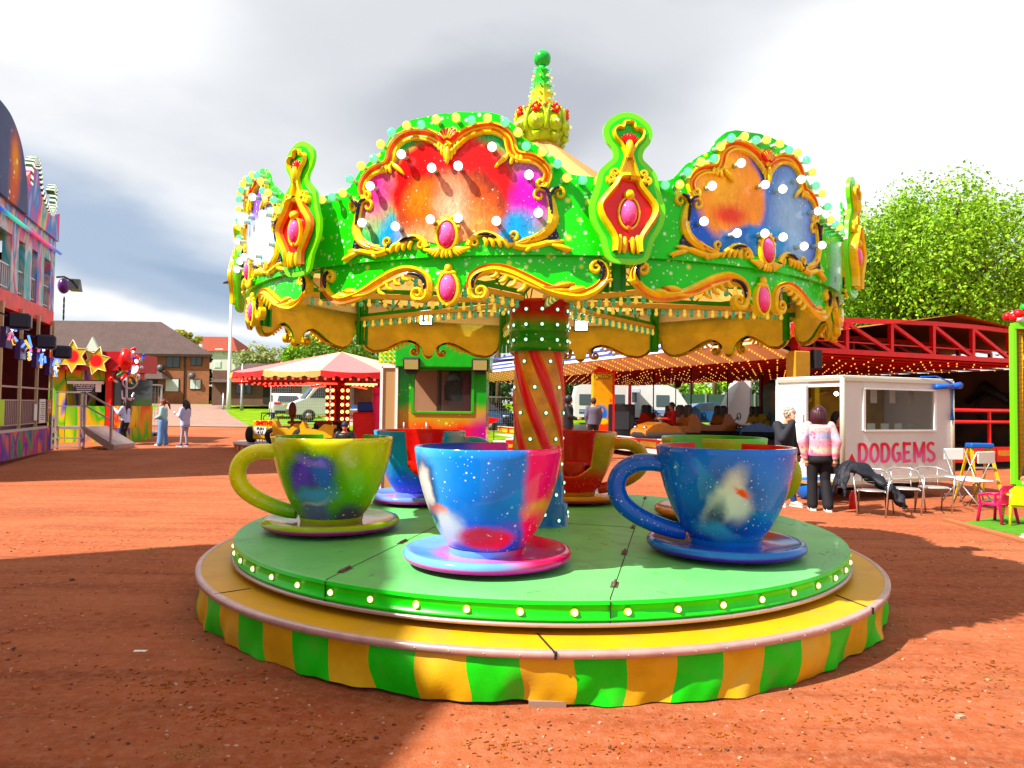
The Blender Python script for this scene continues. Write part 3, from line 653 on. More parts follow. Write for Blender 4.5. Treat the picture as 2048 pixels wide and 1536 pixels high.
def vase_mesh():
    mb = MB()
    hv = spline([(0, 2.912), (.05, 2.905), (.08, 2.855), (.158, 2.755), (.150, 2.69), (.105, 2.62), (.072, 2.56), (.074, 2.485)], 4)
    for s in (1, -1):
        q = lambda p: [(s * u, z) for u, z in p]
        mould(mb, q(hv), [(-.020, 0, 0), (-.018, .045, 0), (.0, .058, 0), (.010, .03, 1), (.022, .012, 1)], wid=lambda t: 1.1 - .2 * t, P=PS)
        for i in range(2): leaf(mb, (s * (.022 + .028 * i), 2.57 + .012 * i), (s * (.026 + .030 * i), 2.475), .018, P=PS)
        mould(mb, q(spline([(.058, 2.915), (.040, 2.96), (.020, 3.02), (.012, 3.05)], 4)), [(-.010, 0, 0), (-.008, .03, 0), (.004, .035, 0), (.010, 0, 0)], P=PS)
        for c, r in (((.083, 2.935), .024), ((.108, 2.898), .022)): mould(mb, q(spiral(c, r, -PI / 2, 1.3)), [(-.009, 0, 0), (-.006, .03, 0), (.006, .03, 0), (.009, 0, 0)], P=PS)
        tubeP(mb, q(spline([(.07, 2.86), (.085, 2.90), (.10, 2.875)], 3)), .012, 0, PS)
        tre = spline([(0, 3.232), (.026, 3.226), (.036, 3.196), (.062, 3.198), (.086, 3.178), (.078, 3.140), (.045, 3.105), (.022, 3.06), (.012, 3.02)], 4)
        mould(mb, q(tre), [(-.010, 0, 0), (-.008, .032, 0), (.002, .038, 0), (.010, .012, 0)], P=PS)
        for i in range(3):
            a = PI / 2 - s * (.18 + .42 * i); leaf(mb, (.015 * math.cos(a), 3.105 + .01 * math.sin(a)), (.062 * math.cos(a), 3.105 + .062 * math.sin(a)), .013, 2, PS)
        mould(mb, q(spiral((.012, 2.548), .010, PI / 2, -1.0)), [(-.004, .01, 0), (0, .03, 0), (.004, .01, 0)], P=PS)
    leaf(mb, (0, 3.12), (0, 3.02), .026, 0, PS, w=.03); leaf(mb, (0, 2.835), (0, 2.775), .034, 0, PS, w=.025)
    leaf(mb, (0, 2.64), (0, 2.60), .018, 1, PS)
    ring = [(.06 * math.cos(a), 2.705 + .09 * math.sin(a)) for a in [2 * PI * i / 24 for i in range(24)]]
    mould(mb, ring, [(-.007, .01, 0), (-.005, .03, 0), (.005, .03, 0), (.007, .01, 0)], closed=True, P=PS)
    fill = inset(hv + [(-u, z) for u, z in hv[::-1]][1:-1], .0)
    mb.prism(fill, (0, -SHR, 0), (1, 0, 0), (0, 0, 1), .010, 2)
    mb.prism([(-.055, 2.925), (.055, 2.925), (.012, 3.04), (-.012, 3.04)], (0, -SHR, 0), (1, 0, 0), (0, 0, 1), .009, 0)
    return mb.build('vase_moulding', [M['gold'], M['goldred'], M['red']])
vas0 = vase_mesh()
gm = MB(); sgC = gem_mesh(gm, (0, 2.705), .05, .078, PS); sgem0 = gm.build('gem', M['gem'])
protos = [brd0, frm0, shl0, gem0, val0, scr0, vgem0, shd0, shf0, vas0, sgem0] + pics

def merged_lamps(name, items, parent):
    """lamps of a board the photo does not show: one object"""
    mb = MB()
    for key, loc, rz, tilt in items:
        mb.X = Matrix.Translation(loc) @ Euler((tilt, 0, rz)).to_matrix().to_4x4()
        mb.ball((0, -.068, 0), .029, 8, 6, {'green_bulb': 0, 'yellow_bulb': 1, 'white_bulb': 2}.get(key, 0)); mb.tube([(0, 0, 0), (0, -.045, 0)], .015, 6, 3)
    mb.X = None
    return tag(mb.build(name, [M['b_green'], M['b_yellow'], M['b_white'], M['socket']], parent), kind='stuff')
GEM_AT = lambda o, C: None
for k in range(8):
    th = R_(TH0 + 45 * k); pk = {0: 0, 1: 1, 7: 2}.get(k, k % 3)
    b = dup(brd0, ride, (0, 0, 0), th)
    p = dup(pics[pk], b, (0, 0, 0), 0)
    dup(frm0, b, (0, 0, 0), 0); dup(shl0, b, (0, 0, 0), 0); g = dup(gem0, b, gemC, 0)
    lamps = []
    seq = [(-u, z) for u, z in RIM[::-1]] + RIM
    for i, (u, z) in enumerate(seq): lamps.append((('yellow_bulb', 'green_bulb')[(i + (i < 12)) % 2], CP(u, z, .0), u / RB, 0))
    for s in (1, -1):
        for u, z in WB: lamps.append(('white_bulb', CP(s * u, z, .006), s * u / RB, 0))
    if k in (0, 1, 7):
        for key, loc, rz, t in lamps: lamp(key, b, loc, rz, t)
    else: merged_lamps('board_bulbs', lamps, b)
    v = dup(val0, ride, (0, 0, 0), th); dup(scr0, v, (0, 0, 0), 0); dup(vgem0, v, vgC, 0)
    c = dup(shd0, ride, (0, 0, 0), th + R_(22.5)); dup(shf0, c, (0, 0, 0), 0); dup(vas0, c, (0, 0, 0), 0); dup(sgem0, c, sgC, 0)
    # struts carrying the boards
    mb = MB(); a2 = R_(22.5)
    for s in (-1, 1): mb.bar((2.5 * math.sin(a2) + s * .05, -2.5 * math.cos(a2), 2.30), (2.5 * math.sin(a2) + s * .05, -2.5 * math.cos(a2), 2.92), .03)
    mb.bar((2.5 * math.sin(a2), -2.5 * math.cos(a2), 2.56), (2.62 * math.sin(a2), -2.62 * math.cos(a2), 2.56), .04)
    mb.build('corner_post', M['trussgreen'], ride, rz=th)
for o in protos: bpy.data.objects.remove(o)

# ---- light bars under the canopy
def bar_bulb(key, m):
    mb = MB(); mb.ball((0, 0, -.052), .021, 10, 7, 0, (1, 1, 1.15)); mb.tube([(0, 0, 0), (0, 0, -.035)], [.014, .017], 8, 0)
    o = mb.build(key, [m]); bulb_meshes[key] = o.data; bpy.data.objects.remove(o)
bar_bulb('green_hanging_bulb', M['b_green2']); bar_bulb('yellow_hanging_bulb', M['b_yellow2'])
mb = MB(); mb.box((0, -1.42, 2.60), (.05, 2.25, .045), mat=1)
mb.bar((0, -.30, 2.86), (0, -2.5, 2.80), .03, mat=0); mb.bar((0, -.30, 2.66), (0, -2.5, 2.64), .035, mat=0)
for i in range(9):
    y0, y1 = -.35 - i * .24, -.35 - (i + 1) * .24; mb.bar((0, y0, 2.65 if i % 2 else 2.86), (0, y1, 2.86 if i % 2 else 2.65), .012, mat=0)
mb.bar((0, -2.52, 2.30), (0, -2.52, 2.92), .045, mat=0)
bar0 = mb.build('light_bar', [M['trussgreen'], M['barcream']])
for k in range(8):
    th = R_(TH0 + 22.5 + 45 * k); b = dup(bar0, ride, (0, 0, 0), th)
    n = 30; near = k in (0, 1, 7)
    if near:
        for i in range(n): lamp(('green_hanging_bulb', 'yellow_hanging_bulb')[i % 2], b, (0, -.36 - i * .0725, 2.578))
    else:
        q = MB()
        for i in range(n): q.ball((0, -.36 - i * .0725, 2.526), .021, 8, 6, i % 2, (1, 1, 1.15)); q.tube([(0, -.36 - i * .0725, 2.578), (0, -.36 - i * .0725, 2.54)], .015, 6, i % 2)
        tag(q.build('hanging_bulbs', [M['b_green2'], M['b_yellow2']], b), kind='stuff')
bpy.data.objects.remove(bar0)
for px, py, Y in ((852, 640, 7.9), (1162, 652, 7.6), (1471, 632, 8.3)):
    p = at(px, py, Y) - Vector((CX, CY, 0)); mb = MB()
    mb.box((0, 0, 0), (.15, .04, .12), mat=0); mb.box((0, -.024, 0), (.125, .01, .095), mat=1); mb.bar((0, .0, .06), (0, .02, .2), .02, mat=0)
    mb.build('floodlight', [M['black'], mat('lit_floodlight', (1, 1, 1), emit=(1, .98, .9), es=6)], ride, p)

# ---- canvas roof and its lining
PR = [(2.56, 2.83), (2.0, 3.02), (1.3, 3.33), (.8, 3.60), (.45, 3.86), (.2, 4.06), (.11, 4.13)]
def roof():
    mb = MB(); n = 64; vs = []
    for r, z in PR:
        for j in range(n): q = 2 * PI * j / n; sag = -.02 * abs(math.sin(4 * q)) * (r / 2.5); vs.append((r * math.cos(q), r * math.sin(q), z + sag))
    for i in range(len(PR) - 1):
        for j in range(n):
            j2 = (j + 1) % n; mb.add([vs[i * n + j], vs[i * n + j2], vs[(i + 1) * n + j2], vs[(i + 1) * n + j]], [(0, 1, 2, 3)], 0 if (j // 4) % 2 else 1, False)
    mb.build('canvas_roof', [canvas('peach_canvas', (.75, .48, .25), (.85, .38, .10)), canvas('lemon_canvas', (.80, .70, .35), (.85, .48, .12))], ride, rz=R_(TH0 + 22.5))
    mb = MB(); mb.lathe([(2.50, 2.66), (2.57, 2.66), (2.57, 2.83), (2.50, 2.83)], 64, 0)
    mb.build('eave_light_band', [M['sky_leak_white']], ride)  # white ring painted as the light gap between boards and canvas
roof()
# ---- finial
def finial():
    mb = MB(); g = mat('crown_yellow_green', (.45, .62, .03), .35, coat=.5, var=.35, vs=14)
    n = 8
    prof = [(.10, 4.10), (.18, 4.12), (.215, 4.18), (.24, 4.27), (.23, 4.36), (.19, 4.42), (.14, 4.40)]
    mb.lathe(prof, 32, 0)
    for k in range(8):
        a = 2 * PI * k / 8 + R_(TH0); d = Vector((math.sin(a), -math.cos(a), 0)); t = Vector((math.cos(a), math.sin(a), 0)); c = d * .235 + Vector((0, 0, 4.265))
        for r, h in ((.082, .0), (.056, .012), (.03, .024)): mb.cyl(c + d * (h - .02), c + d * (h + .008), r, n=18, mat=0)
        for s in (-1, 1):
            mb.tube([c + t * s * x + Vector((0, 0, z)) + d * .0 for x, z in ((.085, -.08), (.10, .0), (.085, .08), (.06, .13), (.07, .15))], [.012, .018, .016, .014, .018], 6, 0)
        mb.tube([c + Vector((0, 0, -.14)) + d * -.03, c + Vector((0, 0, -.10))], [.03, .045], 8, 0)
    cr = mb.build('finial_crown', [g], ride)
    for k in range(8):
        a = 2 * PI * k / 8 + R_(TH0); d = Vector((math.sin(a), -math.cos(a), 0)); t = Vector((math.cos(a), math.sin(a), 0))
        f = MB(); c = Vector((0, 0, 0))
        for i in range(5):
            q = 2 * PI * i / 5 + .3; f.ball(t * .03 * math.cos(q) + Vector((0, 0, .03 * math.sin(q))), .022, 8, 6, 0)
        f.ball(d * .018, .014, 8, 6, 1); f.build('red_flower', [M['red'], M['gold']], cr, d * .245 + Vector((0, 0, 4.39)))
        f = MB(); f.cyl((0, 0, 0), d * .015, .018, n=10, mat=0); f.ball(d * .02, .013, 8, 6, 1); f.build('medallion_lamp', [M['chrome'], M['b_yellow']], cr, d * .262 + Vector((0, 0, 4.265)))
        a += PI / 8; d = Vector((math.sin(a), -math.cos(a), 0)); f = MB(); f.cyl((0, 0, 0), d * .02, .022, n=10, mat=0); f.build('red_stud', [M['goldred']], cr, d * .20 + Vector((0, 0, 4.43)))
    mb = MB(); sp = airbrush('spire_yellow_to_green', (.72, .60, .03), [((0, 0, 4.88), (.5, .5, .26), (.03, .48, .05), .35)], wob=.05)
    mb.lathe([(.165, 4.34), (.14, 4.46), (.118, 4.54), (.085, 4.70), (.056, 4.86), (.045, 4.88), (0.0, 4.885)], 8, 0, smooth=False)
    s = mb.build('spire', [sp], ride, rz=R_(TH0 + 22.5))
    for i, z in enumerate((4.52, 4.60, 4.68, 4.76, 4.84)):
        r = interp([(4.5, .125), (4.85, .058)], z)
        for k in range(8):
            a = 2 * PI * k / 8 + R_(-22.5); lamp(('green_bulb', 'yellow_bulb')[i % 2], s, (r * math.sin(a) * .9, -r * math.cos(a) * .9, z), a, 0, 'green_spire_bulb' if i % 2 == 0 else 'yellow_spire_bulb', .42)
    mb = MB(); mb.ball((0, 0, 4.955), .083, 24, 16, 0); mb.cyl((0, 0, 4.87), (0, 0, 4.89), .03)
    mb.build('ball_finial', [mat('mottled_green_ball', (.03, .40, .08), .3, coat=.5, var=.3, vs=9)], ride)
finial()

# ---- centre column
def column():
    c = airbrush('collar_red_to_green', (.02, .30, .03), [((0, 0, 2.56), (.6, .6, .17), (.32, .012, .008), .35)], dots=.25, dot_scale=12, wob=.12)
    mb = MB(); mb.lathe([(.24, 2.12), (.285, 2.125), (.292, 2.15), (.280, 2.17), (.280, 2.29), (.286, 2.30), (.286, 2.31), (.280, 2.32), (.280, 2.54), (.292, 2.57), (.28, 2.60), (.15, 2.61)], 64, 0)
    col = mb.build('collar', [c], ride)
    # barley twist shaft
    m = bpy.data.materials.new('red_and_gold_twist'); m.use_nodes = True; nt = m.node_tree; N = nt.nodes; L = nt.links; b = N['Principled BSDF']
    b.inputs['Roughness'].default_value = .3; b.inputs['Coat Weight'].default_value = .12; b.inputs['Specular IOR Level'].default_value = .3
    n_ = N.new('ShaderNodeTexNoise'); n_.inputs['Scale'].default_value = 9; n_.inputs['Detail'].default_value = 5; tc = N.new('ShaderNodeTexCoord'); L.new(tc.outputs['Object'], n_.inputs['Vector'])
    r = N.new('ShaderNodeValToRGB'); r.color_ramp.elements[0].color = (.42, .21, .004, 1); r.color_ramp.elements[1].color = (.72, .38, .01, 1); r.color_ramp.elements[0].position = .35; r.color_ramp.elements[1].position = .7
    L.new(n_.outputs['Fac'], r.inputs[0]); L.new(r.outputs[0], b.inputs['Base Color'])
    red = mat('red_twist_band', (.62, .008, .010), .25, coat=.4, var=.25, vs=6); edge = mat('orange_twist_edge', (.62, .12, .01), .25, coat=.7)
    nA, nZ = 168, 70; mb = MB(); vs = []
    def ph(q, z): return ((q / (2 * PI) * 8) + (z - 2.12) * 56 / 45) % 1.0
    for i in range(nZ + 1):
        z = .93 + (2.13 - .93) * i / nZ
        for j in range(nA):
            q = 2 * PI * j / nA + (2.12 - z) * R_(107); p = (j / nA * 6) % 1.0
            rr = .232 + (.012 * math.sin(PI * p / .45) ** .6 if p < .45 else 0); vs.append((rr * math.cos(q), rr * math.sin(q), z))
    for mi in range(3):
        fs = []
        for i in range(nZ):
            for j in range(nA):
                p = ((j + .5) / nA * 6) % 1.0; w = 1 if .06 < p < .36 else (2 if p < .46 else 0)
                if w == mi: j2 = (j + 1) % nA; fs.append((i * nA + j, i * nA + j2, (i + 1) * nA + j2, (i + 1) * nA + j))
        mb.add(vs, fs, mi, True)
    sh = mb.build('twisted_shaft', [m, red, edge], ride)
    mb = MB(); bl = airbrush('blue_sprayed_base', (.02, .22, .60), [((0, -.3, 1.1), (.5, .5, .16), (.03, .35, .55), .5)], dots=.2)
    mb.lathe([(.235, 1.02), (.245, .95), (.25, .72), (.285, .70), (.285, .53), (.30, .512)], 48, 0)
    bs = mb.build('column_base', [bl], ride)
    def cap(parent, a, z, r, s=1):
        lamp('cap_lamp', parent, (r * math.sin(a), -r * math.cos(a), z), a, 0, 'green_cap_lamp', s)
    mb = MB(); mb.ball((0, -.008, 0), .016, 10, 8, 0, (1, .8, 1)); mb.tube([(0, .004, 0), (0, -.006, 0)], [.023, .020], 12, 1)
    o = mb.build('cap', [M['b_cap'], mat('green_lamp_bezel', (.01, .35, .10), .2, coat=1)]); bulb_meshes['cap_lamp'] = o.data; bpy.data.objects.remove(o)
    for z in (2.50, 2.36, 2.22):
        for k in range(12): cap(col, 2 * PI * k / 12 + .05, z, .282)
    # lamps follow the gold bands
    for z in (2.025, 1.787, 1.55, 1.31, 1.075):
        for k in range(6):
            q = 2 * PI * (k + .73) / 6 + (2.12 - z) * R_(107); a = q + PI / 2
            cap(sh, a, z, .234)
    for z in (.90, .80, .63, .57):
        for k in range(6): cap(bs, 2 * PI * k / 6 + (.2 if z in (.9, .63) else .7), z, .25 if z > .7 else .288)
column()

# ---- platform, step ring and skirt
PZ = .511
def atz(px, py, z):
    r = ray(px, py); return Vector((0, 0, EYE)) + r * ((z - EYE) / r.z)
def platform():
    pt = mat('worn_green_deck', (.19, .56, .21), .42, var=.14, vs=1.6, dirt=(.10, .30, .12), ds=4.5, coat=.1, bump=.25, bs=140)
    ps = mat('green_deck_edge', (.07, .66, .05), .32, var=.15, vs=4, coat=.4)
    mb = MB(); mb.lathe([(0, PZ), (1.2, PZ), (2.64, PZ), (2.662, PZ - .006)], 128, 0, smooth=False)
    mb.lathe([(2.662, PZ - .006), (2.668, PZ - .028)], 128, 1)
    mb.lathe([(2.668, PZ - .028), (2.655, PZ - .034), (2.655, PZ - .10), (2.672, PZ - .106), (2.672, PZ - .118), (2.660, PZ - .122), (2.660, .380)], 128, 1)
    mb.lathe([(2.60, .357), (2.60, .36), (2.3, .36)], 128, 1)
    pl = mb.build('platform', [pt, ps], ride)
    mb = MB(); mb.lathe([(2.660, .382), (2.682, .380), (2.684, .360), (2.60, .357)], 128, 0); mb.build('edge_trim', [mat('pink_tinged_metal_trim', (.55, .42, .40), .35, .6)], pl)
    mb = MB(); mb.ball((0, -.006, 0), .019, 10, 8, 0, (1, .9, 1)); mb.tube([(0, .004, 0), (0, -.004, 0)], [.027, .024], 12, 1)
    o = mb.build('cap', [M['b_yellowcap'], mat('yellow_lamp_bezel', (.45, .50, .02), .2, coat=1)]); bulb_meshes['rim_lamp'] = o.data; bpy.data.objects.remove(o)
    for k in range(54):
        a = R_(-4.1 + k * 360 / 54); lamp('rim_lamp', pl, (2.657 * math.sin(a), -2.657 * math.cos(a), .438), a, 0, 'yellow_rim_lamp')
    seams = MB(); mb = MB(); C = Vector((CX, CY, 0))
    def seam(a, b): seams.bar(a - C, b - C, .006, .004)
    hs = [atz(690, 1141, PZ), atz(805, 1085, PZ), atz(1229, 1170, PZ), atz(1249, 1106, PZ), atz(1266, 1055, PZ), atz(1290, 997, PZ)]
    def ext(a, b, R=2.655):
        d = (a - b).normalized(); p = a - C; bq = 2 * p.dot(d); cq = p.dot(p) - PZ * PZ - R * R + 0; p2 = Vector((p.x, p.y, 0)); d2 = Vector((d.x, d.y, 0)).normalized()
        bq = 2 * p2.dot(d2); cq = p2.dot(p2) - R * R; t = (-bq + math.sqrt(bq * bq - 4 * cq)) / 2; q = p2 + d2 * t; q.z = PZ; return q + C
    eA, eB = ext(hs[0], hs[1]), ext(hs[2], hs[3]); 
    for e, h in ((eA, hs[1]), (eB, hs[5])):
        far = ext(h, e); seam(e, far)
        q = e - C; q.z = 0; q = q.normalized() * 2.664; seams.bar((q.x, q.y, .372), (q.x, q.y, PZ - .01), .006, .014)
    mid = (hs[3] - C) * 1.0; l2 = Vector((mid.x, mid.y, PZ)); seam(hs[4], hs[4] + Vector((-1.6, .5, 0)))
    seams.build('deck_seams', [M['dark']], pl)
    hm = mat('rusty_hinge', (.16, .12, .10), .6, .5, var=.3)
    for (p, e) in ((hs[0], eA), (hs[1], eA), (hs[2], eB), (hs[3], eB), (hs[4], eB), (hs[5], eB)):
        d = (e - p); d.z = 0; d.normalize(); n = Vector((-d.y, d.x, 0)); m2 = MB()
        m2.bar(-d * .075, d * .075, .045, .004); 
        for i in range(5): m2.cyl(-d * .07 + d * .029 * i + Vector((0, 0, .008)), -d * .07 + d * (.029 * i + .025) + Vector((0, 0, .008)), .010, n=8)
        m2.build('hinge', [hm], pl, (p - C) + Vector((0, 0, .003)))
    sc = MB(); rn = random.Random(21)
    for i in range(70):
        a, rr = rn.uniform(0, 6.28), 2.6 * math.sqrt(rn.random()); x, y = rr * math.sin(a), -rr * math.cos(a); q = rn.uniform(0, 3.14); l_ = rn.uniform(.02, .09)
        sc.bar((x, y, PZ + .0006), (x + l_ * math.cos(q), y + l_ * math.sin(q), PZ + .0006), rn.uniform(.003, .009), .0012, mat=rn.choice([0, 0, 1]))
    sc.build('scuff_marks', [mat('dark_green_scuff', (.06, .22, .08), .7), mat('rust_mark', (.30, .16, .05), .8)], pl)
    # heads of screws round the edge
    m2 = MB()
    for k in range(90):
        a = 2 * PI * k / 90; m2.ball((2.56 * math.sin(a), -2.56 * math.cos(a), PZ), .004, 6, 4)
        m2.ball((2.684 * math.sin(a), -2.684 * math.cos(a), .370), .004, 6, 4)
    m2.build('screws', [M['steel']], pl)
    # step ring
    yl = mat('yellow_ochre_step', (.66, .38, .05), .5, var=.07, vs=2.5, dirt=(.50, .24, .04), ds=4)
    mb = MB(); mb.lathe([(2.3, .312), (2.925, .312), (2.925, .302), (2.90, .29), (2.3, .29)], 128, 0, smooth=False)
    rg = mb.build('step_ring', [yl], ride)
    mb = MB(); mb.lathe([(2.900, .3145), (2.932, .314), (2.940, .308), (2.941, .276), (2.925, .272)], 128, 0)
    for k in range(96): a = 2 * PI * k / 96; mb.ball((2.941 * math.sin(a), -2.941 * math.cos(a), .292), .005, 6, 4, 1)
    mb.build('edge_trim', [mat('pale_pink_metal_edge', (.62, .45, .42), .4, .5, var=.15), M['steel']], rg)
    for (a, b) in (((1075, 1267), (1112, 1308)), ((1672, 1190), (1734, 1214))):
        mb = MB(); p, q = atz(*a, .313) - C, atz(*b, .313) - C; mb.bar(p, q, .012, .005); e = q.copy(); e.z = 0; e = e.normalized() * 2.940; mb.bar((e.x, e.y, .274), (e.x, e.y, .316), .014, .012); mb.build('ring_joint', [M['dark']], rg)
    a = R_(-50); mb = MB(); mb.bar((2.69 * math.sin(a), -2.69 * math.cos(a), .313), (2.93 * math.sin(a), -2.93 * math.cos(a), .313), .010, .004)
    mb.build('ring_joint', [M['dark']], rg)
    # canvas skirt
    g = mat('green_vinyl_stripe', (.06, .58, .03), .45, var=.18, vs=5, bump=.06, bs=60, dirt=(.09, .30, .03), ds=5); y = mat('yellow_vinyl_stripe', (.64, .40, .02), .5, var=.18, vs=5, bump=.06, bs=60, dirt=(.40, .24, .04), ds=5)
    mb = MB(); n = 64 * 8; rows = 9; vs = []; rn = random.Random(11)
    ph = [rn.uniform(0, 6.28) for _ in range(6)]
    for i in range(rows):
        t = i / (rows - 1)
        for j in range(n):
            q = 2 * PI * j / n; d = .018 * math.sin(9 * q + ph[0] + 2 * t) + .014 * math.sin(23 * q + ph[1] - 3 * t) + .010 * math.sin(47 * q + ph[2] + 4 * t) + .006 * math.sin(90 * q + 5 * t + ph[5])
            zb = .006 + .009 * math.sin(5 * q + ph[3]) + .006 * math.sin(17 * q + ph[4]); zb = max(.0, zb + .008)
            fold = .022 * math.exp(-((math.sin(8 * q + ph[1]) - 1) ** 2) * 6) * math.sin(PI * t)
            rr = 2.908 + d * t * 1.1 - .02 * t + fold; aa = q + R_(1.8) + .012 * math.sin(5 * q + 3 * t) * t
            vs.append((rr * math.sin(aa), -rr * math.cos(aa), .29 + (zb - .29) * t))
    for mi in (0, 1):
        mb.add(vs, [(i * n + j, i * n + (j + 1) % n, (i + 1) * n + (j + 1) % n, (i + 1) * n + j)[::-1] for i in range(rows - 1) for j in range(n) if (j // 8) % 2 == mi], mi, True)
    mb.build('striped_skirt', [g, y], ride)
    mb = MB()
    for k in range(16): a = 2 * PI * (k + .5) / 16; mb.box((2.6 * math.sin(a), -2.6 * math.cos(a), .13), (.08, .08, .26), rz=a)
    mb.lathe([(2.35, .30), (2.35, .36)], 48, 0); mb.build('underframe', [M['dark']], ride)
platform()
q = atz(1095, 1408, .02); mb = MB(); mb.box((0, 0, .016), (.20, .06, .032)); tag(mb.build('packing_block', mat('grey_wood', (.30, .20, .15), .8), loc=(q.x, q.y + .03, 0)), 'short grey wooden packing block under the front of the striped skirt', 'block')

# ================================================================ cups
PROF = [(.115, .262), (.135, .275), (.17, .305), (.22, .340), (.30, .383), (.40, .425), (.50, .460), (.60, .486), (.70, .505), (.785, .518), (.80, .520)]
def cup(label, ang, r, open_dir, handle_dir, outer, inner, saucer, hw=22, group='teacups on the roundabout', rail=False, deep=.30):
    a = R_(ang); root = thing('teacup', label, 'teacup', (CX + r * math.sin(a), CY - r * math.cos(a), PZ), 0, group)
    od = R_(open_dir)                                                 # world heading, counter-clockwise from +X
    mb = MB(); NA = 150; H = .80; th = .042
    hwr = R_(hw); angs = []
    for j in range(NA): angs.append(od + 2 * PI * j / NA)
    angs += [od + hwr - .001, od + hwr + .012, od - hwr + .001, od - hwr - .012]; angs = sorted(set((q - od) % (2 * PI) for q in angs))
    def top(q):
        d = abs((q + PI) % (2 * PI) - PI)
        if d >= hwr: return H
        return .30 + .12 * (d / hwr) ** 2 + (deep - .30)
    K = 14; cols = []
    for q in angs:
        t = top(q); col = []
        for i in range(K + 1): z = .115 + (t - .115) * i / K; col.append((interp(PROF, z), z))
        zt = t + .012; col.append((interp(PROF, t) - .008, zt)); col.append((interp(PROF, t) - th + .006, zt)); 
        for i in range(K + 1): z = t - (t - .17) * i / K; col.append((max(.05, interp(PROF, z) - th), z))
        cols.append([(rr * math.cos(q + od), rr * math.sin(q + od), z) for rr, z in col])
    n = len(cols[0]); vs = [v for c in cols for v in c]; m = len(cols)
    fo = []; fi = []
    for j in range(m):
        j2 = (j + 1) % m
        for i in range(n - 1):
            f = (j * n + i, j2 * n + i, j2 * n + i + 1, j * n + i + 1); (fo if i <= K + 1 else fi).append(f)
    steep = []
    mb.add(vs, fo, 0, True); mb.add(vs, fi, 1, True)
    body = mb.build('cup_body', [outer, inner], root)
    me = body.data
    es = body.modifiers.new('split', 'EDGE_SPLIT'); es.split_angle = R_(50)
    # floor and bench
    mb = MB(); mb.lathe([(0, .19), (.30, .19)], 40, 0); q0, q1 = od + hwr + .25, od + 2 * PI - hwr - .25
    mb.lathe([(.20, .19), (.20, .42), (.36, .44), (.425, .45), (.425, .44)], 48, 1, a0=q0, a1=q1); mb.build('seat_bench', [M['dark'], inner], root)
    # handle: fat C in the vertical plane of handle_dir
    hd = R_(handle_dir); d = Vector((math.cos(hd), math.sin(hd), 0)); mb = MB()
    P = spline([(.46, .66), (.56, .675), (.68, .665), (.785, .60), (.825, .49), (.785, .37), (.68, .28), (.55, .215), (.40, .165), (.30, .15)], 5)
    k = len(P); mb.tube([d * x + Vector((0, 0, z)) for x, z in P], [.062 + .010 * math.sin(PI * i / (k - 1)) for i in range(k)], 16, 0)
    mb.build('handle', [outer], root)
    mb = MB(); mb.lathe([(.0, .02), (.30, .02), (.48, .026), (.565, .040), (.585, .060), (.588, .085), (.575, .106), (.555, .112), (.53, .104), (.42, .080), (.33, .070), (.26, .076), (0, .076)], 72, 0)
    mb.lathe([(.262, .076), (.27, .10), (.272, .122)], 40, 0)
    mb.build('saucer', [saucer], root)
    mb = MB(); mb.lathe([(.34, .001), (.34, .022)], 32, 0); mb.build('gap_shade_base', [M['dark']], root)  # dark base ring stands in for the shadow in the gap below the saucer
    if rail:
        for s in (-1, 1):
            q = od + s * (hwr + .09); e = Vector((math.cos(q), math.sin(q), 0)); mb = MB()
            mb.tube([e * .46 + Vector((0, 0, .76)), e * .42 + Vector((0, 0, .74)), e * .41 + Vector((0, 0, .58)), e * .41 + Vector((0, 0, .46))], .010, 8, 0); mb.build('grab_rail', [M['chrome']], root)
    return root
def sau(name, top_, rim, extra=()):
    return airbrush(name, top_, list(extra) + [((0, 0, .030), (3, 3, .042), rim, .25)], wob=.008, rough=.15, coat=1)
W = (1, 1, 1)
cup('lime green teacup with violet artwork on its bowl and its handle to the left', -75.5, 1.88, 92, 182,
    airbrush('lime_cup_paint', (.88, .90, .01), [((-.35, -.35, .40), (.20, .35, .30), (.10, .60, .02), .9, .8), ((.3, -.4, .35), (.22, .3, .24), (.08, .55, .03), .9, .8), ((.0, -.3, .05), (.6, .6, .28), (.03, .40, .03), .7),
        ((-.06, -.42, .50), (.25, .4, .24), (.02, .30, .03), .45), ((-.06, -.45, .54), (.19, .4, .13), (.10, .06, .42), .3), ((-.15, -.45, .50), (.07, .4, .13), (.16, .12, .62), .5, 1, (0, .5, 0)), ((.03, -.45, .50), (.07, .4, .14), (.08, .20, .62), .5, 1, (0, -.5, 0)), ((-.06, -.45, .62), (.12, .4, .03), (.35, .28, .80), .7, .8, (0, .3, 0)), ((-.05, -.40, .20), (.12, .4, .22), (.13, .20, .36), .4), ((-.05, -.42, .34), (.16, .4, .05), (.14, .42, .68), .7), ((-.05, -.42, .28), (.10, .4, .018), (.55, .68, .60), .7, .7, (0, -.2, 0)), ((.22, -.3, .14), (.13, .3, .12), (.08, .10, .16), .4)],
        dots=.55, dot_scale=24, wob=.13, wscale=7, coat=1, rough=.12, dotcols=((.9, 1, .6), (1, 1, .3))),
    airbrush('green_cup_lining', (.08, .42, .02), dots=0), sau('lime_saucer', (.40, .55, .03), (.50, .02, .28)))
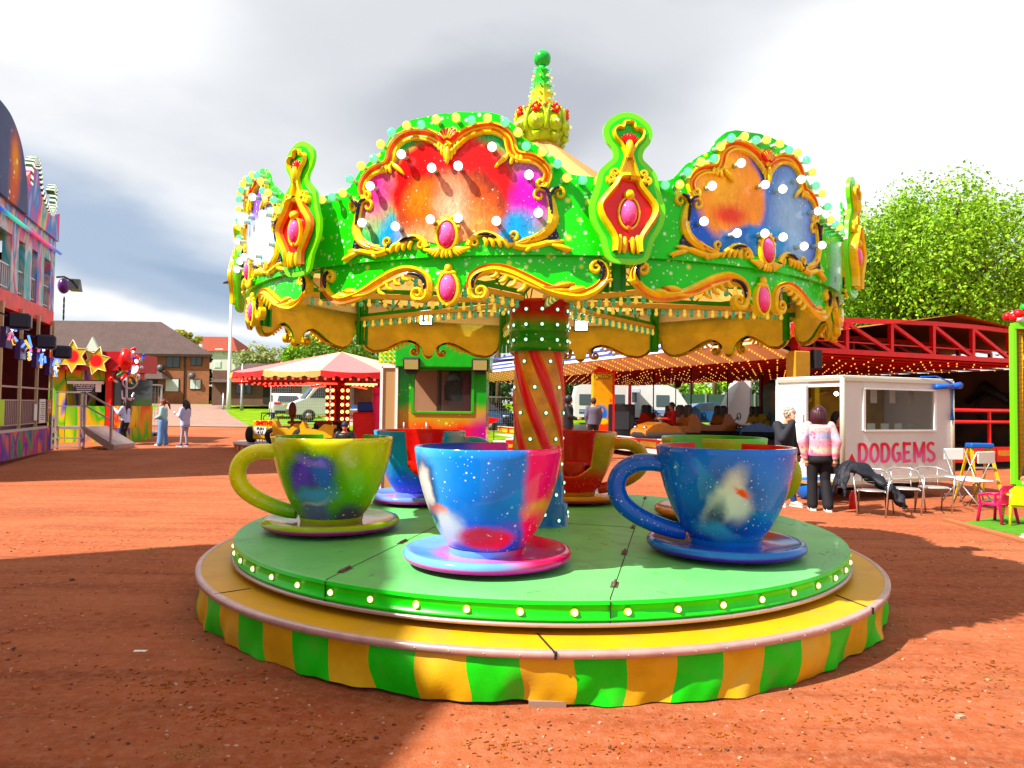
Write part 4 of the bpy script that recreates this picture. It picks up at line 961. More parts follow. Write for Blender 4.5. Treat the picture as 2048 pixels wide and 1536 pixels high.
cup('blue and pink teacup nearest the camera with white and red artwork on its bowl', -13.5, 1.76, 52, 110,
    airbrush('blue_pink_cup_paint', (.01, .17, .74), [((-.2, -.5, .7), (.7, .5, .25), (.04, .26, .80), .6), ((-.5, -.2, .5), (.25, .5, .6), (.14, .42, .90), .6), ((.58, -.2, .45), (.34, .9, .95), (.90, .01, .22), .12), ((.52, -.2, .30), (.16, .5, .22), (.85, .08, .02), .8), ((.38, -.4, .42), (.10, .3, .05), (.75, .55, .05), .8, .7),
        ((-.44, -.28, .52), (.12, .5, .22), (.02, .05, .12), .3), ((-.44, -.28, .48), (.085, .5, .20), (.80, .74, .72), .25), ((-.32, -.3, .40), (.07, .4, .04), (.85, .16, .01), .4), ((-.28, -.3, .20), (.14, .4, .20), (.72, .74, .76), .35), ((-.38, -.3, .22), (.07, .4, .20), (.03, .08, .20), .4), ((.0, -.3, .22), (.17, .4, .10), (.72, .03, .03), .30), ((-.12, -.3, .08), (.25, .4, .08), (.01, .10, .35), .4)],
        dots=.42, dot_scale=22, wob=.12, wscale=6, coat=1, rough=.12, dotcols=(W, (.6, .9, 1))),
    airbrush('magenta_cup_lining', (.62, .01, .38), [((-.5, .1, .6), (.42, .9, .9), (.02, .08, .50), .25), ((.5, -.1, .7), (.15, .5, .6), (.70, .05, .03), .4)]),
    sau('blue_pink_saucer', (.22, .45, .90), (.80, .02, .50), [((.55, 0, .1), (.42, .9, .6), (.70, .01, .15), .3)]))
cup('blue teacup with a white patch of artwork, red lining and its handle to the left', 47.5, 1.88, 80, 176,
    airbrush('deep_blue_cup_paint', (.002, .15, .68), [((.0, -.5, .6), (.5, .5, .22), (.01, .26, .85), .8), ((.3, -.4, .4), (.22, .4, .22), (.04, .28, .72), .7), ((.5, -.1, .4), (.10, .5, .9), (.60, .03, .03), .5),
        ((-.10, -.44, .42), (.22, .4, .28), (.01, .10, .33), .6), ((-.12, -.44, .46), (.085, .4, .23), (.68, .70, .66), .45, 1, (0, .35, 0)), ((-.05, -.44, .42), (.10, .4, .12), (.70, .74, .74), .6, .9, (0, -.6, 0)), ((-.17, -.44, .30), (.05, .4, .14), (.02, .05, .14), .6, .9), ((-.02, -.44, .50), (.07, .4, .022), (.75, .14, .01), .6, 1, (0, .5, 0)), ((-.10, -.4, .17), (.20, .4, .07), (.12, .42, .68), .5, 1, (0, .4, 0)), ((.10, -.35, .10), (.22, .4, .08), (.05, .30, .62), .4)],
        dots=.6, dot_scale=25, wob=.12, wscale=6, coat=1, rough=.12, dotcols=(W, (.7, .9, 1))),
    airbrush('red_cup_lining', (.55, .02, .01)), sau('blue_red_saucer', (.03, .22, .68), (.10, .01, .45), [((0, .55, .1), (.9, .50, .9), (.62, .04, .01), .25)]))
cup('yellow green teacup half hidden behind the blue one with the white patch', 105, 1.86, 222, -45,
    airbrush('yellow_green_cup_paint', (.42, .48, .02), [((.3, -.2, .6), (.25, .5, .5), (.10, .55, .02), .6), ((0, 0, .1), (.9, .9, .18), (.60, .06, .01), .5)], dots=.2), airbrush('green_cup_lining', (.14, .45, .02), [((.35, .3, .6), (.2, .4, .4), (.02, .30, .01), .5)]), sau('amber_saucer', (.55, .25, .02), (.55, .06, .01)), hw=20)
cup('yellow and red teacup beside the centre column with its open side facing the camera', 164, 1.70, 262, -3,
    airbrush('gold_cup_paint', (.50, .40, .02), [((0, -.2, .22), (.7, .7, .17), (.62, .06, .01), .6), ((.5, 0, .5), (.1, .4, .4), (.55, .30, .01), .6)], dots=.35, dot_scale=40), airbrush('crimson_cup_lining', (.42, .008, .03)), sau('gold_pink_saucer', (.60, .35, .02), (.65, .03, .10)), hw=34, rail=True)
cup('light blue teacup with red lining, its open side facing the camera behind the front one', 223, 1.90, -76, 12,
    airbrush('sky_blue_cup_paint', (.05, .36, .62), [((0, -.3, .2), (.6, .5, .18), (.02, .12, .55), .6), ((.45, -.2, .6), (.1, .4, .3), (.35, .45, .50), .6)], dots=.35, dot_scale=20, dotcols=(W, (.6, .9, 1))), airbrush('bright_red_cup_lining', (.60, .008, .006)), sau('blue_magenta_saucer', (.20, .32, .80), (.55, .02, .45)), hw=25, rail=True)
# ================================================================ people
def loft(mb, rings, n=18, mat=0):
    vs = []; 
    for cx, cy, cz, rx, ry in rings:
        for j in range(n): q = 2 * PI * j / n; vs.append((cx + rx * math.cos(q), cy + ry * math.sin(q), cz))
    k = len(rings); fs = [(i * n + j, i * n + (j + 1) % n, (i + 1) * n + (j + 1) % n, (i + 1) * n + j) for i in range(k - 1) for j in range(n)]
    fs += [tuple(range(n))[::-1], tuple((k - 1) * n + j for j in range(n))]
    if rings[0][2] > rings[-1][2]: fs = [f[::-1] for f in fs]
    mb.add(vs, fs, mat, True)
def limb(mb, pts, rad, n=12):
    P = [Vector(p) for p in pts]; mb.tube(P, rad, n)
    for p, r in zip(P, rad): mb.ball(p, r * 1.0, 10, 8)
def remesh(o, v):
    m = o.modifiers.new('blend', 'REMESH'); m.mode = 'VOXEL'; m.voxel_size = v; m.use_smooth_shade = True
    s = o.modifiers.new('soften', 'SMOOTH'); s.factor = .5; s.iterations = 2
def hand(mb, w, d, up, s=1, curl=.4, side=1):
    """palm with four bent fingers and a thumb; d = pointing direction, up = back of the hand"""
    w = Vector(w); d = Vector(d).normalized(); x = d.cross(Vector(up)).normalized() * side; u = x.cross(d).normalized() * side
    for k in range(5): mb.ball(w + d * (.02 + .014 * k) * s, .022 * s, 8, 6, 0, (1, 1, 1)); 
    for k in (-1, 1): mb.tube([w + d * .02 * s + x * k * .012 * s, w + d * .085 * s + x * k * .026 * s], .014 * s, 8)
    for i, (o, L_) in enumerate(((-.030, .060), (-.010, .075), (.010, .080), (.030, .070))):
        b = w + d * .082 * s + x * o * s; m1 = b + (d * math.cos(curl * .6) - u * math.sin(curl * .6)) * L_ * .55 * s; e = m1 + (d * math.cos(curl * 1.7) - u * math.sin(curl * 1.7)) * L_ * .45 * s
        mb.tube([b, m1, e], [.0095 * s, .009 * s, .0075 * s], 7)
    b = w + d * .03 * s + x * .022 * s; e = b + (d * .6 + x * .7 - u * .25).normalized() * .045 * s; mb.tube([b, e, e + (d * .9 + x * .1 - u * .3).normalized() * .03 * s], [.012 * s, .011 * s, .009 * s], 7)
HAIRM = {}
def person(label, loc, h, face, top, legs, shoes, hair, pose=None, skin=None, sleeve=1.0, voxel=.014, legw=1.0, topw=1.0, top_len=.86, hairstyle='short', extra=None, seated=False, skirtlen=None, hoodm=None):
    s = h / 1.7; root = thing('person', label, 'person', loc, R_(face - 90))
    J = dict(pel=(0, 0, .94), chest=(0, .0, 1.24), neck=(0, -.005, 1.43), head=(0, .02, 1.585), shL=(-.175, 0, 1.385), shR=(.175, 0, 1.385), elL=(-.225, -.03, 1.11), elR=(.225, -.03, 1.11), wrL=(-.235, .05, .88), wrR=(.235, .05, .88),
             hiL=(-.09, 0, .90), hiR=(.09, 0, .90), knL=(-.10, .02, .50), knR=(.10, .02, .50), anL=(-.11, -.02, .085), anR=(.11, -.02, .085), hdL=(0, .1, -1), hdR=(0, .1, -1))
    if pose: J.update(pose)
    V = {k: (Vector(v) if k[:2] in ('hd', 'up', 'ft') else Vector(v) * s) for k, v in J.items() if k != 'curl'}
    skin = skin or M['skin']; mb = MB()
    hc = V['head']; f = (hc - V['neck']); tilt = math.atan2(f.y - .025 * s, f.z); rot = Matrix.Rotation(-tilt, 3, 'X')
    hp = lambda x, y, z: hc + rot @ Vector((x * s, y * s, z * s))
    mb.ball(hc + rot @ Vector((0, -.008 * s, .02 * s)), .098 * s, 16, 12, 0, (.80, .98, 1.08), rot); mb.ball(hp(0, .022, -.045), .066 * s, 12, 10, 0, (.88, .95, 1.05), rot)
    mb.tube([hp(0, .078, .012), hp(0, .104, -.022), hp(0, .085, -.03)], [.009 * s, .015 * s, .012 * s], 8)
    mb.tube([hp(-.022, .088, -.056), hp(.022, .088, -.056)], .009 * s, 6)
    for k in (-1, 1): mb.ball(hp(k * .078, -.005, -.005), .026 * s, 8, 6, 0, (.35, .7, 1.1), rot)
    limb(mb, [V['neck'] + Vector((0, -.01, -.05)) * s, hp(0, -.02, -.05)], [.056 * s, .05 * s])
    mb.ball((V['chest'] + V['neck']) / 2 + Vector((0, 0, .02)) * s, .12 * s, 12, 8, 0, (1.1, .75, 1))
    for k in 'LR':
        limb(mb, [V['sh' + k], V['el' + k], V['wr' + k]], [.050 * s, .040 * s, .027 * s]); hand(mb, V['wr' + k], V['hd' + k], J.get('up' + k, ((-1 if k == 'L' else 1), 0, 0)), s, J.get('curl', .5), 1 if k == 'L' else -1)
        limb(mb, [V['hi' + k], V['kn' + k], V['an' + k]], [.080 * s, .055 * s, .038 * s])
        mb.tube([V['sh' + k], V['chest']], [.06 * s, .09 * s], 10)
    mb.tube([V['pel'], V['chest']], [.12 * s, .12 * s], 12)
    b = mb.build('body', [skin], root); remesh(b, voxel * .62)
    for k in (-1, 1): e = MB(); e.ball(hp(k * .032, .082, .008), .0115 * s, 8, 6); e.build('eye', [M['black']], b)
    # top
    mb = MB(); pl, ch, nk = V['pel'], V['chest'], V['neck']; w = topw; zl = top_len * s
    bot = Vector((pl.x, pl.y, min(pl.z, zl + 0) if not seated else pl.z)); 
    rings = []
    for t, rx, ry in ((0, .165 * w, .125 * w), (.25, .160 * w, .122 * w), (.5, .162 * w, .122 * w), (.75, .180 * w, .128 * w), (.9, .178 * w, .115 * w), (1.0, .10, .085)):
        c = bot + (nk + Vector((0, 0, -.01)) * s - bot) * t if t > .6 else bot + (ch - bot) * (t / .6) if True else None
        if t > .6: c = ch + (nk + Vector((0, 0, -.005)) * s - ch) * ((t - .6) / .4)
        rings.append((c.x, c.y, c.z, rx * s, ry * s))
    loft(mb, rings)
    for k in 'LR':
        a, e_, wv = V['sh' + k], V['el' + k], V['wr' + k]; tip = e_ + (wv - e_) * .96
        limb(mb, [a + (ch - a) * .2, a], [.085 * s, .075 * s]); limb(mb, [a, e_], [.073 * s * w, .062 * s * w]) ; 
        if sleeve >= 1: limb(mb, [e_, tip], [.062 * s * w, .044 * s * w])
    o = mb.build('top', [top], root); remesh(o, voxel)
    # legs
    mb = MB(); mb.ball(pl + Vector((0, 0, -.02)) * s, .15 * s, 14, 10, 0, (1.1, .85, .8))
    for k in 'LR':
        a, kn, an = V['hi' + k], V['kn' + k], V['an' + k]
        limb(mb, [a, kn], [.100 * s * max(1, legw * .95), .072 * s * legw]); limb(mb, [kn, an + Vector((0, 0, .01)) * s], [.072 * s * legw, (.052 if legw < 1.05 else .075) * s * legw])
    o = mb.build('trousers', [legs], root); remesh(o, voxel)
    if skirtlen:
        mb = MB(); loft(mb, [(pl.x, pl.y, (.98) * s, .16 * s, .125 * s), (pl.x, pl.y, .85 * s, .19 * s, .15 * s), (pl.x, pl.y, skirtlen * s, .195 * s, .155 * s)]); mb.build('long_shirt', [hoodm or top], root)
    for k in 'LR':
        an = V['an' + k]; fd = Vector(J.get('ft' + k, (0, 1, 0))).normalized(); mb = MB(); g = Vector((an.x, an.y, max(an.z - .085 * s, 0)))
        mb.tube([g - fd * .055 * s + Vector((0, 0, .045 * s)), g + fd * .02 * s + Vector((0, 0, .05 * s)), g + fd * .10 * s + Vector((0, 0, .04 * s)), g + fd * .175 * s + Vector((0, 0, .03 * s))], [.042 * s, .05 * s, .045 * s, .028 * s], 10)
        mb.ball(g + Vector((0, 0, .07)) * s, .05 * s, 8, 6); mb.bar(g - fd * .085 * s + Vector((0, 0, .012 * s)), g + fd * .195 * s + Vector((0, 0, .012 * s)), .085 * s, .024 * s, 1)
        mb.build('shoe', [shoes, M['white']], root)
    # hair
    mb = MB(); mb.ball(hp(0, -.022, .032), .108 * s, 16, 12, 0, (.84, .98, 1.06), rot)
    if hairstyle == 'long':
        for i in range(-3, 4):
            x = .024 * i; mb.tube([hp(x, -.06, .08), hp(x * 1.4, -.105, -.06), hp(x * 1.5, -.115, -.24), hp(x * 1.2 + .01, -.12, -.44 - .02 * (i % 2))], [.03 * s, .04 * s, .036 * s, .018 * s], 8)
        for k in (-1, 1): mb.tube([hp(k * .075, .02, .05), hp(k * .088, .0, -.08), hp(k * .085, -.02, -.2)], [.02 * s, .028 * s, .015 * s], 8)
    if hairstyle == 'tail':
        mb.tube([hp(0, -.09, .06), hp(.0, -.16, .04), hp(.02, -.21, -.08), hp(.03, -.25, -.24)], [.03 * s, .045 * s, .04 * s, .015 * s], 8)
    if hairstyle == 'bob':
        for i in range(-4, 5):
            q = i * .36; x, y = -math.sin(q) * .088, -math.cos(q) * .092; mb.tube([hp(x * .6, y * .6, .10), hp(x, y, .03), hp(x * 1.15, y * 1.1, -.07), hp(x * 1.22, y * 1.15, -.16)], [.03 * s, .04 * s, .042 * s, .028 * s], 8)
    if hairstyle == 'curly':
        rn = random.Random(1)
        for i in range(46):
            a, c = rn.uniform(0, 6.28), rn.uniform(-.1, 1); p = rot @ Vector((.088 * math.cos(a) * math.sqrt(1 - c * c), -.03 + .095 * math.sin(a) * math.sqrt(1 - c * c), .035 + .105 * c)) * s
            if p.y > .07 * s and p.z < .06 * s: continue
            mb.ball(hc + p, .022 * s, 6, 5)
    if hairstyle == 'hood': mb = MB(); mb.ball(hp(0, -.03, .02), .125 * s, 14, 10, 0, (.92, .98, 1.12), rot); mb.tube([hp(0, -.05, -.10), V['neck'] + Vector((0, -.03, -.02)) * s], [.085 * s, .10 * s], 12)
    if hairstyle == 'cap':
        mb = MB(); mb.ball(hp(0, -.01, .04), .106 * s, 14, 10, 0, (.86, 1.0, .95), rot); mb.tube([hp(-.05, .08, .045), hp(0, .15, .035), hp(.05, .08, .045)], .016 * s, 6)
    mb.build({'hood': 'hood', 'cap': 'cap'}.get(hairstyle, 'hair'), [hair], root)
    if extra: extra(root, V, s, hp)
    return root
# ================================================================ helpers for things further off
def pxbox(mb, px0, py0, px1, py1, Y, d=.1, mat=0, bev=0):
    """box whose front face fills a picture rectangle at depth Y; d metres deep"""
    a, b = at(px0, (py0 + py1) / 2, Y), at(px1, (py0 + py1) / 2, Y); zt, zb = at((px0 + px1) / 2, py0, Y).z, at((px0 + px1) / 2, py1, Y).z
    return mb.box(((a.x + b.x) / 2, Y + d / 2, (zt + zb) / 2), (abs(b.x - a.x), d, abs(zt - zb)), mat=mat, bev=bev)
def rel(mb, o): mb.v = [(x - o[0], y - o[1], z - o[2]) for x, y, z in mb.v]; return mb
def swirl(name, cols, scale=1.2, rough=.4):
    """poured-colour showground paintwork: bands of colour bent by noise"""
    m = bpy.data.materials.new(name); m.use_nodes = True; nt = m.node_tree; N = nt.nodes; L = nt.links; b = N['Principled BSDF']; b.inputs['Roughness'].default_value = max(rough, .5); b.inputs['Specular IOR Level'].default_value = .15; cols = [sat(c_, 1.5) for c_ in cols]
    tc = N.new('ShaderNodeTexCoord'); n = N.new('ShaderNodeTexNoise'); n.inputs['Scale'].default_value = scale; n.inputs['Detail'].default_value = 2; n.inputs['Distortion'].default_value = .8; scale = scale * .6; n.inputs['Scale'].default_value = scale
    mp = N.new('ShaderNodeMapping'); mp.inputs['Scale'].default_value = (1, 1, .45); L.new(tc.outputs['Object'], mp.inputs[0]); L.new(mp.outputs[0], n.inputs['Vector'])
    r = N.new('ShaderNodeValToRGB'); e = r.color_ramp.elements; k = len(cols)
    e[0].position = .28; e[0].color = (*cols[0], 1); e[1].position = .74; e[1].color = (*cols[-1], 1)
    for i in range(1, k - 1): x = e.new(.28 + .46 * i / (k - 1)); x.color = (*cols[i], 1)
    L.new(n.outputs['Fac'], r.inputs[0]); L.new(r.outputs[0], b.inputs['Base Color']); return m
# ================================================================ fun house on the left
def funhouse():
    E0 = Vector((-13.62, 20.9, T(20.9) - .02)); rz = R_(109.75)
    root = thing('fun_house', 'tall two storey fun house with pastel airbrushed facade and railed front deck', 'fun house', E0, rz)
    z = lambda v: v - E0.z
    pas = swirl('pastel_airbrush', [(.20, .06, .40), (.55, .50, .70), (.08, .25, .60), (.70, .12, .25), (.75, .60, .45), (.10, .40, .35), (.65, .50, .65)], 1.6)
    pasred = swirl('pink_white_airbrush', [(.35, .05, .35), (.62, .60, .66), (.08, .28, .62), (.60, .20, .28), (.66, .66, .70), (.10, .45, .55), (.60, .55, .40), (.25, .08, .42)], 2.2)
    dk = swirl('dark_airbrush', [(.05, .05, .08), (.10, .11, .16), (.16, .17, .22), (.10, .10, .14), (.20, .20, .28)], .8)
    ri = mat('dark_red_interior', (.10, .006, .010), .5, var=.4, vs=3)
    mb = MB()
    # upper storey wall with openings (s from -8 to 0)
    ops = [(-7.5, -6.3), (-5.4, -3.9), (-3.35, -2.85), (-2.25, -1.75), (-1.1, -.45)]
    xs = sorted([-8.2, 0] + [v for o in ops for v in o])
    for a, b in zip(xs, xs[1:]):
        if (a, b) in ops: mb.box(((a + b) / 2, .1, z(5.88)), (b - a, .2, .42), mat=0)
        else: mb.box(((a + b) / 2, .1, z(5.15)), (b - a, .2, 1.9), mat=0)
    mb.box((-4.1, .1, z(4.05)), (8.2, .22, .42), mat=1); mb.box((-4.1, .09, z(6.25)), (8.2, .2, .5), mat=0)
    mb.build('upper_wall', [pasred, mat('red_orange_band', (.70, .06, .03), .4, var=.4, vs=2)], root)
    mb = MB(); mb.box((-4.1, 2.6, z(3.6)), (8.2, .1, 5.4)); mb.box((-4.1, 1.3, z(4.15)), (8.2, 2.5, .1)); mb.box((-.05, 1.3, z(3.4)), (.08, 2.5, 5.0)); mb.box((-4.1, 1.3, z(6.3)), (8.2, 2.5, .1)); mb.build('inner_walls', [ri], root)
    for i, (a, b) in enumerate(ops):
        mb = MB(); mb.bar((a, .05, z(4.9)), (b, .05, z(4.9)), .04); mb.bar((a, .05, z(4.35)), (b, .05, z(4.35)), .03)
        n = max(2, int((b - a) / .14))
        for k in range(n + 1): x = a + (b - a) * k / n; mb.bar((x, .05, z(4.3)), (x, .05, z(4.9)), .02)
        mb.build('balcony_railing', [M['alu']], root)
    mb = MB()
    rn = random.Random(4)
    for i in range(26): mb.ball((rn.uniform(-5.3, -4), rn.uniform(.8, 2.2), z(5.5 + rn.uniform(-.4, .3))), .04, 6, 5, i % 2)
    mb.build('ceiling_lamps', [mat('red_lamp', (.8, .02, .01), emit=(1, .05, .02), es=3), mat('yellow_lamp', (.8, .5, .01), emit=(1, .6, .05), es=3)], root)
    # top boards
    arch = [(-8.2, 6.35), (-8.2, 7.5), (-7.2, 7.95), (-5.9, 8.35), (-5.1, 8.40), (-4.5, 8.30), (-3.9, 7.98), (-3.5, 7.5), (-3.25, 7.0), (-3.2, 6.35)]
    mb = MB(); mb.prism([(a, z(b)) for a, b in spline(arch[1:-1], 4)] + [(-3.2, z(6.35)), (-8.2, z(6.35))], (0, 0, 0), (1, 0, 0), (0, 0, 1), .12, 0)
    aw = mb.build('arched_top_board', [airbrush('grey_violet_artwork', (.10, .13, .26), [((-4.3, 0, 6.9), (.35, 1, 1.0), (.60, .16, .08), .7), ((-4.3, 0, 7.3), (.2, 1, .4), (.75, .35, .08), .8), ((-2.95, 0, 7), (.25, 1, 1.6), (.14, .10, .60), .6)], dots=.3, dot_scale=3, wob=.5, wscale=1.2, rough=.7, coat=0)], root)
    mb = MB(); mb.tube([(a, -.03, z(b)) for a, b in spline(arch[1:-1], 4)], .045, 8); mb.build('violet_rim', [mat('violet_rim_paint', (.16, .08, .80), .4)], aw)
    sb = [(-3.2, 6.35), (-3.2, 7.35), (-2.7, 7.75), (-2.2, 7.8), (-1.9, 7.45), (-1.4, 7.1), (-.8, 6.95), (0, 7.2), (0, 6.35)]
    mb = MB(); mb.prism([(a, z(b)) for a, b in sb], (0, .02, 0), (1, 0, 0), (0, 0, 1), .10, 0); sw = mb.build('side_top_board', [pas], root)
    stripe = mat('white_lamp_strip', (.70, .78, .66), .3, emit=(.75, .85, .7), es=.35); dg = mat('green_black_strip', (.03, .08, .03), .4)
    mb = MB(); sc = spline([(-2.45, 7.25), (-2.42, 7.75), (-2.25, 7.98), (-1.95, 7.98), (-1.75, 7.7), (-1.55, 7.35), (-1.1, 7.1), (-.7, 6.98), (-.45, 7.0), (-.2, 7.25), (-.15, 7.65), (-.3, 7.8), (-.45, 7.6)], 6)
    for i in range(len(sc) - 1): mb.bar((sc[i][0] - .35, -.02, z(sc[i][1])), (sc[i + 1][0] - .35, -.02, z(sc[i + 1][1])), .20, .14, mat=i % 2)
    mb.build('lit_scroll', [stripe, dg], root)
    mb = MB(); mb.tube([(-8.2, -.1, z(6.02)), (0.1, -.1, z(6.02))], .05, 8); mb.build('neon_tube', [airbrush('rainbow_tube', (.05, .12, .6), [((-2, 0, 5.9), (1, 1, 1), (.75, .05, .2), .6), ((-4, 0, 5.9), (.8, 1, 1), (.1, .7, .5), .6)], es=.3)], root)
    # deck
    mb = MB(); mb.box((-4.1, 1.0, z(.86)), (8.2, 2.2, .08), mat=1); dk_ = mb.build('deck', [M['alu'], M['alu']], root)
    vivid = swirl('vivid_poured_colours', [(.55, .02, .02), (.75, .22, .02), (.06, .07, .30), (.45, .03, .20), (.04, .30, .08), (.05, .06, .28), (.70, .30, .05)], 1.9)
    mb = MB(); mb.box((-4.1, -.10, z(.50)), (8.2, .05, .66)); mb.build('front_panel', [vivid], root)
    tp = mat('tarnished_pole', (.50, .42, .28), .4, .5)
    for x in (-7.9, -6.3, -4.6, -3.1, -1.65, -.15): mb = MB(); mb.box((x, -.05, z(2.4)), (.07, .07, 3.1)); mb.build('deck_post', [tp], root)
    for a, b in ((-7.9, -6.3), (-6.3, -4.6), (-4.6, -3.1), (-3.1, -1.65), (-1.65, -.15)):
        mb = MB(); mb.bar((a, -.05, z(1.95)), (b, -.05, z(1.95)), .045); mb.bar((a, -.05, z(1.62)), (b, -.05, z(1.62)), .03); mb.bar((a, -.05, z(1.0)), (b, -.05, z(1.0)), .03)
        n = 11
        for k in range(1, n): x = a + (b - a) * k / n; mb.bar((x, -.05, z(1.0)), (x, -.05, z(1.62)), .022)
        mb.build('deck_railing', [mat('pinkish_steel_rail', (.45, .33, .32), .4, .6)], root)
    mb = MB()
    for x in (-5.3, -3.6): # staircase inside
        for k in range(9): mb.box((x + .16 * k, 1.1, z(1.1 + .28 * k)), (.3, .8, .06))
        mb.bar((x, .7, z(1.0)), (x + 1.4, .7, z(3.5)), .08, .25)
    mb.build('inner_stairs', [M['steel']], root)
    def board(x0, x1, z0, z1, m, nm='notice', y=-.10): q = MB(); q.box(((x0 + x1) / 2, y, z((z0 + z1) / 2)), (x1 - x0, .02, z1 - z0)); return q.build(nm, [m], root)
    board(-4.95, -4.4, 1.02, 1.62, mat('lime_notice', (.50, .75, .05), .5), 'lime_notice')
    n1 = board(-1.50, -.95, 1.0, 1.66, M['white'], 'rules_notice'); n2 = board(-1.98, -1.74, 1.08, 1.52, M['white'], 'small_notice')
    mb = MB()
    for k in range(9): mb.box((-1.22, -.114, z(1.57 - .06 * k)), (.40 - .05 * (k % 3), .004, .018))
    mb.build('print', [M['black']], n1)
    n3 = board(-.72, -.36, 1.26, 1.66, mat('red_tan_notice', (.55, .22, .12), .5), 'red_notice'); text('lettering', 'NO\nENTRY', .10, M['white'], n3, (-.54, -.114, z(1.46)))
    n4 = board(-.42, -.08, .22, 1.2, M['white'], 'arrow_sign', -.15)
    q = MB(); q.prism([(-.25 + u, z(1.0) + v) for u, v in ((-.03, -.16), (.03, -.16), (.03, .02), (.09, .02), (0, .12), (-.09, .02), (-.03, .02))], (0, -.165, 0), (1, 0, 0), (0, 0, 1), .004)
    for zz in (.42, .62): q.box((-.25, -.163, z(zz)), (.16, .004, .12)); 
    q.build('arrow', [M['black']], n4)
    # spot lamps, lit clusters below the red band
    for x, zz in ((-4.9, 3.45), (-2.7, 3.15), (-1.0, 3.0)):
        mb = MB(); mb.box((0, 0, 0), (.50, .45, .36), bev=.05); mb.bar((0, .2, .1), (0, .55, .25), .04)
        mb.build('stage_lamp', [mat('navy_black_lamp', (.012, .012, .03), .35)], root, (x, -.5, z(zz)), R_(10))
    rn = random.Random(9)
    cm = [mat('lit_white_tube', (.8, .8, .8), emit=(.85, .95, 1), es=1.5), mat('lit_pink_tube', (.8, .1, .3), emit=(1, .15, .35), es=.6), mat('lit_blue_tube', (.05, .2, .8), emit=(.1, .25, 1), es=1), M['chrome'], mat('lit_amber', (.8, .4, .03), emit=(1, .5, .05), es=.6), mat('dark_violet_casing', (.05, .02, .12), .4)]
    for x, zz in ((-4.4, 3.1), (-3.3, 2.9), (-1.9, 2.75), (-.6, 2.6)):
        mb = MB()
        for k in range(9): q = rn.uniform(-.25, .25); h = rn.uniform(-.3, .3); mb.cyl((q, -.25 + rn.uniform(-.1, .1), h), (q + rn.uniform(-.03, .03), -.25, h + rn.uniform(.1, .3)), .028, n=8, mat=[2, 4, 1, 3, 2, 0, 4, 2, 3][k])
        mb.box((0, -.1, .0), (.5, .12, .5), mat=5); mb.build('lit_lamp_cluster', cm, root, (x, 0, z(zz)))
    # hanging lantern and chain on the corner
    mb = MB(); mb.tube([(0, 0, 0), (.35, -.1, .08), (.9, -.2, .05)], .03, 6); mb.prism([(.75, -.22), (1.35, -.22), (1.05, .12), (.92, .12)], (0, -.1, 0), (1, 0, 0), (0, 0, 1), .3); mb.ball((.35, -.1, -.2), .2, 10, 8, 1, (1, .8, 1.2))
    for k in range(4): mb.tube([(.45 + .05 * math.cos(q), -.1, -.62 - .17 * k + .10 * math.sin(q)) for q in [2 * PI * i / 10 for i in range(10)]], .018, 5, 0, closed=True)
    mb.build('corner_lantern', [M['black'], mat('violet_lamp_body', (.10, .03, .16), .3)], root, (0.05, -.05, z(5.3)))
funhouse()
def landing(px0, px1, pxr, yb, ytop, yrail, Y, label, name='entrance_ramp', big=True):
    p = gx(px0, Y); root = thing(name, label, 'ramp', p)
    x1, xr = gx(px1, Y).x - p.x, gx(pxr, Y).x - p.x; zt = at(px0, ytop, Y).z - p.z; zr = at(px0, yrail, Y).z - p.z if yrail else 0
    mb = MB(); m = mat('pinkish_aluminium', (.42, .33, .31), .4, .5, var=.15)
    if big:
        mb.box((x1 / 2, .6, zt - .04), (x1, 1.2, .08))
        for x in (.04, x1 - .04):
            for y in (.04, 1.16): mb.bar((x, y, 0), (x, y, zt), .05)
        mb.bar((0, .0, zt * .5), (x1, .0, zt * .5), .04); mb.bar((0, 0, .08), (x1, 0, .08), .04); mb.build('landing_frame', [m], root)
    mb = MB(); mb.prism([(x1, zt), (x1, zt * .72), (xr - .15, .0), (xr, .0), (xr, .16)], (0, 1.2, 0), (1, 0, 0), (0, 0, 1), 1.2); mb.build('sloping_ramp', [m], root)
    if yrail:
        mb = MB(); mb.bar((0, 0, zr), (x1, 0, zr), .05); mb.bar((0, 0, (zr + zt) / 2 + .1), (x1, 0, (zr + zt) / 2 + .1), .035)
        for x in (.03, x1 - .1, x1): mb.bar((x, 0, zt), (x, 0, zr), .05)
        mb.bar((x1, 0, zr), (xr - .1, 0, zr - zt + .25), .05); mb.bar((x1, 0, zr - .4), (xr - .1, 0, zr - zt - .15), .04); mb.bar((xr - .1, 0, .15), (xr - .1, 0, zr - zt + .3), .06)
        mb.build('handrail', [mat('pale_metal_rail', (.55, .48, .45), .35, .6)], root)
    return root
landing(112, 170, 230, 898, 853, 784, 21.6, 'aluminium landing with handrail and ramp running down beside the star decorated booth')
landing(240, 243, 290, 880, 848, None, 27.5, 'small grey metal ramp on the ground behind the girl with dark trousers', big=False)
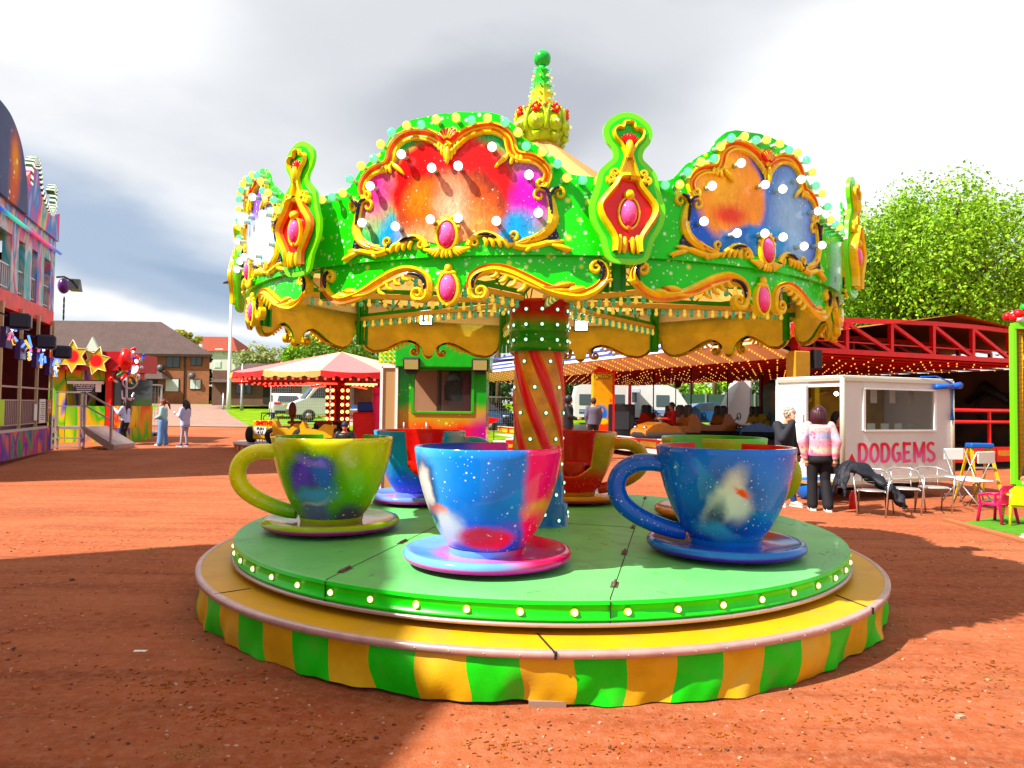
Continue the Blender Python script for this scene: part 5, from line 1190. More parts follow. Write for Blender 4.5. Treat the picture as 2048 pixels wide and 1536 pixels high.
def star_booth():
    Y = 24.5; p = gx(75, Y); root = thing('star_booth', 'red and rainbow painted booth with three yellow stars over its window', 'booth', p)
    B = lambda *a, **k: rel(pxbox(MB(), *a, **k), p)
    rain = swirl('rainbow_drips', [(.55, .02, .02), (.75, .35, .02), (.10, .40, .03), (.65, .45, .02), (.04, .08, .40), (.60, .05, .02), (.70, .30, .02)], 1.6)
    mb = MB(); pxbox(mb, 75, 738, 130, 892, Y, 2.2); pxbox(mb, 210, 738, 222, 892, Y, 2.2, mat=2); pxbox(mb, 130, 738, 210, 760, Y, 2.2); pxbox(mb, 130, 812, 210, 892, Y, 2.2, mat=1); pxbox(mb, 130, 760, 210, 812, Y + 1.9, .1, mat=3)
    rel(mb, p).build('painted_wall', [rain, swirl('green_yellow_drips', [(.04, .35, .03), (.10, .45, .04), (.50, .50, .02), (.04, .30, .05), (.65, .35, .02), (.04, .06, .25)], 1.7), mat('red_corner_post', (.55, .05, .02), .4), M['dark']], root)
    B(70, 702, 238, 740, Y - .3, 2.6).build('crimson_fascia', [mat('crimson_board', (.38, .010, .035), .4, var=.1)], root)
    B(222, 757, 246, 812, Y + .1, 2.0).build('side_glazing', [M['glass']], root); B(222, 812, 246, 890, Y + .1, 2.0).build('side_panel', [rain], root)
    w = B(134, 762, 207, 768, Y - .02, .06).build('window_frame', [M['white']], root)
    wb = B(148, 765, 190, 785, Y + .02, .04).build('warning_board', [mat('navy_board', (.02, .03, .10), .5)], root)
    c = at(169, 770.5, Y) - p; text('lettering', 'WARNING', .17, M['white'], wb, c); 
    mb = MB()
    for k, py in enumerate((775, 778.5, 782)): pxbox(mb, 152 + k, py, 187 - 2 * k, py + 1.2, Y, .01)
    rel(mb, p).build('small_print', [M['white']], wb)
    B(191, 764, 202, 784, Y, .03).build('white_notice', [M['white']], root)
    ym = airbrush('yellow_star_paint', (.62, .50, .02), [((0, 0, 0), (.23, .3, .23), (.60, .012, .01), .25)], wob=.01)
    for px, py, R, a in ((101, 716, .48, 200), (147, 713, .56, 90), (194, 722, .50, 75)):
        o = at(px, py, Y - .4 if px == 147 else Y - .33) - p; P = []
        for k in range(12 if False else 12):
            q = R_(a + 30 * k); r = R if k % 2 == 0 else R * .56; P.append((r * math.cos(q), r * math.sin(q)))
        mb = MB(); mb.prism(P, (0, .0, 0), (1, 0, 0), (0, 0, 1), .05, 0); s = mb.build('yellow_star', [ym], root, o)
        mb = MB(); mb.tube([(x, -.055, y) for x, y in P], .022, 6, closed=True); mb.build('white_star_edge', [mat('cream_edge', (.75, .75, .45), .4)], s)
    o = at(187, 697, Y) - p; mb = MB(); mb.prism([(-.25, -.1), (.25, -.1), (0, .4)], (0, 0, 0), (1, 0, 0), (0, 0, 1), .1); mb.build('pale_finial', [mat('pale_green_white', (.6, .75, .65), .5)], root, o)
    # cluster of carved figures and mirror lamps on the far corner
    rn = random.Random(2); cols = [M['red'], M['yellow'], M['chrome'], mat('blue_carving', (.03, .10, .60), .3), mat('white_lit', (.8, .8, .8), emit=(.9, .9, 1), es=1.0), mat('green_carving', (.03, .35, .15), .3)]
    mb = MB()
    for k in range(150):
        px = rn.gauss(258, 10); py = rn.gauss(730, 15); c = at(px, py, Y + rn.uniform(-.4, .4)); mb.ball(c, rn.uniform(.03, .09), 7, 5, rn.choice([0, 0, 1, 2, 3, 2, 4, 5]), (1, 1, rn.uniform(.6, 3)), Euler((rn.uniform(-1, 1), rn.uniform(-1, 1), 0)).to_matrix())
    pts = [at(x, y, Y - .5) for x, y in ((253, 698), (251, 720), (254, 740))]; mb.tube(pts, [.12, .24, .16], 10, 0)
    rel(mb, p).build('carved_figure_cluster', cols, root)
    mb = MB(); c = at(260, 762, Y) - p; mb.tube([c + Vector((.26 * math.cos(q), 0, .26 * math.sin(q))) for q in [2 * PI * k / 20 for k in range(20)]], .03, 6, closed=True)
    mb.bar(at(253, 745, Y) - p, at(253, 858, Y) - p, .05); mb.bar(at(245, 797, Y) - p, at(268, 797, Y) - p, .05); mb.tube([at(244, 780, Y) - p, at(245, 797, Y) - p, at(262, 800, Y) - p, at(268, 785, Y) - p], .035, 6); mb.build('bent_metal_frame', [mat('pale_violet_metal', (.6, .5, .6), .3, .6)], root)
    B(228, 812, 247, 856, Y - 1.0, .9).build('sweet_stand', [swirl('yellow_red_stripes', [(.7, .4, .02), (.75, .55, .05), (.55, .04, .02), (.2, .5, .3), (.7, .5, .05)], 3)], root)
star_booth()

# out of frame: an unseen ride front added and shaped to shade the left foreground
def shade_ride():
    root = thing('added_shade_ride', 'tall arched ride front added out of frame on the left to cast shade', 'fairground ride', (-9.1, 0, 0))
    P_ = [(-5, .15), (-5, 7), (-3.5, 8.2), (-2, 9.0), (-.8, 9.2), (0, 9.5), (.8, 9.5), (2, 9.2), (3.2, 8.9), (4.5, 8.7), (4.5, .15)]
    mb = MB(); mb.prism(P_, (-1.2, 0, 0), (0, 1, 0), (0, 0, 1), 2.4); mb.build('body', [swirl('ride_front_paint', [(.5, .05, .03), (.6, .3, .03), (.05, .1, .4), (.5, .1, .2), (.1, .4, .1)], .8)], root)
    mb = MB(); mb.tube([(1.22, y, z) for y, z in P_[1:-1]], .09, 8); mb.build('yellow_rim', [M['yellow']], root)
    mb = MB(); mb.box((1.24, -.2, 4.2), (.06, 8.6, .5)); mb.box((1.24, -.2, 6.6), (.06, 8.0, .35)); mb.build('painted_band', [M['red']], root)
    for y in (-4, -2, 0, 2, 4): mb = MB(); mb.box((1.4, y, 1.9), (.12, .12, 3.8)); mb.build('post', [M['white']], root)
    for y in (-4, 0, 4): mb = MB(); mb.cyl((0, y, 0), (0, y, .16), .25); mb.build('foot', [M['steel']], root)
shade_ride()

# ---- girls
denim = mat('pale_blue_denim', (.16, .28, .50), .8, var=.1, vs=8); lav = mat('pale_lavender_cotton', (.55, .60, .85), .8, var=.08); mint = mat('pale_mint_sweater', (.35, .55, .55), .8)
navy = mat('black_leggings', (.012, .014, .030), .7); grey = mat('grey_leggings', (.42, .40, .50), .8)
hbrown = mat('dark_brown_hair', (.045, .012, .014), .6); hred = mat('auburn_hair', (.16, .04, .03), .6); hblk = mat('black_brown_hair', (.02, .012, .014), .5)
def at_ground(px, Y): return gx(px, Y)
def cupx(root, V, s, hp): mb = MB(); mb.cyl((0, .0, 0), (0, 0, .09), .03, .035, n=10); mb.build('paper_cup', [M['white']], root, V['wrL'] + Vector((-.02, .09, .0)))
person('girl in white sweater and black leggings facing the booth with very long brown hair', at_ground(252, 23.6), 1.52, 170, lav, navy, M['white'], hbrown,
       dict(elL=(-.22, .12, 1.18), wrL=(-.18, .32, 1.34), hdL=(.2, .6, .5), elR=(.22, .12, 1.16), wrR=(.16, .32, 1.30), hdR=(-.2, .6, .5), knL=(-.1, .10, .50), anL=(-.11, .0, .085), anR=(.12, .10, .085), knR=(.1, .12, .5)), hairstyle='long', voxel=.02, topw=1.1, top_len=.84)
person('girl in pale mint sweater and wide blue jeans with a curly brown ponytail', at_ground(327, 23.6), 1.52, 190, mint, denim, M['white'], hred,
       dict(elL=(-.24, .02, 1.12), wrL=(-.08, .24, 1.02), hdL=(.5, .5, 0), elR=(.26, -.02, 1.12), wrR=(.10, .22, 1.0), hdR=(-.5, .5, 0), anL=(-.19, .04, .085), anR=(.17, -.05, .085), knL=(-.13, .03, .5), knR=(.12, -.02, .5)), hairstyle='tail', voxel=.02, legw=1.5, topw=1.12, top_len=.90)
person('girl in long lavender hoodie and grey leggings holding a cup, dark hair down her back', at_ground(371, 23.4), 1.52, 165, lav, grey, mat('dark_purple_trainers', (.08, .04, .12), .5), hblk,
       dict(elL=(-.22, .06, 1.12), wrL=(-.10, .26, 1.18), hdL=(.3, .6, .2), elR=(.24, .04, 1.12), wrR=(.12, .22, 1.2), hdR=(-.4, .5, .2), anL=(-.12, .06, .085), anR=(.12, .0, .085)), hairstyle='long', voxel=.02, topw=1.2, top_len=.72, legw=.85, extra=cupx, skirtlen=.76)
# ================================================================ trees
def leafmat(name, a, b):
    m = bpy.data.materials.new(name); m.use_nodes = True; nt = m.node_tree; N = nt.nodes; L = nt.links; s = N['Principled BSDF']; s.inputs['Roughness'].default_value = .6; s.inputs['Specular IOR Level'].default_value = .25
    g = N.new('ShaderNodeNewGeometry'); r = N.new('ShaderNodeValToRGB'); r.color_ramp.elements[0].color = (*a, 1); r.color_ramp.elements[1].color = (*b, 1); L.new(g.outputs['Random Per Island'], r.inputs[0]); L.new(r.outputs[0], s.inputs['Base Color'])
    t = N.new('ShaderNodeBsdfTranslucent'); L.new(r.outputs[0], t.inputs[0]); x = N.new('ShaderNodeMixShader'); x.inputs[0].default_value = .3
    L.new(s.outputs[0], x.inputs[1]); L.new(t.outputs[0], x.inputs[2]); L.new(x.outputs[0], N['Material Output'].inputs[0]); return m
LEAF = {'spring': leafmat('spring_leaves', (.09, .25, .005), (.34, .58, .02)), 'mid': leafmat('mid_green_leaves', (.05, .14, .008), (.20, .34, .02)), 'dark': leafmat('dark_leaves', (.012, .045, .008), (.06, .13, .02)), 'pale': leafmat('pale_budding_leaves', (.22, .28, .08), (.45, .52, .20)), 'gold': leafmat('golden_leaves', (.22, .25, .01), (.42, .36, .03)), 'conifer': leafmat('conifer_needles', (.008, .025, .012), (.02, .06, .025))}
M['bark'] = mat('bark', (.10, .065, .04), .95, var=.3, vs=6, bump=.8, bs=12)
def tree(label, px, ytop, ybot, Y, wpx, kind, n=6000, leaf=.22, seed=1, trunk=True, shape='round', cat='tree', group=None, clumps=60, tpx=None, name='broadleaf_tree'):
    rn = random.Random(seed); p = gx(px, Y); H = at(px, ytop, Y).z - p.z; zb = at(px, ybot, Y).z - p.z; R = wpx / 2 / F_PX * Y; cz = (H + zb) / 2; rh = (H - zb) / 2
    root = thing(name, label, cat, p, 0, group); mb = MB(); cl = []
    for i in range(clumps):
        for _ in range(40):
            x, y, z = rn.uniform(-1, 1), rn.uniform(-1, 1), rn.uniform(-1, 1); d = math.sqrt(x * x + y * y + z * z)
            if shape == 'cone':
                if math.hypot(x, y) > (1 - (z + 1) / 2) * .95 + .05: continue
            elif d > .86 or d < .25: continue
            break
        cl.append((Vector((x * R, y * R, cz + z * rh)), rn.uniform(.18, .36) * (min(R, rh) if shape == 'cone' else (R + rh) / 2) * (.8 if shape == 'cone' else 1)))
    vs = []; fs = []; per = max(1, n // clumps)
    for c, r in cl:
        for k in range(per):
            d = Vector((rn.gauss(0, 1), rn.gauss(0, 1), rn.gauss(0, 1))).normalized(); q = c + d * r * rn.uniform(.45, 1.12)
            nrm = (d + Vector((rn.gauss(0, .6), rn.gauss(0, .6), rn.gauss(0, .6) + .3))).normalized(); a = nrm.orthogonal().normalized(); a = Matrix.Rotation(rn.uniform(0, 6.28), 3, nrm) @ a; b = nrm.cross(a); s = leaf * rn.uniform(.5, 1.2)
            i = len(vs); vs += [q - a * s * .5, q + b * s * .32 + nrm * s * .06, q + a * s * .5, q - b * s * .32 + nrm * s * .06]; fs.append((i, i + 1, i + 2, i + 3))
    mb.add(vs, fs); mb.build('crown', [LEAF[kind]], root)
    if trunk:
        mb = MB(); tr = max(.12, R * .05); mb.tube([(0, 0, -.1), (.02 * H, 0, cz * .5), (0, .1, cz)], [tr * 1.2, tr, tr * .7], 10)
        for c, r in cl[::3]: s = Vector((0, 0, max(zb * .6, cz * .45) + rn.uniform(0, .5) * rh)); mb.tube([s, (s + c) / 2 + Vector((0, 0, .1 * rh)), c], [tr * .4, tr * .25, tr * .1], 6)
        mb.build('trunk', [M['bark']], root)
    return root
tree('great spring green broadleaf tree rising behind the red truss roof on the right', 1880, 368, 700, 40, 500, 'spring', 46000, .24, 3, clumps=190)
tree('lower green tree left of the great spring green tree, behind the truss roof', 1735, 500, 720, 46, 190, 'mid', 7000, .30, 8, clumps=50)
tree('dark green tree at the right frame edge beyond the great spring green one', 2035, 520, 720, 48, 150, 'mid', 6000, .30, 9, clumps=40)
tree('tall yellow green tree rising behind the pay booth roof, left of the twisted column', 690, 655, 770, 62, 230, 'mid', 9000, .35, 5, clumps=60)
tree('rounded bright green tree above the striped canopy of the small roundabout', 615, 668, 760, 66, 110, 'spring', 5000, .35, 6, clumps=40)
tree('pale budding bushes seen left of the orange gable wall', 520, 692, 745, 85, 110, 'pale', 3500, .40, 7, trunk=False, clumps=40, cat='bush', name='bush')
tree('golden green bushy tree behind the brown roof of the brick terrace', 369, 650, 720, 88, 60, 'gold', 3500, .35, 12, clumps=30)
tree('small dark treetop poking over the brown roof ridge', 326, 643, 690, 90, 18, 'mid', 700, .3, 13, clumps=12)
tree('tall dark narrow conifer between the brick terrace and the white house', 409, 674, 800, 77, 42, 'conifer', 5000, .28, 14, shape='cone', clumps=70, name='conifer')
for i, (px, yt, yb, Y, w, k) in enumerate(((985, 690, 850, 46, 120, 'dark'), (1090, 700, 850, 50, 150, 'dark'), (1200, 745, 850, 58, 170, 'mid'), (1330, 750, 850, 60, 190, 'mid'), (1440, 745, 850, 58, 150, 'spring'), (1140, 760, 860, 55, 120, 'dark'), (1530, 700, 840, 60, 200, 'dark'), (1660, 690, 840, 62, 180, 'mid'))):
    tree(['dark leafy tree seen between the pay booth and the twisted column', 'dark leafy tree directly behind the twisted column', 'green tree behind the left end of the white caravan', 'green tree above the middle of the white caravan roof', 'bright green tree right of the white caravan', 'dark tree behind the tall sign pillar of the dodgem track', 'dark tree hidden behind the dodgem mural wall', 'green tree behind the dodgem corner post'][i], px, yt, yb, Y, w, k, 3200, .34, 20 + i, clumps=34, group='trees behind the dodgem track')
for i, (px, Y, w) in enumerate(((995, 42, 10), (1382, 52, 7), (1428, 54, 8), (1286, 55, 6))):
    p = gx(px, Y); r = w / 2 / F_PX * Y; mb = MB(); mb.tube([(0, 0, 0), (.05, 0, 3), (-.1, 0, 8)], [r * 1.2, r, r * .8], 9)
    tag(mb.build('tree_trunk', [M['bark']], loc=p), ['thick dark tree trunk between the pay booth and the twisted column', 'dark tree trunk just right of the white caravan', 'dark tree trunk left of the dodgem mural wall', 'thin dark tree trunk above the white caravan roof'][i], 'tree trunk')
# ================================================================ houses
def brick(name, a, b, sc=1):
    m = bpy.data.materials.new(name); m.use_nodes = True; nt = m.node_tree; N = nt.nodes; L = nt.links; s = N['Principled BSDF']; s.inputs['Roughness'].default_value = .9
    tc = N.new('ShaderNodeTexCoord'); mp = N.new('ShaderNodeMapping'); mp.inputs['Rotation'].default_value = (PI / 2, 0, 0); L.new(tc.outputs['Object'], mp.inputs[0])
    br = N.new('ShaderNodeTexBrick'); br.inputs['Scale'].default_value = 2.2 * sc; br.inputs['Color1'].default_value = (*a, 1); br.inputs['Color2'].default_value = (*b, 1); br.inputs['Mortar'].default_value = tuple(v * .75 for v in a) + (1,); br.inputs['Mortar Size'].default_value = .02; L.new(mp.outputs[0], br.inputs[0])
    n = N.new('ShaderNodeTexNoise'); n.inputs['Scale'].default_value = .8; L.new(tc.outputs['Object'], n.inputs[0]); x = N.new('ShaderNodeMix'); x.data_type = 'RGBA'; x.blend_type = 'MULTIPLY'; x.inputs[0].default_value = .5; L.new(br.outputs[0], x.inputs[6]); L.new(n.outputs['Fac'], x.inputs[7]); L.new(x.outputs[2], s.inputs['Base Color']); return m
M['brick'] = brick('orange_brick', (.36, .13, .045), (.28, .095, .035)); M['brick2'] = brick('dull_brown_brick', (.17, .075, .045), (.13, .06, .04)); M['tile'] = brick('brown_roof_tiles', (.075, .042, .038), (.11, .062, .055), 1.6); M['redtile'] = mat('red_brown_tiles', (.24, .06, .04), .8, var=.15, vs=3)
M['harl'] = mat('pale_render', (.60, .58, .55), .9); M['upvc'] = mat('dark_brown_frame', (.035, .022, .018), .4); M['blind'] = mat('white_blind_behind_glass', (.55, .62, .58), .4)
def win(root, o, px0, py0, px1, py1, Y, split=1, bl=True, fm=None):
    mb = MB(); pxbox(mb, px0, py0, px1, py1, Y - .06, .1); rel(mb, o); f = mb.build('window', [fm or M['upvc']], root)
    mb = MB(); w = (px1 - px0 - 1.2) / split
    for i in range(split): pxbox(mb, px0 + 1.2 + i * w, py0 + 1.4, px0 + (i + 1) * w, py1 - 1.4, Y - .10, .03)
    rel(mb, o); mb.build('pane', [M['blind'] if bl else M['glass']], f); return f
def brick_house():
    Y = 74; o = gx(100, Y); r = thing('brick_terrace', 'long two storey orange brick terrace with a dark brown hipped roof', 'house', o)
    a_, b_ = at(60, 700, Y), at(420, 700, Y); mb = MB(); mb.prism([(a_.x, Y), (b_.x, Y), (b_.x * 82 / 74 - .3, Y + 8), (a_.x - 3, Y + 8)], (0, 0, 0), (1, 0, 0), (0, 1, 0), .01); zt_, zb_ = at(240, 703, Y).z, 0
    mb = MB(); pl_ = [(a_.x, Y), (b_.x, Y), (b_.x * 82 / 74 - .3, Y + 8), (a_.x - 3, Y + 8)]; mb.prism(pl_, (0, 0, 0), (1, 0, 0), (0, 1, 0), zt_); rel(mb, o).build('wall', [M['brick']], r)
    mb = MB(); e0, e1, h0, h1, h2 = at(55, 690, Y - .5), at(425, 709, Y - .5), at(60, 634, Y + 4), at(322, 650, Y + 4), at(275, 647, Y + 4)
    zt = (h0.z + h1.z) / 2; ze = e1.z; b0, b1 = Vector((e0.x, Y + 8.5, ze)), Vector((e1.x * 82.5 / 73.5 - .2, Y + 8.5, ze)); e0.z = ze; h0.z = zt; h1.z = zt
    mb.add([e0, e1, h1, h0, b0, b1], [(0, 1, 2, 3), (1, 5, 2), (5, 4, 3, 2), (4, 0, 3), (1, 0, 4, 5)]); rf = rel(mb, o).build('roof', [M['tile']], r)
    mb = MB(); mb.bar(e0 - o - Vector((0, .05, .12)), e1 - o - Vector((0, .05, .12)), .12, .25); mb.build('gutter', [M['upvc']], r)
    mb = MB(); pxbox(mb, 398, 688, 403, 698, Y + 1, .4); rel(mb, o).build('flue', [M['white']], r)
    win(r, o, 332, 709, 360, 736, Y, 2, False); win(r, o, 381, 711, 404, 732, Y, 2, False); win(r, o, 330, 757, 358, 784, Y, 1); win(r, o, 379, 758, 402, 779, Y, 2)
    win(r, o, 215, 703, 240, 722, Y, 2); win(r, o, 288, 760, 300, 800, Y, 1, False)
    mb = MB(); pxbox(mb, 302, 758, 314, 806, Y - .05, .1); rel(mb, o).build('door', [M['upvc']], r)
    mb = MB(); a, b, c, d = at(272, 757, Y - 2), at(326, 757, Y - 2), at(322, 741, Y), at(280, 738, Y); d.z = c.z; b.z = a.z; a2, b2 = a.copy(), b.copy(); a2.y = b2.y = Y
    mb.add([a, b, c, d, a2, b2], [(0, 1, 2, 3), (1, 5, 2), (0, 3, 4), (0, 4, 5, 1)]); rel(mb, o).build('porch_roof', [M['tile']], r)
    mb = MB(); pxbox(mb, 276, 757, 280, 806, Y - 1.9, .2); pxbox(mb, 318, 757, 321, 770, Y - 1.9, .2); rel(mb, o).build('porch_post', [M['upvc']], r)
    mb = MB(); pxbox(mb, 367, 706, 369, 806, Y - .12, .1); rel(mb, o).build('drainpipe', [M['upvc']], r)
    for px, py in ((321, 736), (384, 752)):
        mb = MB(); mb.tube([(0, 0, 0), (0, -.25, .03)], [.38, .30], 14); mb.bar((0, .3, -.3), (0, 0, 0), .05); mb.build('satellite_dish', [mat('grey_dish', (.10, .10, .12), .5)], r, at(px, py, Y - .3) - o)
    mb = MB(); pxbox(mb, 317, 775, 326, 788, Y - .1, .12); rel(mb, o).build('meter_box', [M['upvc']], r)
brick_house()
def white_house():
    Y = 105; o = gx(430, Y); r = thing('white_house', 'white rendered house with a red brown roof behind the street lamp', 'house', o)
    mb = MB(); pxbox(mb, 400, 700, 470, 812, Y, 9); rel(mb, o).build('wall', [M['harl']], r)
    mb = MB(); a, b, c, d = at(392, 702, Y - .5), at(474, 702, Y - .5), at(466, 673, Y + 4), at(392, 673, Y + 4); c.z = d.z; b2 = Vector((b.x, Y + 9.5, b.z)); a2 = Vector((a.x, Y + 9.5, a.z))
    mb.add([a, b, c, d, a2, b2], [(0, 1, 2, 3), (1, 5, 2), (5, 4, 3, 2), (4, 0, 3)]); rel(mb, o).build('roof', [M['redtile']], r)
    win(r, o, 430, 697, 446, 711, Y, 2, True, M['white']); win(r, o, 428, 722, 442, 736, Y, 1, True, M['white'])
white_house()
def bungalow():
    Y = 64; o = gx(430, Y); r = thing('bungalow', 'low dark brick bungalow with brown tiled roof behind the small roundabout', 'house', o)
    mb = MB(); pxbox(mb, 424, 742, 700, 812, Y, 7); rel(mb, o).build('wall', [M['brick2']], r)
    mb = MB(); a, b, c, d = at(418, 764, Y - .6), at(706, 758, Y - .6), at(690, 720, Y + 3.5), at(492, 727, Y + 3.5); b.z = a.z; c.z = d.z; a2, b2 = Vector((a.x, Y + 7.6, a.z)), Vector((b.x, Y + 7.6, b.z))
    mb.add([a, b, c, d, a2, b2], [(0, 1, 2, 3), (1, 5, 2), (5, 4, 3, 2), (4, 0, 3), (1, 0, 4, 5)]); rel(mb, o).build('roof', [M['tile']], r)
    win(r, o, 472, 761, 503, 788, Y, 1, False); win(r, o, 553, 765, 582, 786, Y, 2, False); win(r, o, 604, 768, 630, 790, Y, 2, True, M['harl'])
    mb = MB(); pxbox(mb, 526, 764, 540, 806, Y - .06, .1); rel(mb, o).build('door', [M['dark']], r)
bungalow()
def gable():
    Y = 78; o = gx(590, Y); r = thing('gable_house', 'house with an orange brick gable wall peeping over the bungalow roof', 'house', o)
    a, b, c = at(554, 727, Y) - o, at(655, 727, Y) - o, at(578, 688, Y) - o; mb = MB(); mb.prism([(a.x, 0), (b.x, 0), (b.x, b.z), (c.x + 1.2, c.z), (a.x, a.z)], (0, 6, 0), (1, 0, 0), (0, 0, 1), 6); mb.build('gable_wall', [M['brick']], r)
    mb = MB(); mb.bar((a.x, 3, a.z), (c.x + 1.2, 3, c.z + .1), 6.4, .15); mb.bar((c.x + 1.2, 3, c.z + .1), (b.x + .2, 3, b.z), 6.4, .15); mb.build('roof', [M['redtile']], r)
gable()
# ================================================================ lamp posts, fences
def lamp_post(px, ytop, Y, label, head=True, w=.1, name='street_lamp', cat='street lamp'):
    p = gx(px, Y); H = at(px, ytop, Y).z - p.z; r = thing(name, label, cat, p)
    mb = MB(); mb.tube([(0, 0, 0), (0, 0, H * .15), (0, 0, H)], [w * 1.3, w, w * .55], 10); mb.build('pole', [M['white'] if head else M['steel']], r)
    if head: mb = MB(); mb.prism([(-.75, -.05), (.05, -.05), (.05, .1), (-.3, .18), (-.65, .05)], (0, .15, H), (1, 0, 0), (0, 0, 1), .3); mb.build('lamp_head', [M['black']], r)
    return r
lamp_post(457, 566, 62, 'tall white street lamp with a small dark head standing before the white house', w=.17)
lamp_post(483, 727, 60, 'short grey pole beside the tall white street lamp', False, .12, 'grey_pole', 'pole')
lamp_post(446, 786, 61, 'knee high white marker post in the grass left of the street lamp', False, .1, 'marker_post', 'post')
lamp_post(983, 765, 37, 'thin grey pole in front of the dark tree trunk beside the pay booth', False, .04, 'grey_pole', 'pole')
lamp_post(277, 752, 29, 'thin white pole with a small sign next to the mesh fence panel', False, .03, 'sign_pole', 'sign')
def mesh_panel(a, b, yt, yb, label, lean=0, name='mesh_fence_panel'):
    p, q = a, b; r = thing(name, label, 'fence', p); L_ = (q - p); L_.z = 0; zt = at(a_px[0], yt, p.y).z - p.z; mb = MB(); zb = .1
    f = lambda t, z: Vector((L_.x * t, L_.y * t + lean * z, z))
    for t in (0, 1): mb.bar(f(t, 0), f(t, zt), .05)
    for z in (zb, zt): mb.bar(f(0, z), f(1, z), .05)
    mb.build('frame', [mat('pale_galvanised_tube', (.62, .66, .66), .4, .4)], r); mb = MB(); n = int(L_.length / .11)
    for k in range(1, n): mb.bar(f(k / n, zb), f(k / n, zt), .008)
    for k in range(1, 12): mb.bar(f(0, zb + (zt - zb) * k / 12), f(1, zb + (zt - zb) * k / 12), .006)
    mb.build('wire_mesh', [M['steel']], r)
    for t in (.02, .98): mb = MB(); mb.box(f(t, .06), (.25, .7, .12), bev=.03); mb.build('foot_block', [M['rubber']], r)
a_px = (297, 0); mesh_panel(gx(277, 28), gx(322, 28.6), 769, 838, 'wire mesh fence panel standing behind the girls')
a_px = (600, 0); mesh_panel(gx(541, 38), gx(662, 38.5), 771, 835, 'wire mesh fence panel standing in front of the white cars')
a_px = (995, 0); mesh_panel(gx(970, 33), gx(1075, 34), 794, 850, 'wire mesh fence panel in front of the dark blue car'); a_px = (1300, 0)
p0, p1 = gx(1060, 50), gx(1700, 52)
def hoarding():
    r = thing('green_fence', 'long dark green fence behind the caravan and the dodgem track', 'fence', p0); d = p1 - p0; mb = MB(); mb.bar((0, 0, 1.0), (d.x, d.y, 1.0), .06, 1.9); mb.build('fence_boards', [mat('grey_green_fence_mesh', (.05, .09, .07), .8, var=.2)], r); mb = MB()
    for k in range(14): mb.box((d.x * k / 13, d.y * k / 13 - .06, 1), (.1, .1, 2.1)); 
    mb.build('fence_posts', [M['steel']], r)
hoarding()
# ================================================================ cars
def car(label, loc, heading, body, prof, L_, Wd, wheels, wr, glassp, rear=None, front=None, name='parked_car', cat='car', plate=None, plate_txt=None, group=None, low=None):
    r = thing(name, label, cat, loc, R_(heading), group); w2 = Wd / 2
    mb = MB(); sm = spline(prof + [], 3); mb.prism([(x, z) for x, z in prof], (0, w2 - .06, 0), (1, 0, 0), (0, 0, 1), Wd - .12); mb.prism([(x * .985, .06 + z * .955) for x, z in prof if True], (0, w2, 0), (1, 0, 0), (0, 0, 1), Wd)
    b = mb.build('body', [body], r, bevel=.05)
    for s in (-1, 1): mb = MB(); mb.prism(glassp, (0, s * (w2 + .006) + (.0 if s > 0 else .02), 0), (1, 0, 0), (0, 0, 1), .02); mb.build('side_window', [M['glass']], r)
    for x in wheels:
        for s in (-1, 1):
            mb = MB(); mb.lathe([(wr * .55, -.11), (wr, -.10), (wr, .10), (wr * .55, .11)], 24); o = mb.build('wheel', [M['rubber']], r, (x, s * (w2 - .08), wr)); o.rotation_euler = (PI / 2, 0, 0)
            mb = MB(); mb.cyl((0, 0, -.09), (0, 0, .09), wr * .56, n=20); 
            for k in range(5): a = 2 * PI * k / 5; mb.bar((0, 0, -s * .10), (wr * .5 * math.cos(a), wr * .5 * math.sin(a), -s * .10), .05, .02)
            mb.build('rim', [M['alu']], o)
    if rear: rear(r)
    if front: front(r)
    return r
SUV = [(-2.3, .35), (-2.33, .85), (-2.28, 1.05), (-2.05, 1.50), (-1.7, 1.62), (-.3, 1.66), (.35, 1.58), (1.05, 1.10), (2.1, .98), (2.3, .80), (2.33, .38)]
def suv_rear(r):
    for s in (-1, 1): mb = MB(); mb.box((-2.30, s * .66, .98), (.10, .42, .16), bev=.02); mb.build('tail_light', [mat('red_lens', (.55, .02, .01), .2, coat=1)], r)
    mb = MB(); mb.add([(-2.29, -.66, 1.10), (-2.29, .66, 1.10), (-2.09, .58, 1.48), (-2.09, -.58, 1.48)], [(0, 1, 2, 3)]); mb.v = [(x - .03, y, z) for x, y, z in mb.v]; mb.build('rear_window', [M['glass']], r)
    mb = MB(); mb.box((-2.35, 0, .86), (.03, .52, .12)); mb.build('number_plate', [mat('yellow_plate', (.75, .50, .03), .4)], r); mb = MB(); mb.box((-2.33, 0, .42), (.12, 1.6, .22), bev=.03); mb.build('bumper', [M['black']], r)
car('white five door car parked on the grass with its rear to the camera', gx(568, 46.5) + Vector((-.3, 1.2, 0)), 112, M['white'], SUV, 4.6, 1.85, (-1.35, 1.4), .35, [(-1.95, 1.08), (-1.75, 1.50), (-.3, 1.55), (.3, 1.48), (.85, 1.10)], rear=suv_rear)
VAN = [(-2.6, .4), (-2.6, 2.3), (.9, 2.35), (1.35, 2.15), (1.95, 1.35), (2.55, 1.12), (2.75, .85), (2.75, .4)]
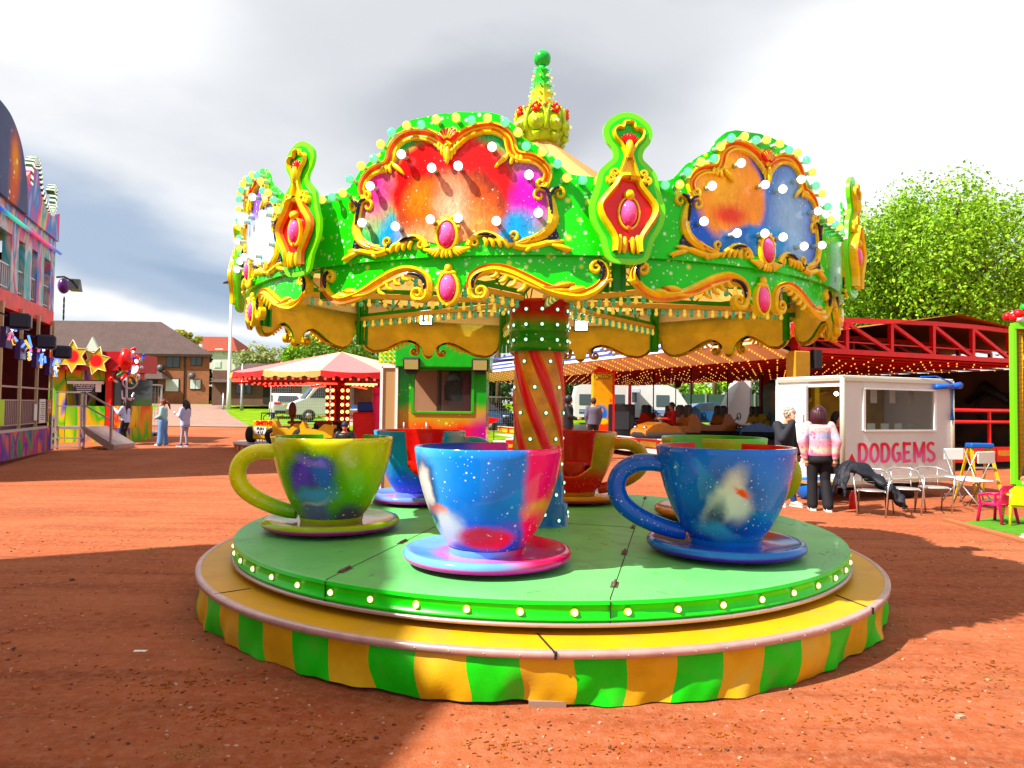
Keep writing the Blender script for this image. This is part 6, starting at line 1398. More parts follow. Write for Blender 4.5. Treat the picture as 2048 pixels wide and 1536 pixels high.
def van_front(r):
    mb = MB(); mb.box((2.74, 0, .55), (.14, 1.8, .35), bev=.05); mb.build('front_bumper', [M['black']], r)
    for s in (-1, 1): mb = MB(); mb.box((2.55, s * .72, .98), (.35, .35, .16), bev=.04); mb.build('headlight', [mat('clear_lens', (.7, .75, .8), .1, coat=1)], r)
    mb = MB(); mb.add([(2.0, -.85, 1.38), (2.0, .85, 1.38), (1.4, .78, 2.12), (1.4, -.78, 2.12)], [(0, 1, 2, 3)]); mb.v = [(x + .03, y, z) for x, y, z in mb.v]; mb.build('windscreen', [M['glass']], r)
car('white van with black bumper parked half behind the small roundabout column', gx(672, 43), 205, M['white'], VAN, 5.4, 2.0, (-1.7, 1.75), .36, [(.5, 1.4), (.5, 2.1), (1.15, 2.1), (1.75, 1.4)], front=van_front, name='parked_van', cat='van')
HATCH = [(-2.1, .35), (-2.15, .8), (-2.0, 1.0), (-1.5, 1.42), (-.5, 1.47), (.3, 1.40), (1.0, .98), (1.95, .85), (2.15, .65), (2.15, .35)]
def car_front(r):
    for s in (-1, 1): mb = MB(); mb.box((2.02, s * .62, .72), (.25, .36, .12), bev=.03); mb.build('headlight', [mat('headlight_lens', (.6, .65, .7), .1, coat=1)], r)
    mb = MB(); mb.box((2.17, 0, .45), (.03, .5, .11)); mb.build('number_plate', [M['white']], r)
    mb = MB(); mb.add([(1.0, -.70, 1.0), (1.0, .70, 1.0), (.35, .6, 1.38), (.35, -.6, 1.38)], [(0, 1, 2, 3)]); mb.v = [(x + .03, y, z + .02) for x, y, z in mb.v]; mb.build('windscreen', [M['glass']], r)
car('dark blue car behind the mesh fence between pay booth and twisted column', gx(985, 35.5) + Vector((-.5, 0, 0)), -40, mat('dark_blue_car_paint', (.02, .05, .11), .2, coat=1), HATCH, 4.3, 1.8, (-1.3, 1.3), .32, [(-1.85, 1.0), (-1.4, 1.36), (-.4, 1.40), (.2, 1.33), (.8, 1.0)], front=car_front)
car('blue car parked behind the dodgem cars in front of the green fence', gx(1400, 40), 180, mat('mid_blue_car_paint', (.03, .10, .24), .2, coat=1), HATCH, 4.3, 1.8, (-1.3, 1.3), .32, [(-1.85, 1.0), (-1.4, 1.36), (-.4, 1.40), (.2, 1.33), (.8, 1.0)])
# ================================================================ caravans
def caravan(label, px0, px1, Y, H=2.45):
    a, b = gx(px0, Y), gx(px1, Y); Lc = b.x - a.x; r = thing('caravan', label, 'caravan', a)
    P = [(0, .45), (-.05, 1.6), (.12, H - .1), (.4, H), (Lc - 1.3, H), (Lc - .7, H - .25), (Lc - .1, 1.3), (Lc, .75), (Lc - .1, .45)]
    mb = MB(); mb.prism(P, (0, 2.2, 0), (1, 0, 0), (0, 0, 1), 2.2); mb.build('shell', [M['white']], r, bevel=.08)
    for x0, x1, z0, z1 in ((.25, 1.1, 1.2, 1.85), (2.4, 3.0, 1.3, 1.85), (Lc - 2.0, Lc - 1.2, 1.15, 1.85)): mb = MB(); mb.box(((x0 + x1) / 2, -.01, (z0 + z1) / 2), (x1 - x0, .03, z1 - z0), bev=.01); mb.build('window', [mat('tinted_acrylic', (.10, .13, .14), .15)], r)
    mb = MB(); mb.box((3.55, -.012, 1.35), (.75, .03, 1.75)); d = mb.build('door', [mat('bluish_white_door', (.68, .72, .78), .4)], r); mb = MB(); mb.box((3.6, -.035, 1.7), (.3, .02, .6), bev=.03); mb.build('window', [M['glass']], d)
    mb = MB(); 
    for z in (.78, .90, .70): mb.box((Lc / 2, -.008, z), (Lc * .93, .02, .045)); 
    mb.build('blue_stripes', [mat('blue_stripe', (.05, .15, .45), .4)], r); mb = MB(); mb.lathe([(.0, -.1), (.32, -.1), (.32, .1), (0, .1)], 20); w = mb.build('wheel', [M['rubber']], r, (Lc * .55, .1, .32)); w.rotation_euler = (PI / 2, 0, 0)
    mb = MB(); mb.bar((2.9, 1, H), (2.9, 1, H + .55), .05); mb.box((2.9, 1, H + .55), (.55, .2, .06)); mb.build('aerial', [M['white']], r)
caravan('long white caravan with blue stripes seen through the dodgem track', 1150, 1378, 43)
tree('white pale tent like awning', 1, 1, 1, 1, 1, 'mid') if False else None
def white_tent():
    p = gx(1472, 34); r = thing('white_tent', 'slim white pointed tent wall seen left of the dodgem mural', 'tent', p); mb = MB(); mb.prism([(-.9, 0), (.7, 0), (.7, 2.9), (.35, 2.9)], (0, 1.5, 0), (1, 0, 0), (0, 0, 1), 1.5); mb.build('wall', [M['white']], r); mb = MB(); mb.bar((.72, 0, 0), (.72, 0, 3), .05); mb.build('pole', [M['steel']], r)
white_tent()
# ================================================================ food trailer
def trailer():
    Y = 31; p = gx(655, Y); r = thing('food_trailer', 'white catering trailer with an open serving hatch behind the small roundabout', 'trailer', p); x1 = gx(800, Y).x - p.x; z = lambda py: at(700, py, Y).z - p.z
    mb = MB(); mb.box((x1 / 2, 1.1, (z(818) + .35) / 2), (x1, 2.2, z(818) - .35 + 0), bev=.02); mb.box((x1 / 2, 1.1, (z(745) + z(768)) / 2), (x1, 2.2, z(745) - z(768))); mb.box((x1 / 2, 2.15, z(790)), (x1, .1, z(765) - z(820))); mb.box((.35, 1.1, z(795)), (.7, 2.2, z(765) - z(822))); mb.build('body', [M['white']], r)
    mb = MB(); mb.box((x1 / 2 + .4, -.15, z(821)), (x1 - .8, .35, .05)); mb.build('counter', [M['steel']], r)
    mb = MB(); mb.box((x1 / 2, 2.05, z(788)), (x1 - .8, .04, .9)); mb.build('menu_wall', [swirl('brown_interior', [(.20, .10, .06), (.40, .20, .12), (.30, .15, .10), (.5, .35, .3)], 2)], r)
    rn = random.Random(3); mb = MB()
    for k in range(9): mb.box((.9 + k * .25, -.12, z(817) + .05), (.1, .1, rn.uniform(.12, .35)), mat=rn.randrange(3))
    mb.build('counter_items', [M['white'], M['red'], mat('blue_pot', (.05, .15, .6), .4)], r)
    c = at(705, 832, Y) - p; text('lettering', 'Louis', .34, mat('maroon_script', (.35, .02, .03), .4), r, c + Vector((0, -.02, 0)), shear=.35, bold=.004)
    mb = MB(); mb.tube([c + Vector((.52 * math.cos(q), -.01, .22 * math.sin(q))) for q in [2 * PI * k / 28 for k in range(28)]], .012, 5, closed=True); mb.build('oval_border', [M['red']], r)
    mb = MB()
    for k in range(14): mb.box((.22, -.02, .6 + .13 * k), (.36, .02, .035))
    mb.build('louvre_panel', [M['alu']], r)
trailer()
# ================================================================ small striped roundabout
def small_ride():
    Y = 24; c = gx(681, Y); r = thing('small_roundabout', 'small children\'s roundabout with a red and cream striped canopy and toy vehicles', 'fairground ride', c); zz = lambda v: v - c.z
    red = mat('faded_red_canvas', (.62, .22, .22), .7, var=.1); cr = mat('cream_yellow_canvas', (.78, .60, .40), .7, var=.1)
    mb = MB(); n = 96; prof = [(.12, 3.38), (1.2, 3.14), (2.4, 2.86), (3.5, 2.60)]; vs = [(R * math.cos(2 * PI * j / n), R * math.sin(2 * PI * j / n), zz(h - .05 * abs(math.sin(6 * 2 * PI * j / n)) * R / 3.5)) for R, h in prof for j in range(n)]
    for i in range(3):
        for j in range(n): j2 = (j + 1) % n; mb.add([vs[i * n + j], vs[i * n + j2], vs[i * n + n + j2], vs[i * n + n + j]][::-1], [(0, 1, 2, 3)], (j // 8) % 2, False)
    mb.build('striped_canopy', [cr, red], r, rz=R_(4)); mb = MB(); redv = mat('deep_red_valance', (.58, .03, .02), .6); yv = mat('yellow_valance', (.62, .38, .16), .6)
    for j in range(n * 2):
        a, b = 2 * PI * j / (2 * n), 2 * PI * (j + 1) / (2 * n); z = lambda q: zz(2.44 - .06 * abs(math.sin(24 * q))); zt = lambda q: zz(2.60 - .05 * abs(math.sin(6 * q)))
        mb.add([(3.5 * math.cos(a), 3.5 * math.sin(a), zt(a)), (3.53 * math.cos(a), 3.53 * math.sin(a), z(a)), (3.53 * math.cos(b), 3.53 * math.sin(b), z(b)), (3.5 * math.cos(b), 3.5 * math.sin(b), zt(b))], [(0, 1, 2, 3)], (j // 16) % 2)
    mb.build('scalloped_valance', [yv, redv], r, rz=R_(4))
    mb = MB(); mb.lathe([(3.45, zz(2.42)), (1.0, zz(2.55)), (.2, zz(2.7))], 24); mb.build('canopy_lining', [mat('maroon_lining', (.16, .015, .01), .7)], r)
    rl = mat('red_ride_lamp', (.8, .03, .01), emit=(1, .04, .02), es=2.5); yl = mat('amber_ride_lamp', (.8, .4, .03), emit=(1, .55, .12), es=2.0)
    for k in range(10):
        a = 2 * PI * k / 10 + .25; mb = MB(); d = Vector((math.cos(a), math.sin(a), 0)); mb.bar(d * .3 + Vector((0, 0, zz(2.36))), d * 3.4 + Vector((0, 0, zz(2.28))), .06)
        for i in range(16): mb.ball(d * (.5 + .18 * i) + Vector((0, 0, zz(2.30 - .004 * i))), .032, 6, 5, 1 if math.cos(a) < .1 else 2)
        mb.build('lit_rafter', [redv, rl, yl], r)
    mb = MB()
    for j in range(90): a = 2 * PI * j / 90; mb.ball((3.42 * math.cos(a), 3.42 * math.sin(a), zz(2.36)), .035, 6, 5, 0)
    tag(mb.build('rim_lamps', [rl], r), kind='stuff')
    mb = MB(); mb.lathe([(.45, zz(2.5)), (.25, zz(1.9)), (.22, zz(1.2)), (.4, zz(.4))], 12); cl = mb.build('centre_column', [mat('dark_red_column', (.30, .01, .01), .4)], r)
    for s in (-1, 1):
        for dx in (.16, .34):
            mb = MB()
            for i in range(13): mb.ball((s * dx + .0, -.45 - .02 * i * 0, zz(2.2 - .118 * i)), .055, 8, 6, 0 if i % 2 else 1, (1, .5, 1))
            mb.bar((s * dx, -.38, zz(2.3)), (s * dx, -.38, zz(.6)), .12, .05, 2); mb.build('lamp_strip', [yl, mat('maroon_reflector', (.15, .0, .0), .3), redv], cl)
    mb = MB(); mb.lathe([(0, zz(.36)), (3.36, zz(.36)), (3.38, zz(.34)), (3.36, zz(.31))], 64, 0); mb.build('platform', [mat('worn_steel_deck', (.38, .30, .26), .5, .3)], r)
    mb = MB()
    for j in range(192):
        a, b = 2 * PI * j / 192, 2 * PI * (j + 1) / 192; R1 = 3.34; mb.add([(R1 * math.cos(a), R1 * math.sin(a), zz(.32)), (R1 * math.cos(a), R1 * math.sin(a), zz(.13)), (R1 * math.cos(b), R1 * math.sin(b), zz(.13)), (R1 * math.cos(b), R1 * math.sin(b), zz(.32))], [(0, 1, 2, 3)], (j // 2) % 2)
    mb.build('striped_fringe', [redv, yv], r); mb = MB(); mb.lathe([(2.8, zz(.32)), (2.8, zz(.15))], 32); mb.build('underside', [M['dark']], r)
    PZ2 = .36
    def pos(px, Y_): p = at(px, 860, Y_); return Vector((p.x, Y_, PZ2))
    yb = M['yellow']
    # jeep
    j = thing('toy_jeep', 'yellow toy jeep numbered 7 with SMITHS on its back panel', 'toy vehicle', pos(530, 22.4), R_(-8)); mb = MB(); mb.box((0, 0, .42), (.80, .12, .60), bev=.04); mb.box((0, .8, .35), (.66, 1.5, .35), bev=.06); mb.build('body', [yb], j)
    for s in (-1, 1):
        for y in (.1, 1.2): mb = MB(); mb.lathe([(.1, -.08), (.26, -.08), (.26, .08), (.1, .08)], 20); w = mb.build('wheel', [M['rubber']], j, (s * .50, y, .27)); w.rotation_euler = (0, PI / 2, 0)
    text('lettering', 'SMITHS', .17, M['red'], j, (0, -.068, .64), bold=.008); mb = MB(); mb.box((-.12, -.07, .40), (.42, .02, .24), bev=.01); pl = mb.build('number_plate', [M['white']], j); text('lettering', 'FUN\n4 U', .12, M['black'], pl, (-.12, -.085, .40), bold=.003); text('numeral', '7', .30, M['white'], j, (.24, -.068, .38), bold=.012)
    mb = MB()
    for k in range(6): mb.bar((-.25 + k * .1, -.05, .12), (-.25 + k * .1, -.05, -.0), .025)
    mb.build('bars', [M['white']], j); mb = MB(); mb.tube([(-.3, .3, .7), (-.25, .25, .95), (.25, .25, .95), (.3, .3, .7)], .02, 6); mb.tube([(.0 + .14 * math.cos(q), .15 + .05 * math.sin(q), .80 + .12 * math.sin(q)) for q in [2 * PI * k / 16 for k in range(16)]], .015, 5, closed=True); mb.build('steering_gear', [M['black']], j)
    def bike(px, Y_, rz, label, col):
        b = thing('toy_motorbike', label, 'toy vehicle', pos(px, Y_), R_(rz)); mb = MB(); mb.prism([(-.45, .25), (-.5, .62), (-.2, .66), (.0, .48), (.35, .52), (.45, .75), (.55, .6), (.5, .3), (.2, .22)], (0, .16, 0), (1, 0, 0), (0, 0, 1), .32); mb.build('body', [col], b, bevel=.04)
        for x in (-.48, .55):
            mb = MB(); mb.lathe([(.14, -.07), (.26, -.07), (.26, .07), (.14, .07)], 22); w = mb.build('wheel', [M['rubber']], b, (x, 0, .26)); w.rotation_euler = (PI / 2, 0, 0); mb = MB(); mb.cyl((0, 0, -.05), (0, 0, .05), .05)
            for k in range(8): a = PI * k / 4; mb.bar((0, 0, .0), (.15 * math.cos(a), .15 * math.sin(a), 0), .018)
            mb.build('spoked_rim', [M['red']], w)
        mb = MB(); mb.tube([(.35, -.22, .88), (.42, 0, .84), (.35, .22, .88)], .02, 6); mb.build('handlebar', [M['chrome']], b); mb = MB(); mb.box((-.15, 0, .68), (.5, .22, .10), bev=.04); mb.build('saddle', [mat('oxblood_seat', (.16, .02, .015), .4)], b)
    bike(582, 21.9, 176, 'yellow toy motorbike with a tall dark headrest nearest the jeep', yb); bike(638, 21.5, 178, 'yellow toy motorbike with a dark red saddle in the middle of the row', yb)
    mb = MB(); mb.ball((0, 0, 1.05), .16, 10, 8, 0, (.8, .6, 1.7)); mb.bar((0, 0, .5), (0, 0, .9), .08); tag(mb.build('toy_headrest', [mat('brown_leatherette', (.14, .035, .02), .5)], loc=pos(584, 22.3)), 'tall brown rounded toy seat back above the yellow motorbike', 'toy seat')
    bike(662, 22.6, 160, 'dark toy motorbike beside the seated man in the cap', M['black'])
    b = thing('toy_bus', 'red toy bus with blue open top at the right of the small roundabout', 'toy vehicle', pos(730, 22.2)); mb = MB(); mb.box((0, .5, .55), (.75, 1.2, .95), bev=.05); mb.build('body', [M['red']], b); mb = MB(); mb.box((.0, .3, 1.18), (.55, .5, .32), bev=.04); mb.build('blue_seat', [mat('navy_seat', (.02, .05, .25), .4)], b)
    mb = MB(); mb.tube([(0, 0, .3), (.05, 0, .9), (0, -.02, 1.35), (.04, -.04, 1.6)], [.10, .12, .13, .13], 10); mb.ball((.06, -.08, 1.72), .17, 12, 9, 0, (1.1, 1, .9)); mb.build('neck_and_head', [mat('pink_toy_dinosaur', (.65, .06, .13), .4)], thing('toy_animal', 'tall pink long necked toy animal next to the pay booth door', 'toy vehicle', pos(752, 21.8)))
    p = at(690, 853, 18.6); h = 1.7; loc = Vector((p.x, 18.6, p.z - 1.585))
    person('seated man in a navy cap and black jacket on the small roundabout', loc, h, -85, M['black'], M['black'], M['black'], mat('navy_cap', (.015, .02, .06), .6),
           dict(elL=(-.30, .05, 1.10), wrL=(-.22, .28, 1.0), hdL=(.2, 1, 0), elR=(.30, .05, 1.10), wrR=(.22, .28, 1.0), hdR=(-.2, 1, 0), hiL=(-.1, .05, .92), hiR=(.1, .05, .92), knL=(-.14, .42, .95), knR=(.14, .42, .95), anL=(-.14, .45, .62), anR=(.14, .45, .62)), hairstyle='cap', voxel=.018, skin=mat('ruddy_skin', (.55, .20, .12), .5), top_len=.92, topw=1.15)
small_ride()
# ================================================================ pay booth behind the cups
def pay_booth():
    Y = 13.6; p = gx(795, Y); r = thing('pay_booth', 'tall green to magenta airbrushed pay booth with a wide window and two floodlights', 'pay booth', p); z = lambda py, px=880: at(px, py, Y).z - p.z; x = lambda px: at(px, 820, Y).x - p.x
    m = airbrush('booth_paint', (.03, .33, .02), [((.8, 0, 1.32), (4, 4, .30), (.42, .26, .01), .45), ((1.3, 0, .85), (1.7, 4, .42), (.55, .01, .04), .3), ((.3, 0, 1.0), (.6, 4, .25), (.60, .12, .02), .8, .8), ((1.9, 0, .9), (.5, 4, .55), (.30, .01, .20), .5), ((.6, 0, .3), (3, 4, .42), (.06, .15, .35), .5)], dots=.35, dot_scale=8, wob=.5, wscale=1.6, rough=.25)
    xa, xb = x(795), x(972); za, zb = z(822), z(740); wl, wr = x(828), x(942); D = 1.7
    mb = MB(); mb.box(((xa + xb) / 2, .03, za / 2), (xb - xa, .06, za)); mb.box(((xa + wl) / 2, .03, (za + zb) / 2), (wl - xa, .06, zb - za)); mb.box(((wr + xb) / 2, .03, (za + zb) / 2), (xb - wr, .06, zb - za)); mb.box(((xa + xb) / 2, .03, zb + .05), (xb - xa, .06, .1))
    mb.box((xb - .03, D / 2 + .03, z(735) / 2), (.06, D, z(735))); mb.box(((xa + xb) / 2, D, z(735) / 2), (xb - xa, .06, z(735))); mb.build('wall', [m], r)
    mb = MB(); mb.box(((xa + xb) / 2 + .02, D / 2 - .05, (z(736) + z(672)) / 2), (xb - xa + .10, D + .3, z(672) - z(736)), bev=.02); mb.build('fascia', [mat('green_fascia', (.035, .33, .015), .3, coat=.3, var=.15)], r)
    mb = MB(); mb.box(((wl + wr) / 2, -.005, (za + zb) / 2), (wr - wl + .14, .02, zb - za + .16)); mb.v = mb.v; 
    fr = MB(); 
    for a_, b_ in (((wl - .03, zb + .03), (wr + .03, zb + .03)), ((wr + .03, zb + .03), (wr + .03, za - .03)), ((wr + .03, za - .03), (wl - .03, za - .03)), ((wl - .03, za - .03), (wl - .03, zb + .03))): fr.bar((a_[0], -.01, a_[1]), (b_[0], -.01, b_[1]), .05, .03)
    w = fr.build('window', [mat('green_frame', (.05, .32, .02), .4)], r); mb = MB(); mb.box(((wl + wr) / 2, .02, (za + zb) / 2), (wr - wl, .01, zb - za)); mb.build('pane', [M['glassclear']], w)
    mb = MB(); mb.box(((xa + xb) / 2, D - .08, z(780)), (xb - xa - .15, .04, 1.6)); mb.build('peach_lining', [mat('peach_panel', (.42, .24, .15), .7)], r)
    mb = MB(); mb.box((x(865) , D - .5, z(780)), (.04, .6, 1.4)); mb.build('partition', [mat('brown_partition', (.15, .09, .06), .7)], r)
    mb = MB(); mb.tube([(x(898), D - .4, z(738)), (x(898), D - .45, z(770)), (x(897), D - .45, z(800))], [.12, .22, .20], 12); mb.build('hanging_jacket', [mat('dark_brown_jacket', (.05, .03, .025), .9)], r); mb = MB(); mb.tube([(x(895), D - .62, z(742)), (x(897), D - .66, z(756))], [.08, .15], 10); mb.build('blue_scarf', [mat('grey_blue_cloth', (.15, .22, .40), .9)], r)
    mb = MB(); mb.tube([(x(928), D - .5, z(735)), (x(925), D - .5, z(780)), (x(935), D - .5, z(825))], [.10, .13, .12], 10); mb.build('red_coat', [mat('maroon_coat', (.22, .02, .03), .9)], r)
    for px in (825, 960):
        f = MB(); f.box((0, 0, 0), (.32, .10, .24), bev=.02); f.box((0, .02, -.15), (.22, .12, .06), bev=.01); o = f.build('floodlight', [M['black']], r, (x(px), -.22, z(730))); o.rotation_euler = (R_(12), 0, 0); f = MB(); f.box((0, -.055, 0), (.26, .01, .18)); f.build('lamp_glass', [mat('yellowish_unlit_glass', (.45, .42, .20), .3)], o)
    # open door leaf and lamp grid on the left
    mb = MB(); xd0, xd1 = x(764), x(794)
    for a_, b_ in (((xd0, 0), (xd0, z(735))), ((xd1, 0), (xd1, z(735))), ((xd0, z(735)), (xd1, z(735)))): mb.bar((a_[0], -.08, a_[1]), (b_[0], -.08, b_[1]), .05)
    d = mb.build('door_frame', [M['white']], r); mb = MB(); mb.box(((xd0 + xd1) / 2, -.06, z(735) / 2), (xd1 - xd0, .03, z(735))); mb.build('door_panel', [mat('tan_door', (.40, .26, .14), .6)], d)
    mb = MB(); gm_ = mat('yellow_green_grid', (.50, .62, .04), .35, coat=.4); x0, x1, z0, z1 = x(757), x(794), z(728), z(684); mb.box(((x0 + x1) / 2, -.05, (z0 + z1) / 2), (x1 - x0, .05, z1 - z0))
    g = mb.build('lamp_grid', [gm_], r)
    for i in range(4):
        for k in range(5): lamp('green_bulb' if (i + k) % 3 else 'yellow_bulb', g, (x0 + (x1 - x0) * (i + .5) / 4, -.075, z0 + (z1 - z0) * (k + .5) / 5), 0, 0, 'grid_bulb', .7)
    for px in (809, 854): mb = MB(); mb.cyl((x(px), -.04, z(845)), (x(px), -.04, z(865)), .018); mb.build('peg', [M['alu']], r)
pay_booth()
# small things on the lawn between booth and column
def lawn_bits():
    p = gx(975, 26.5); r = thing('red_toy_plane', 'red toy aeroplane seat on a thin black stand on the lawn', 'toy', p); z = lambda py: at(975, py, 26.5).z - p.z; mb = MB(); mb.prism([(-.45, -.1), (.1, -.12), (.5, .08), (.1, .14), (-.1, .14), (-.15, .35), (-.45, .35)], (0, .3, z(842)), (1, 0, 0), (0, 0, 1), .45); mb.build('body', [M['red']], r, bevel=.04); mb = MB()
    for a in (-.1, .25): mb.bar((a, 0, 0), (a, 0, z(846)), .03)
    mb.bar((-.1, 0, z(855)), (.25, 0, z(855)), .02); mb.build('stand', [M['black']], r)
    p = gx(975, 22); r = thing('white_steps', 'low white slatted steps on the red ground beside the twisted column', 'steps', p); mb = MB()
    for k, (x0, x1, zz, y) in enumerate(((0, .75, .22, 0), (.18, .95, .38, .25), (.6, 1.3, .12, -.35), (.75, 1.4, .28, -.1))): mb.box(((x0 + x1) / 2, y, zz), (x1 - x0, .24, .05)); mb.bar(((x0 + x1) / 2, y, 0), ((x0 + x1) / 2, y, zz), .04)
    mb.build('tread', [mat('pinkish_white_tread', (.75, .66, .66), .5)], r)
    p = gx(1013, 21); tag((lambda m: m.build('red_box', [M['red'], M['yellow'], M['white']], loc=p))(MB().box((.2, 0, .35), (.42, .2, .30)).box((.2, -.105, .33), (.34, .01, .10), mat=1).box((.2, 0, .52), (.42, .22, .04), mat=2)), 'small red and yellow box behind the white slatted steps', 'box')
lawn_bits()
# ================================================================ dodgem track
def dodgems():
    O = Vector((6.6, 16.5, T(16.5))); r = thing('dodgem_track', 'long covered dodgem track with lamp studded peach awning and red truss roof', 'fairground ride', O, R_(22.5)); FZ = .60
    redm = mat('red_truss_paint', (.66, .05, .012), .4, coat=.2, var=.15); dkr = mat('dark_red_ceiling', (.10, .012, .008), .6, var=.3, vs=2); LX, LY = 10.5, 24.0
    mb = MB(); mb.box((LX / 2, LY / 2, FZ - .05), (LX, LY, .1)); mb.build('track_floor', [mat('dark_steel_floor', (.06, .055, .055), .35, .5, var=.3)], r)
    mb = MB(); mb.box((LX / 2, LY / 2, .25), (LX - .4, LY - .4, .48)); mb.build('underframe', [M['dark']], r)
    mb = MB(); n = 22
    for k in range(n):
        y0 = LY * k / n; mb.box((-.02, y0 + LY / n / 2, FZ - .16), (.06, LY / n - .03, .40), mat=0); mb.box((-.055, y0 + LY / n / 2, FZ - .14), (.02, LY / n - .25, .16), mat=1)
    for k in range(9): x0 = LX * k / 9; mb.box((x0 + LX / 18, -.02, FZ - .16), (LX / 9 - .03, .06, .40), mat=0); mb.box((x0 + LX / 18, -.055, FZ - .13), (LX / 9 - .2, .02, .14), mat=1)
    mb.build('red_yellow_fascia', [M['red'], M['yellow']], r)
    mb = MB(); mb.box((-.02, LY / 2, FZ + .03), (.16, LY, .03)); mb.box((-.5, LY / 2, .30), (.85, LY, .05)); 
    mb.build('tread_plate_step', [mat('white_tread_plate', (.70, .62, .60), .45, .2, bump=.6, bs=18)], r)
    # ceiling and its lamps
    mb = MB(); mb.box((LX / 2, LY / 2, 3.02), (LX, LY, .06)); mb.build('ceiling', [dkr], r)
    rn = random.Random(6); mb = MB()
    for y in [.5 + i * .75 for i in range(31)]:
        mb.bar((0.1, y, 2.93), (LX, y, 2.93), .05, mat=1)
        for x in [.3 + j * .35 for j in range(29)]:
            if rn.random() < .62: mb.ball((x, y, 2.89), .02, 5, 4, 0)
    tag(mb.build('ceiling_lamps', [mat('warm_ceiling_lamp', (.9, .4, .1), emit=(1, .35, .06), es=.9), redm], r), kind='stuff')
    # awning along the left side
    pe = mat('peach_lamp_board', (.88, .58, .34), .5, var=.06, vs=2); mb = MB(); m = 12
    for k in range(m):
        y0, y1 = -.1 + (LY + .1) * k / m + .012, -.1 + (LY + .1) * (k + 1) / m; mb.add([(0, y0, 2.80), (0, y1, 2.80), (-1.05, y1, 3.08), (-1.05, y0, 3.08), (0, y0, 2.86), (0, y1, 2.86), (-1.05, y1, 3.14), (-1.05, y0, 3.14)], [(0, 1, 2, 3), (4, 7, 6, 5), (0, 4, 5, 1), (3, 2, 6, 7), (0, 3, 7, 4), (1, 5, 6, 2)])
    aw = mb.build('awning_board', [pe], r); mb = MB()
    for k in range(40):
        y0 = .05 + k * .6
        for i in range(9): t = (i + .5) / 9; mb.ball((-1.05 * (1 - t) - .02, y0 + t * .35 - .1, 3.08 - .28 * (1 - (1 - t)) - .015), .024, 6, 5, 0)
    tag(mb.build('awning_lamps', [mat('golden_awning_lamp', (.8, .45, .05), emit=(1, .50, .06), es=.55)], aw), kind='stuff')
    mb = MB()
    for k in range(8): z0 = 3.11 + .085 * k; mb.box((-1.08 + .05 * k, LY / 2 - .3 + 1.2, z0 + .04), (.03, LY - 1.5, .088), mat=k % 2)
    mb.build('striped_canvas_edge', [mat('white_canvas_stripe', (.75, .74, .78), .7), mat('blue_canvas_stripe', (.06, .09, .36), .7)], r)
    mb = MB(); mb.add([(-1.0, -.3, 3.14), (LX / 2, -.3, 4.1), (LX / 2, LY, 4.1), (-1.0, LY, 3.9), (LX, -.3, 3.55), (LX, LY, 3.3)], [(0, 1, 2, 3), (1, 4, 5, 2)])
    mb.build('roof_tilt', [mat('brown_orange_tilt', (.36, .13, .03), .7, var=.2)], r)
    # truss over the near end
    def chord(y, zt, zb, name='end_truss'):
        mb = MB(); f = lambda x: zt + .22 * math.sin(PI * min(1, max(0, x / LX))) * .8
        N_ = 7; xs = [LX * i / N_ for i in range(N_ + 1)]
        for a, b in zip(xs, xs[1:]): mb.bar((a, y, f(a)), (b, y, f(b)), .11); mb.bar((a, y, zb), (b, y, zb), .12)
        for i, a in enumerate(xs): mb.bar((a, y, zb), (a, y, f(a)), .10)
        for a, b in zip(xs, xs[1:]): mb.bar((a, y, f(a) - .05), (b, y, zb + .05), .085)
        mb.bar((0, y, (zt + zb) / 2 - .1), (LX, y, (zt + zb) / 2 - .1), .03); mb.build(name, [redm], r)
    chord(-.1, 3.66, 2.98); chord(2.4, 3.50, 3.05, 'inner_truss'); chord(5, 3.50, 3.05, 'inner_truss')
    for (x, y) in ((0, 0), (LX, 0), (0, 12), (0, LY), (LX, LY), (LX, 12)):
        mb = MB(); mb.box((x, y, (3.7 if y == 0 else 3.0) / 2 + FZ / 2), (.14, .14, (3.7 if y == 0 else 3.0) - FZ)); mb.build('corner_post', [redm], r)
    mb = MB(); mb.box((-.05, -.15, 2.45), (.46, .30, .95), bev=.02); mb.build('ochre_post_cover', [mat('ochre_panel', (.50, .28, .03), .5, var=.1)], r)
    mb = MB(); mb.box((.42, -.2, 2.75), (.22, .25, .45), bev=.02); mb.build('loudspeaker', [M['black']], r)
    mb = MB(); mb.tube([(.2, -.2, 1.62), (LX, -.2, 1.62)], .05, 8); mb.tube([(.2, -.2, 1.32), (LX, -.2, 1.32)], .05, 8); 
    for x in (3.2, 6.5, 10.3): mb.bar((x, -.2, FZ), (x, -.2, 1.65), .06)
    mb.build('red_handrail', [M['red']], r)
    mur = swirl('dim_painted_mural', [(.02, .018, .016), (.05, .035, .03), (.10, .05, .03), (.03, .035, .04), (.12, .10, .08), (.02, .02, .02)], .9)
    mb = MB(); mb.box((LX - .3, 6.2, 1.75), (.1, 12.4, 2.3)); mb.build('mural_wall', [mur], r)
    # bike mural on the wall's far part, its brighter light put into the paint
    mp = airbrush('bike_mural_paint', (.16, .19, .17), [((LX - .36, 11.3, 1.9), (1, .5, .5), (.55, .30, .20), .6), ((LX - .36, 10.2, 1.2), (1, .6, .4), (.35, .12, .08), .7), ((LX - .36, 11.8, 1.2), (1, .4, .4), (.05, .12, .20), .6)], wob=.4, wscale=2)
    mb = MB(); mb.box((LX - .37, 10.9, 1.70), (.03, 2.9, 2.1)); mm = mb.build('painted_lit_mural_panel', [mp], r)
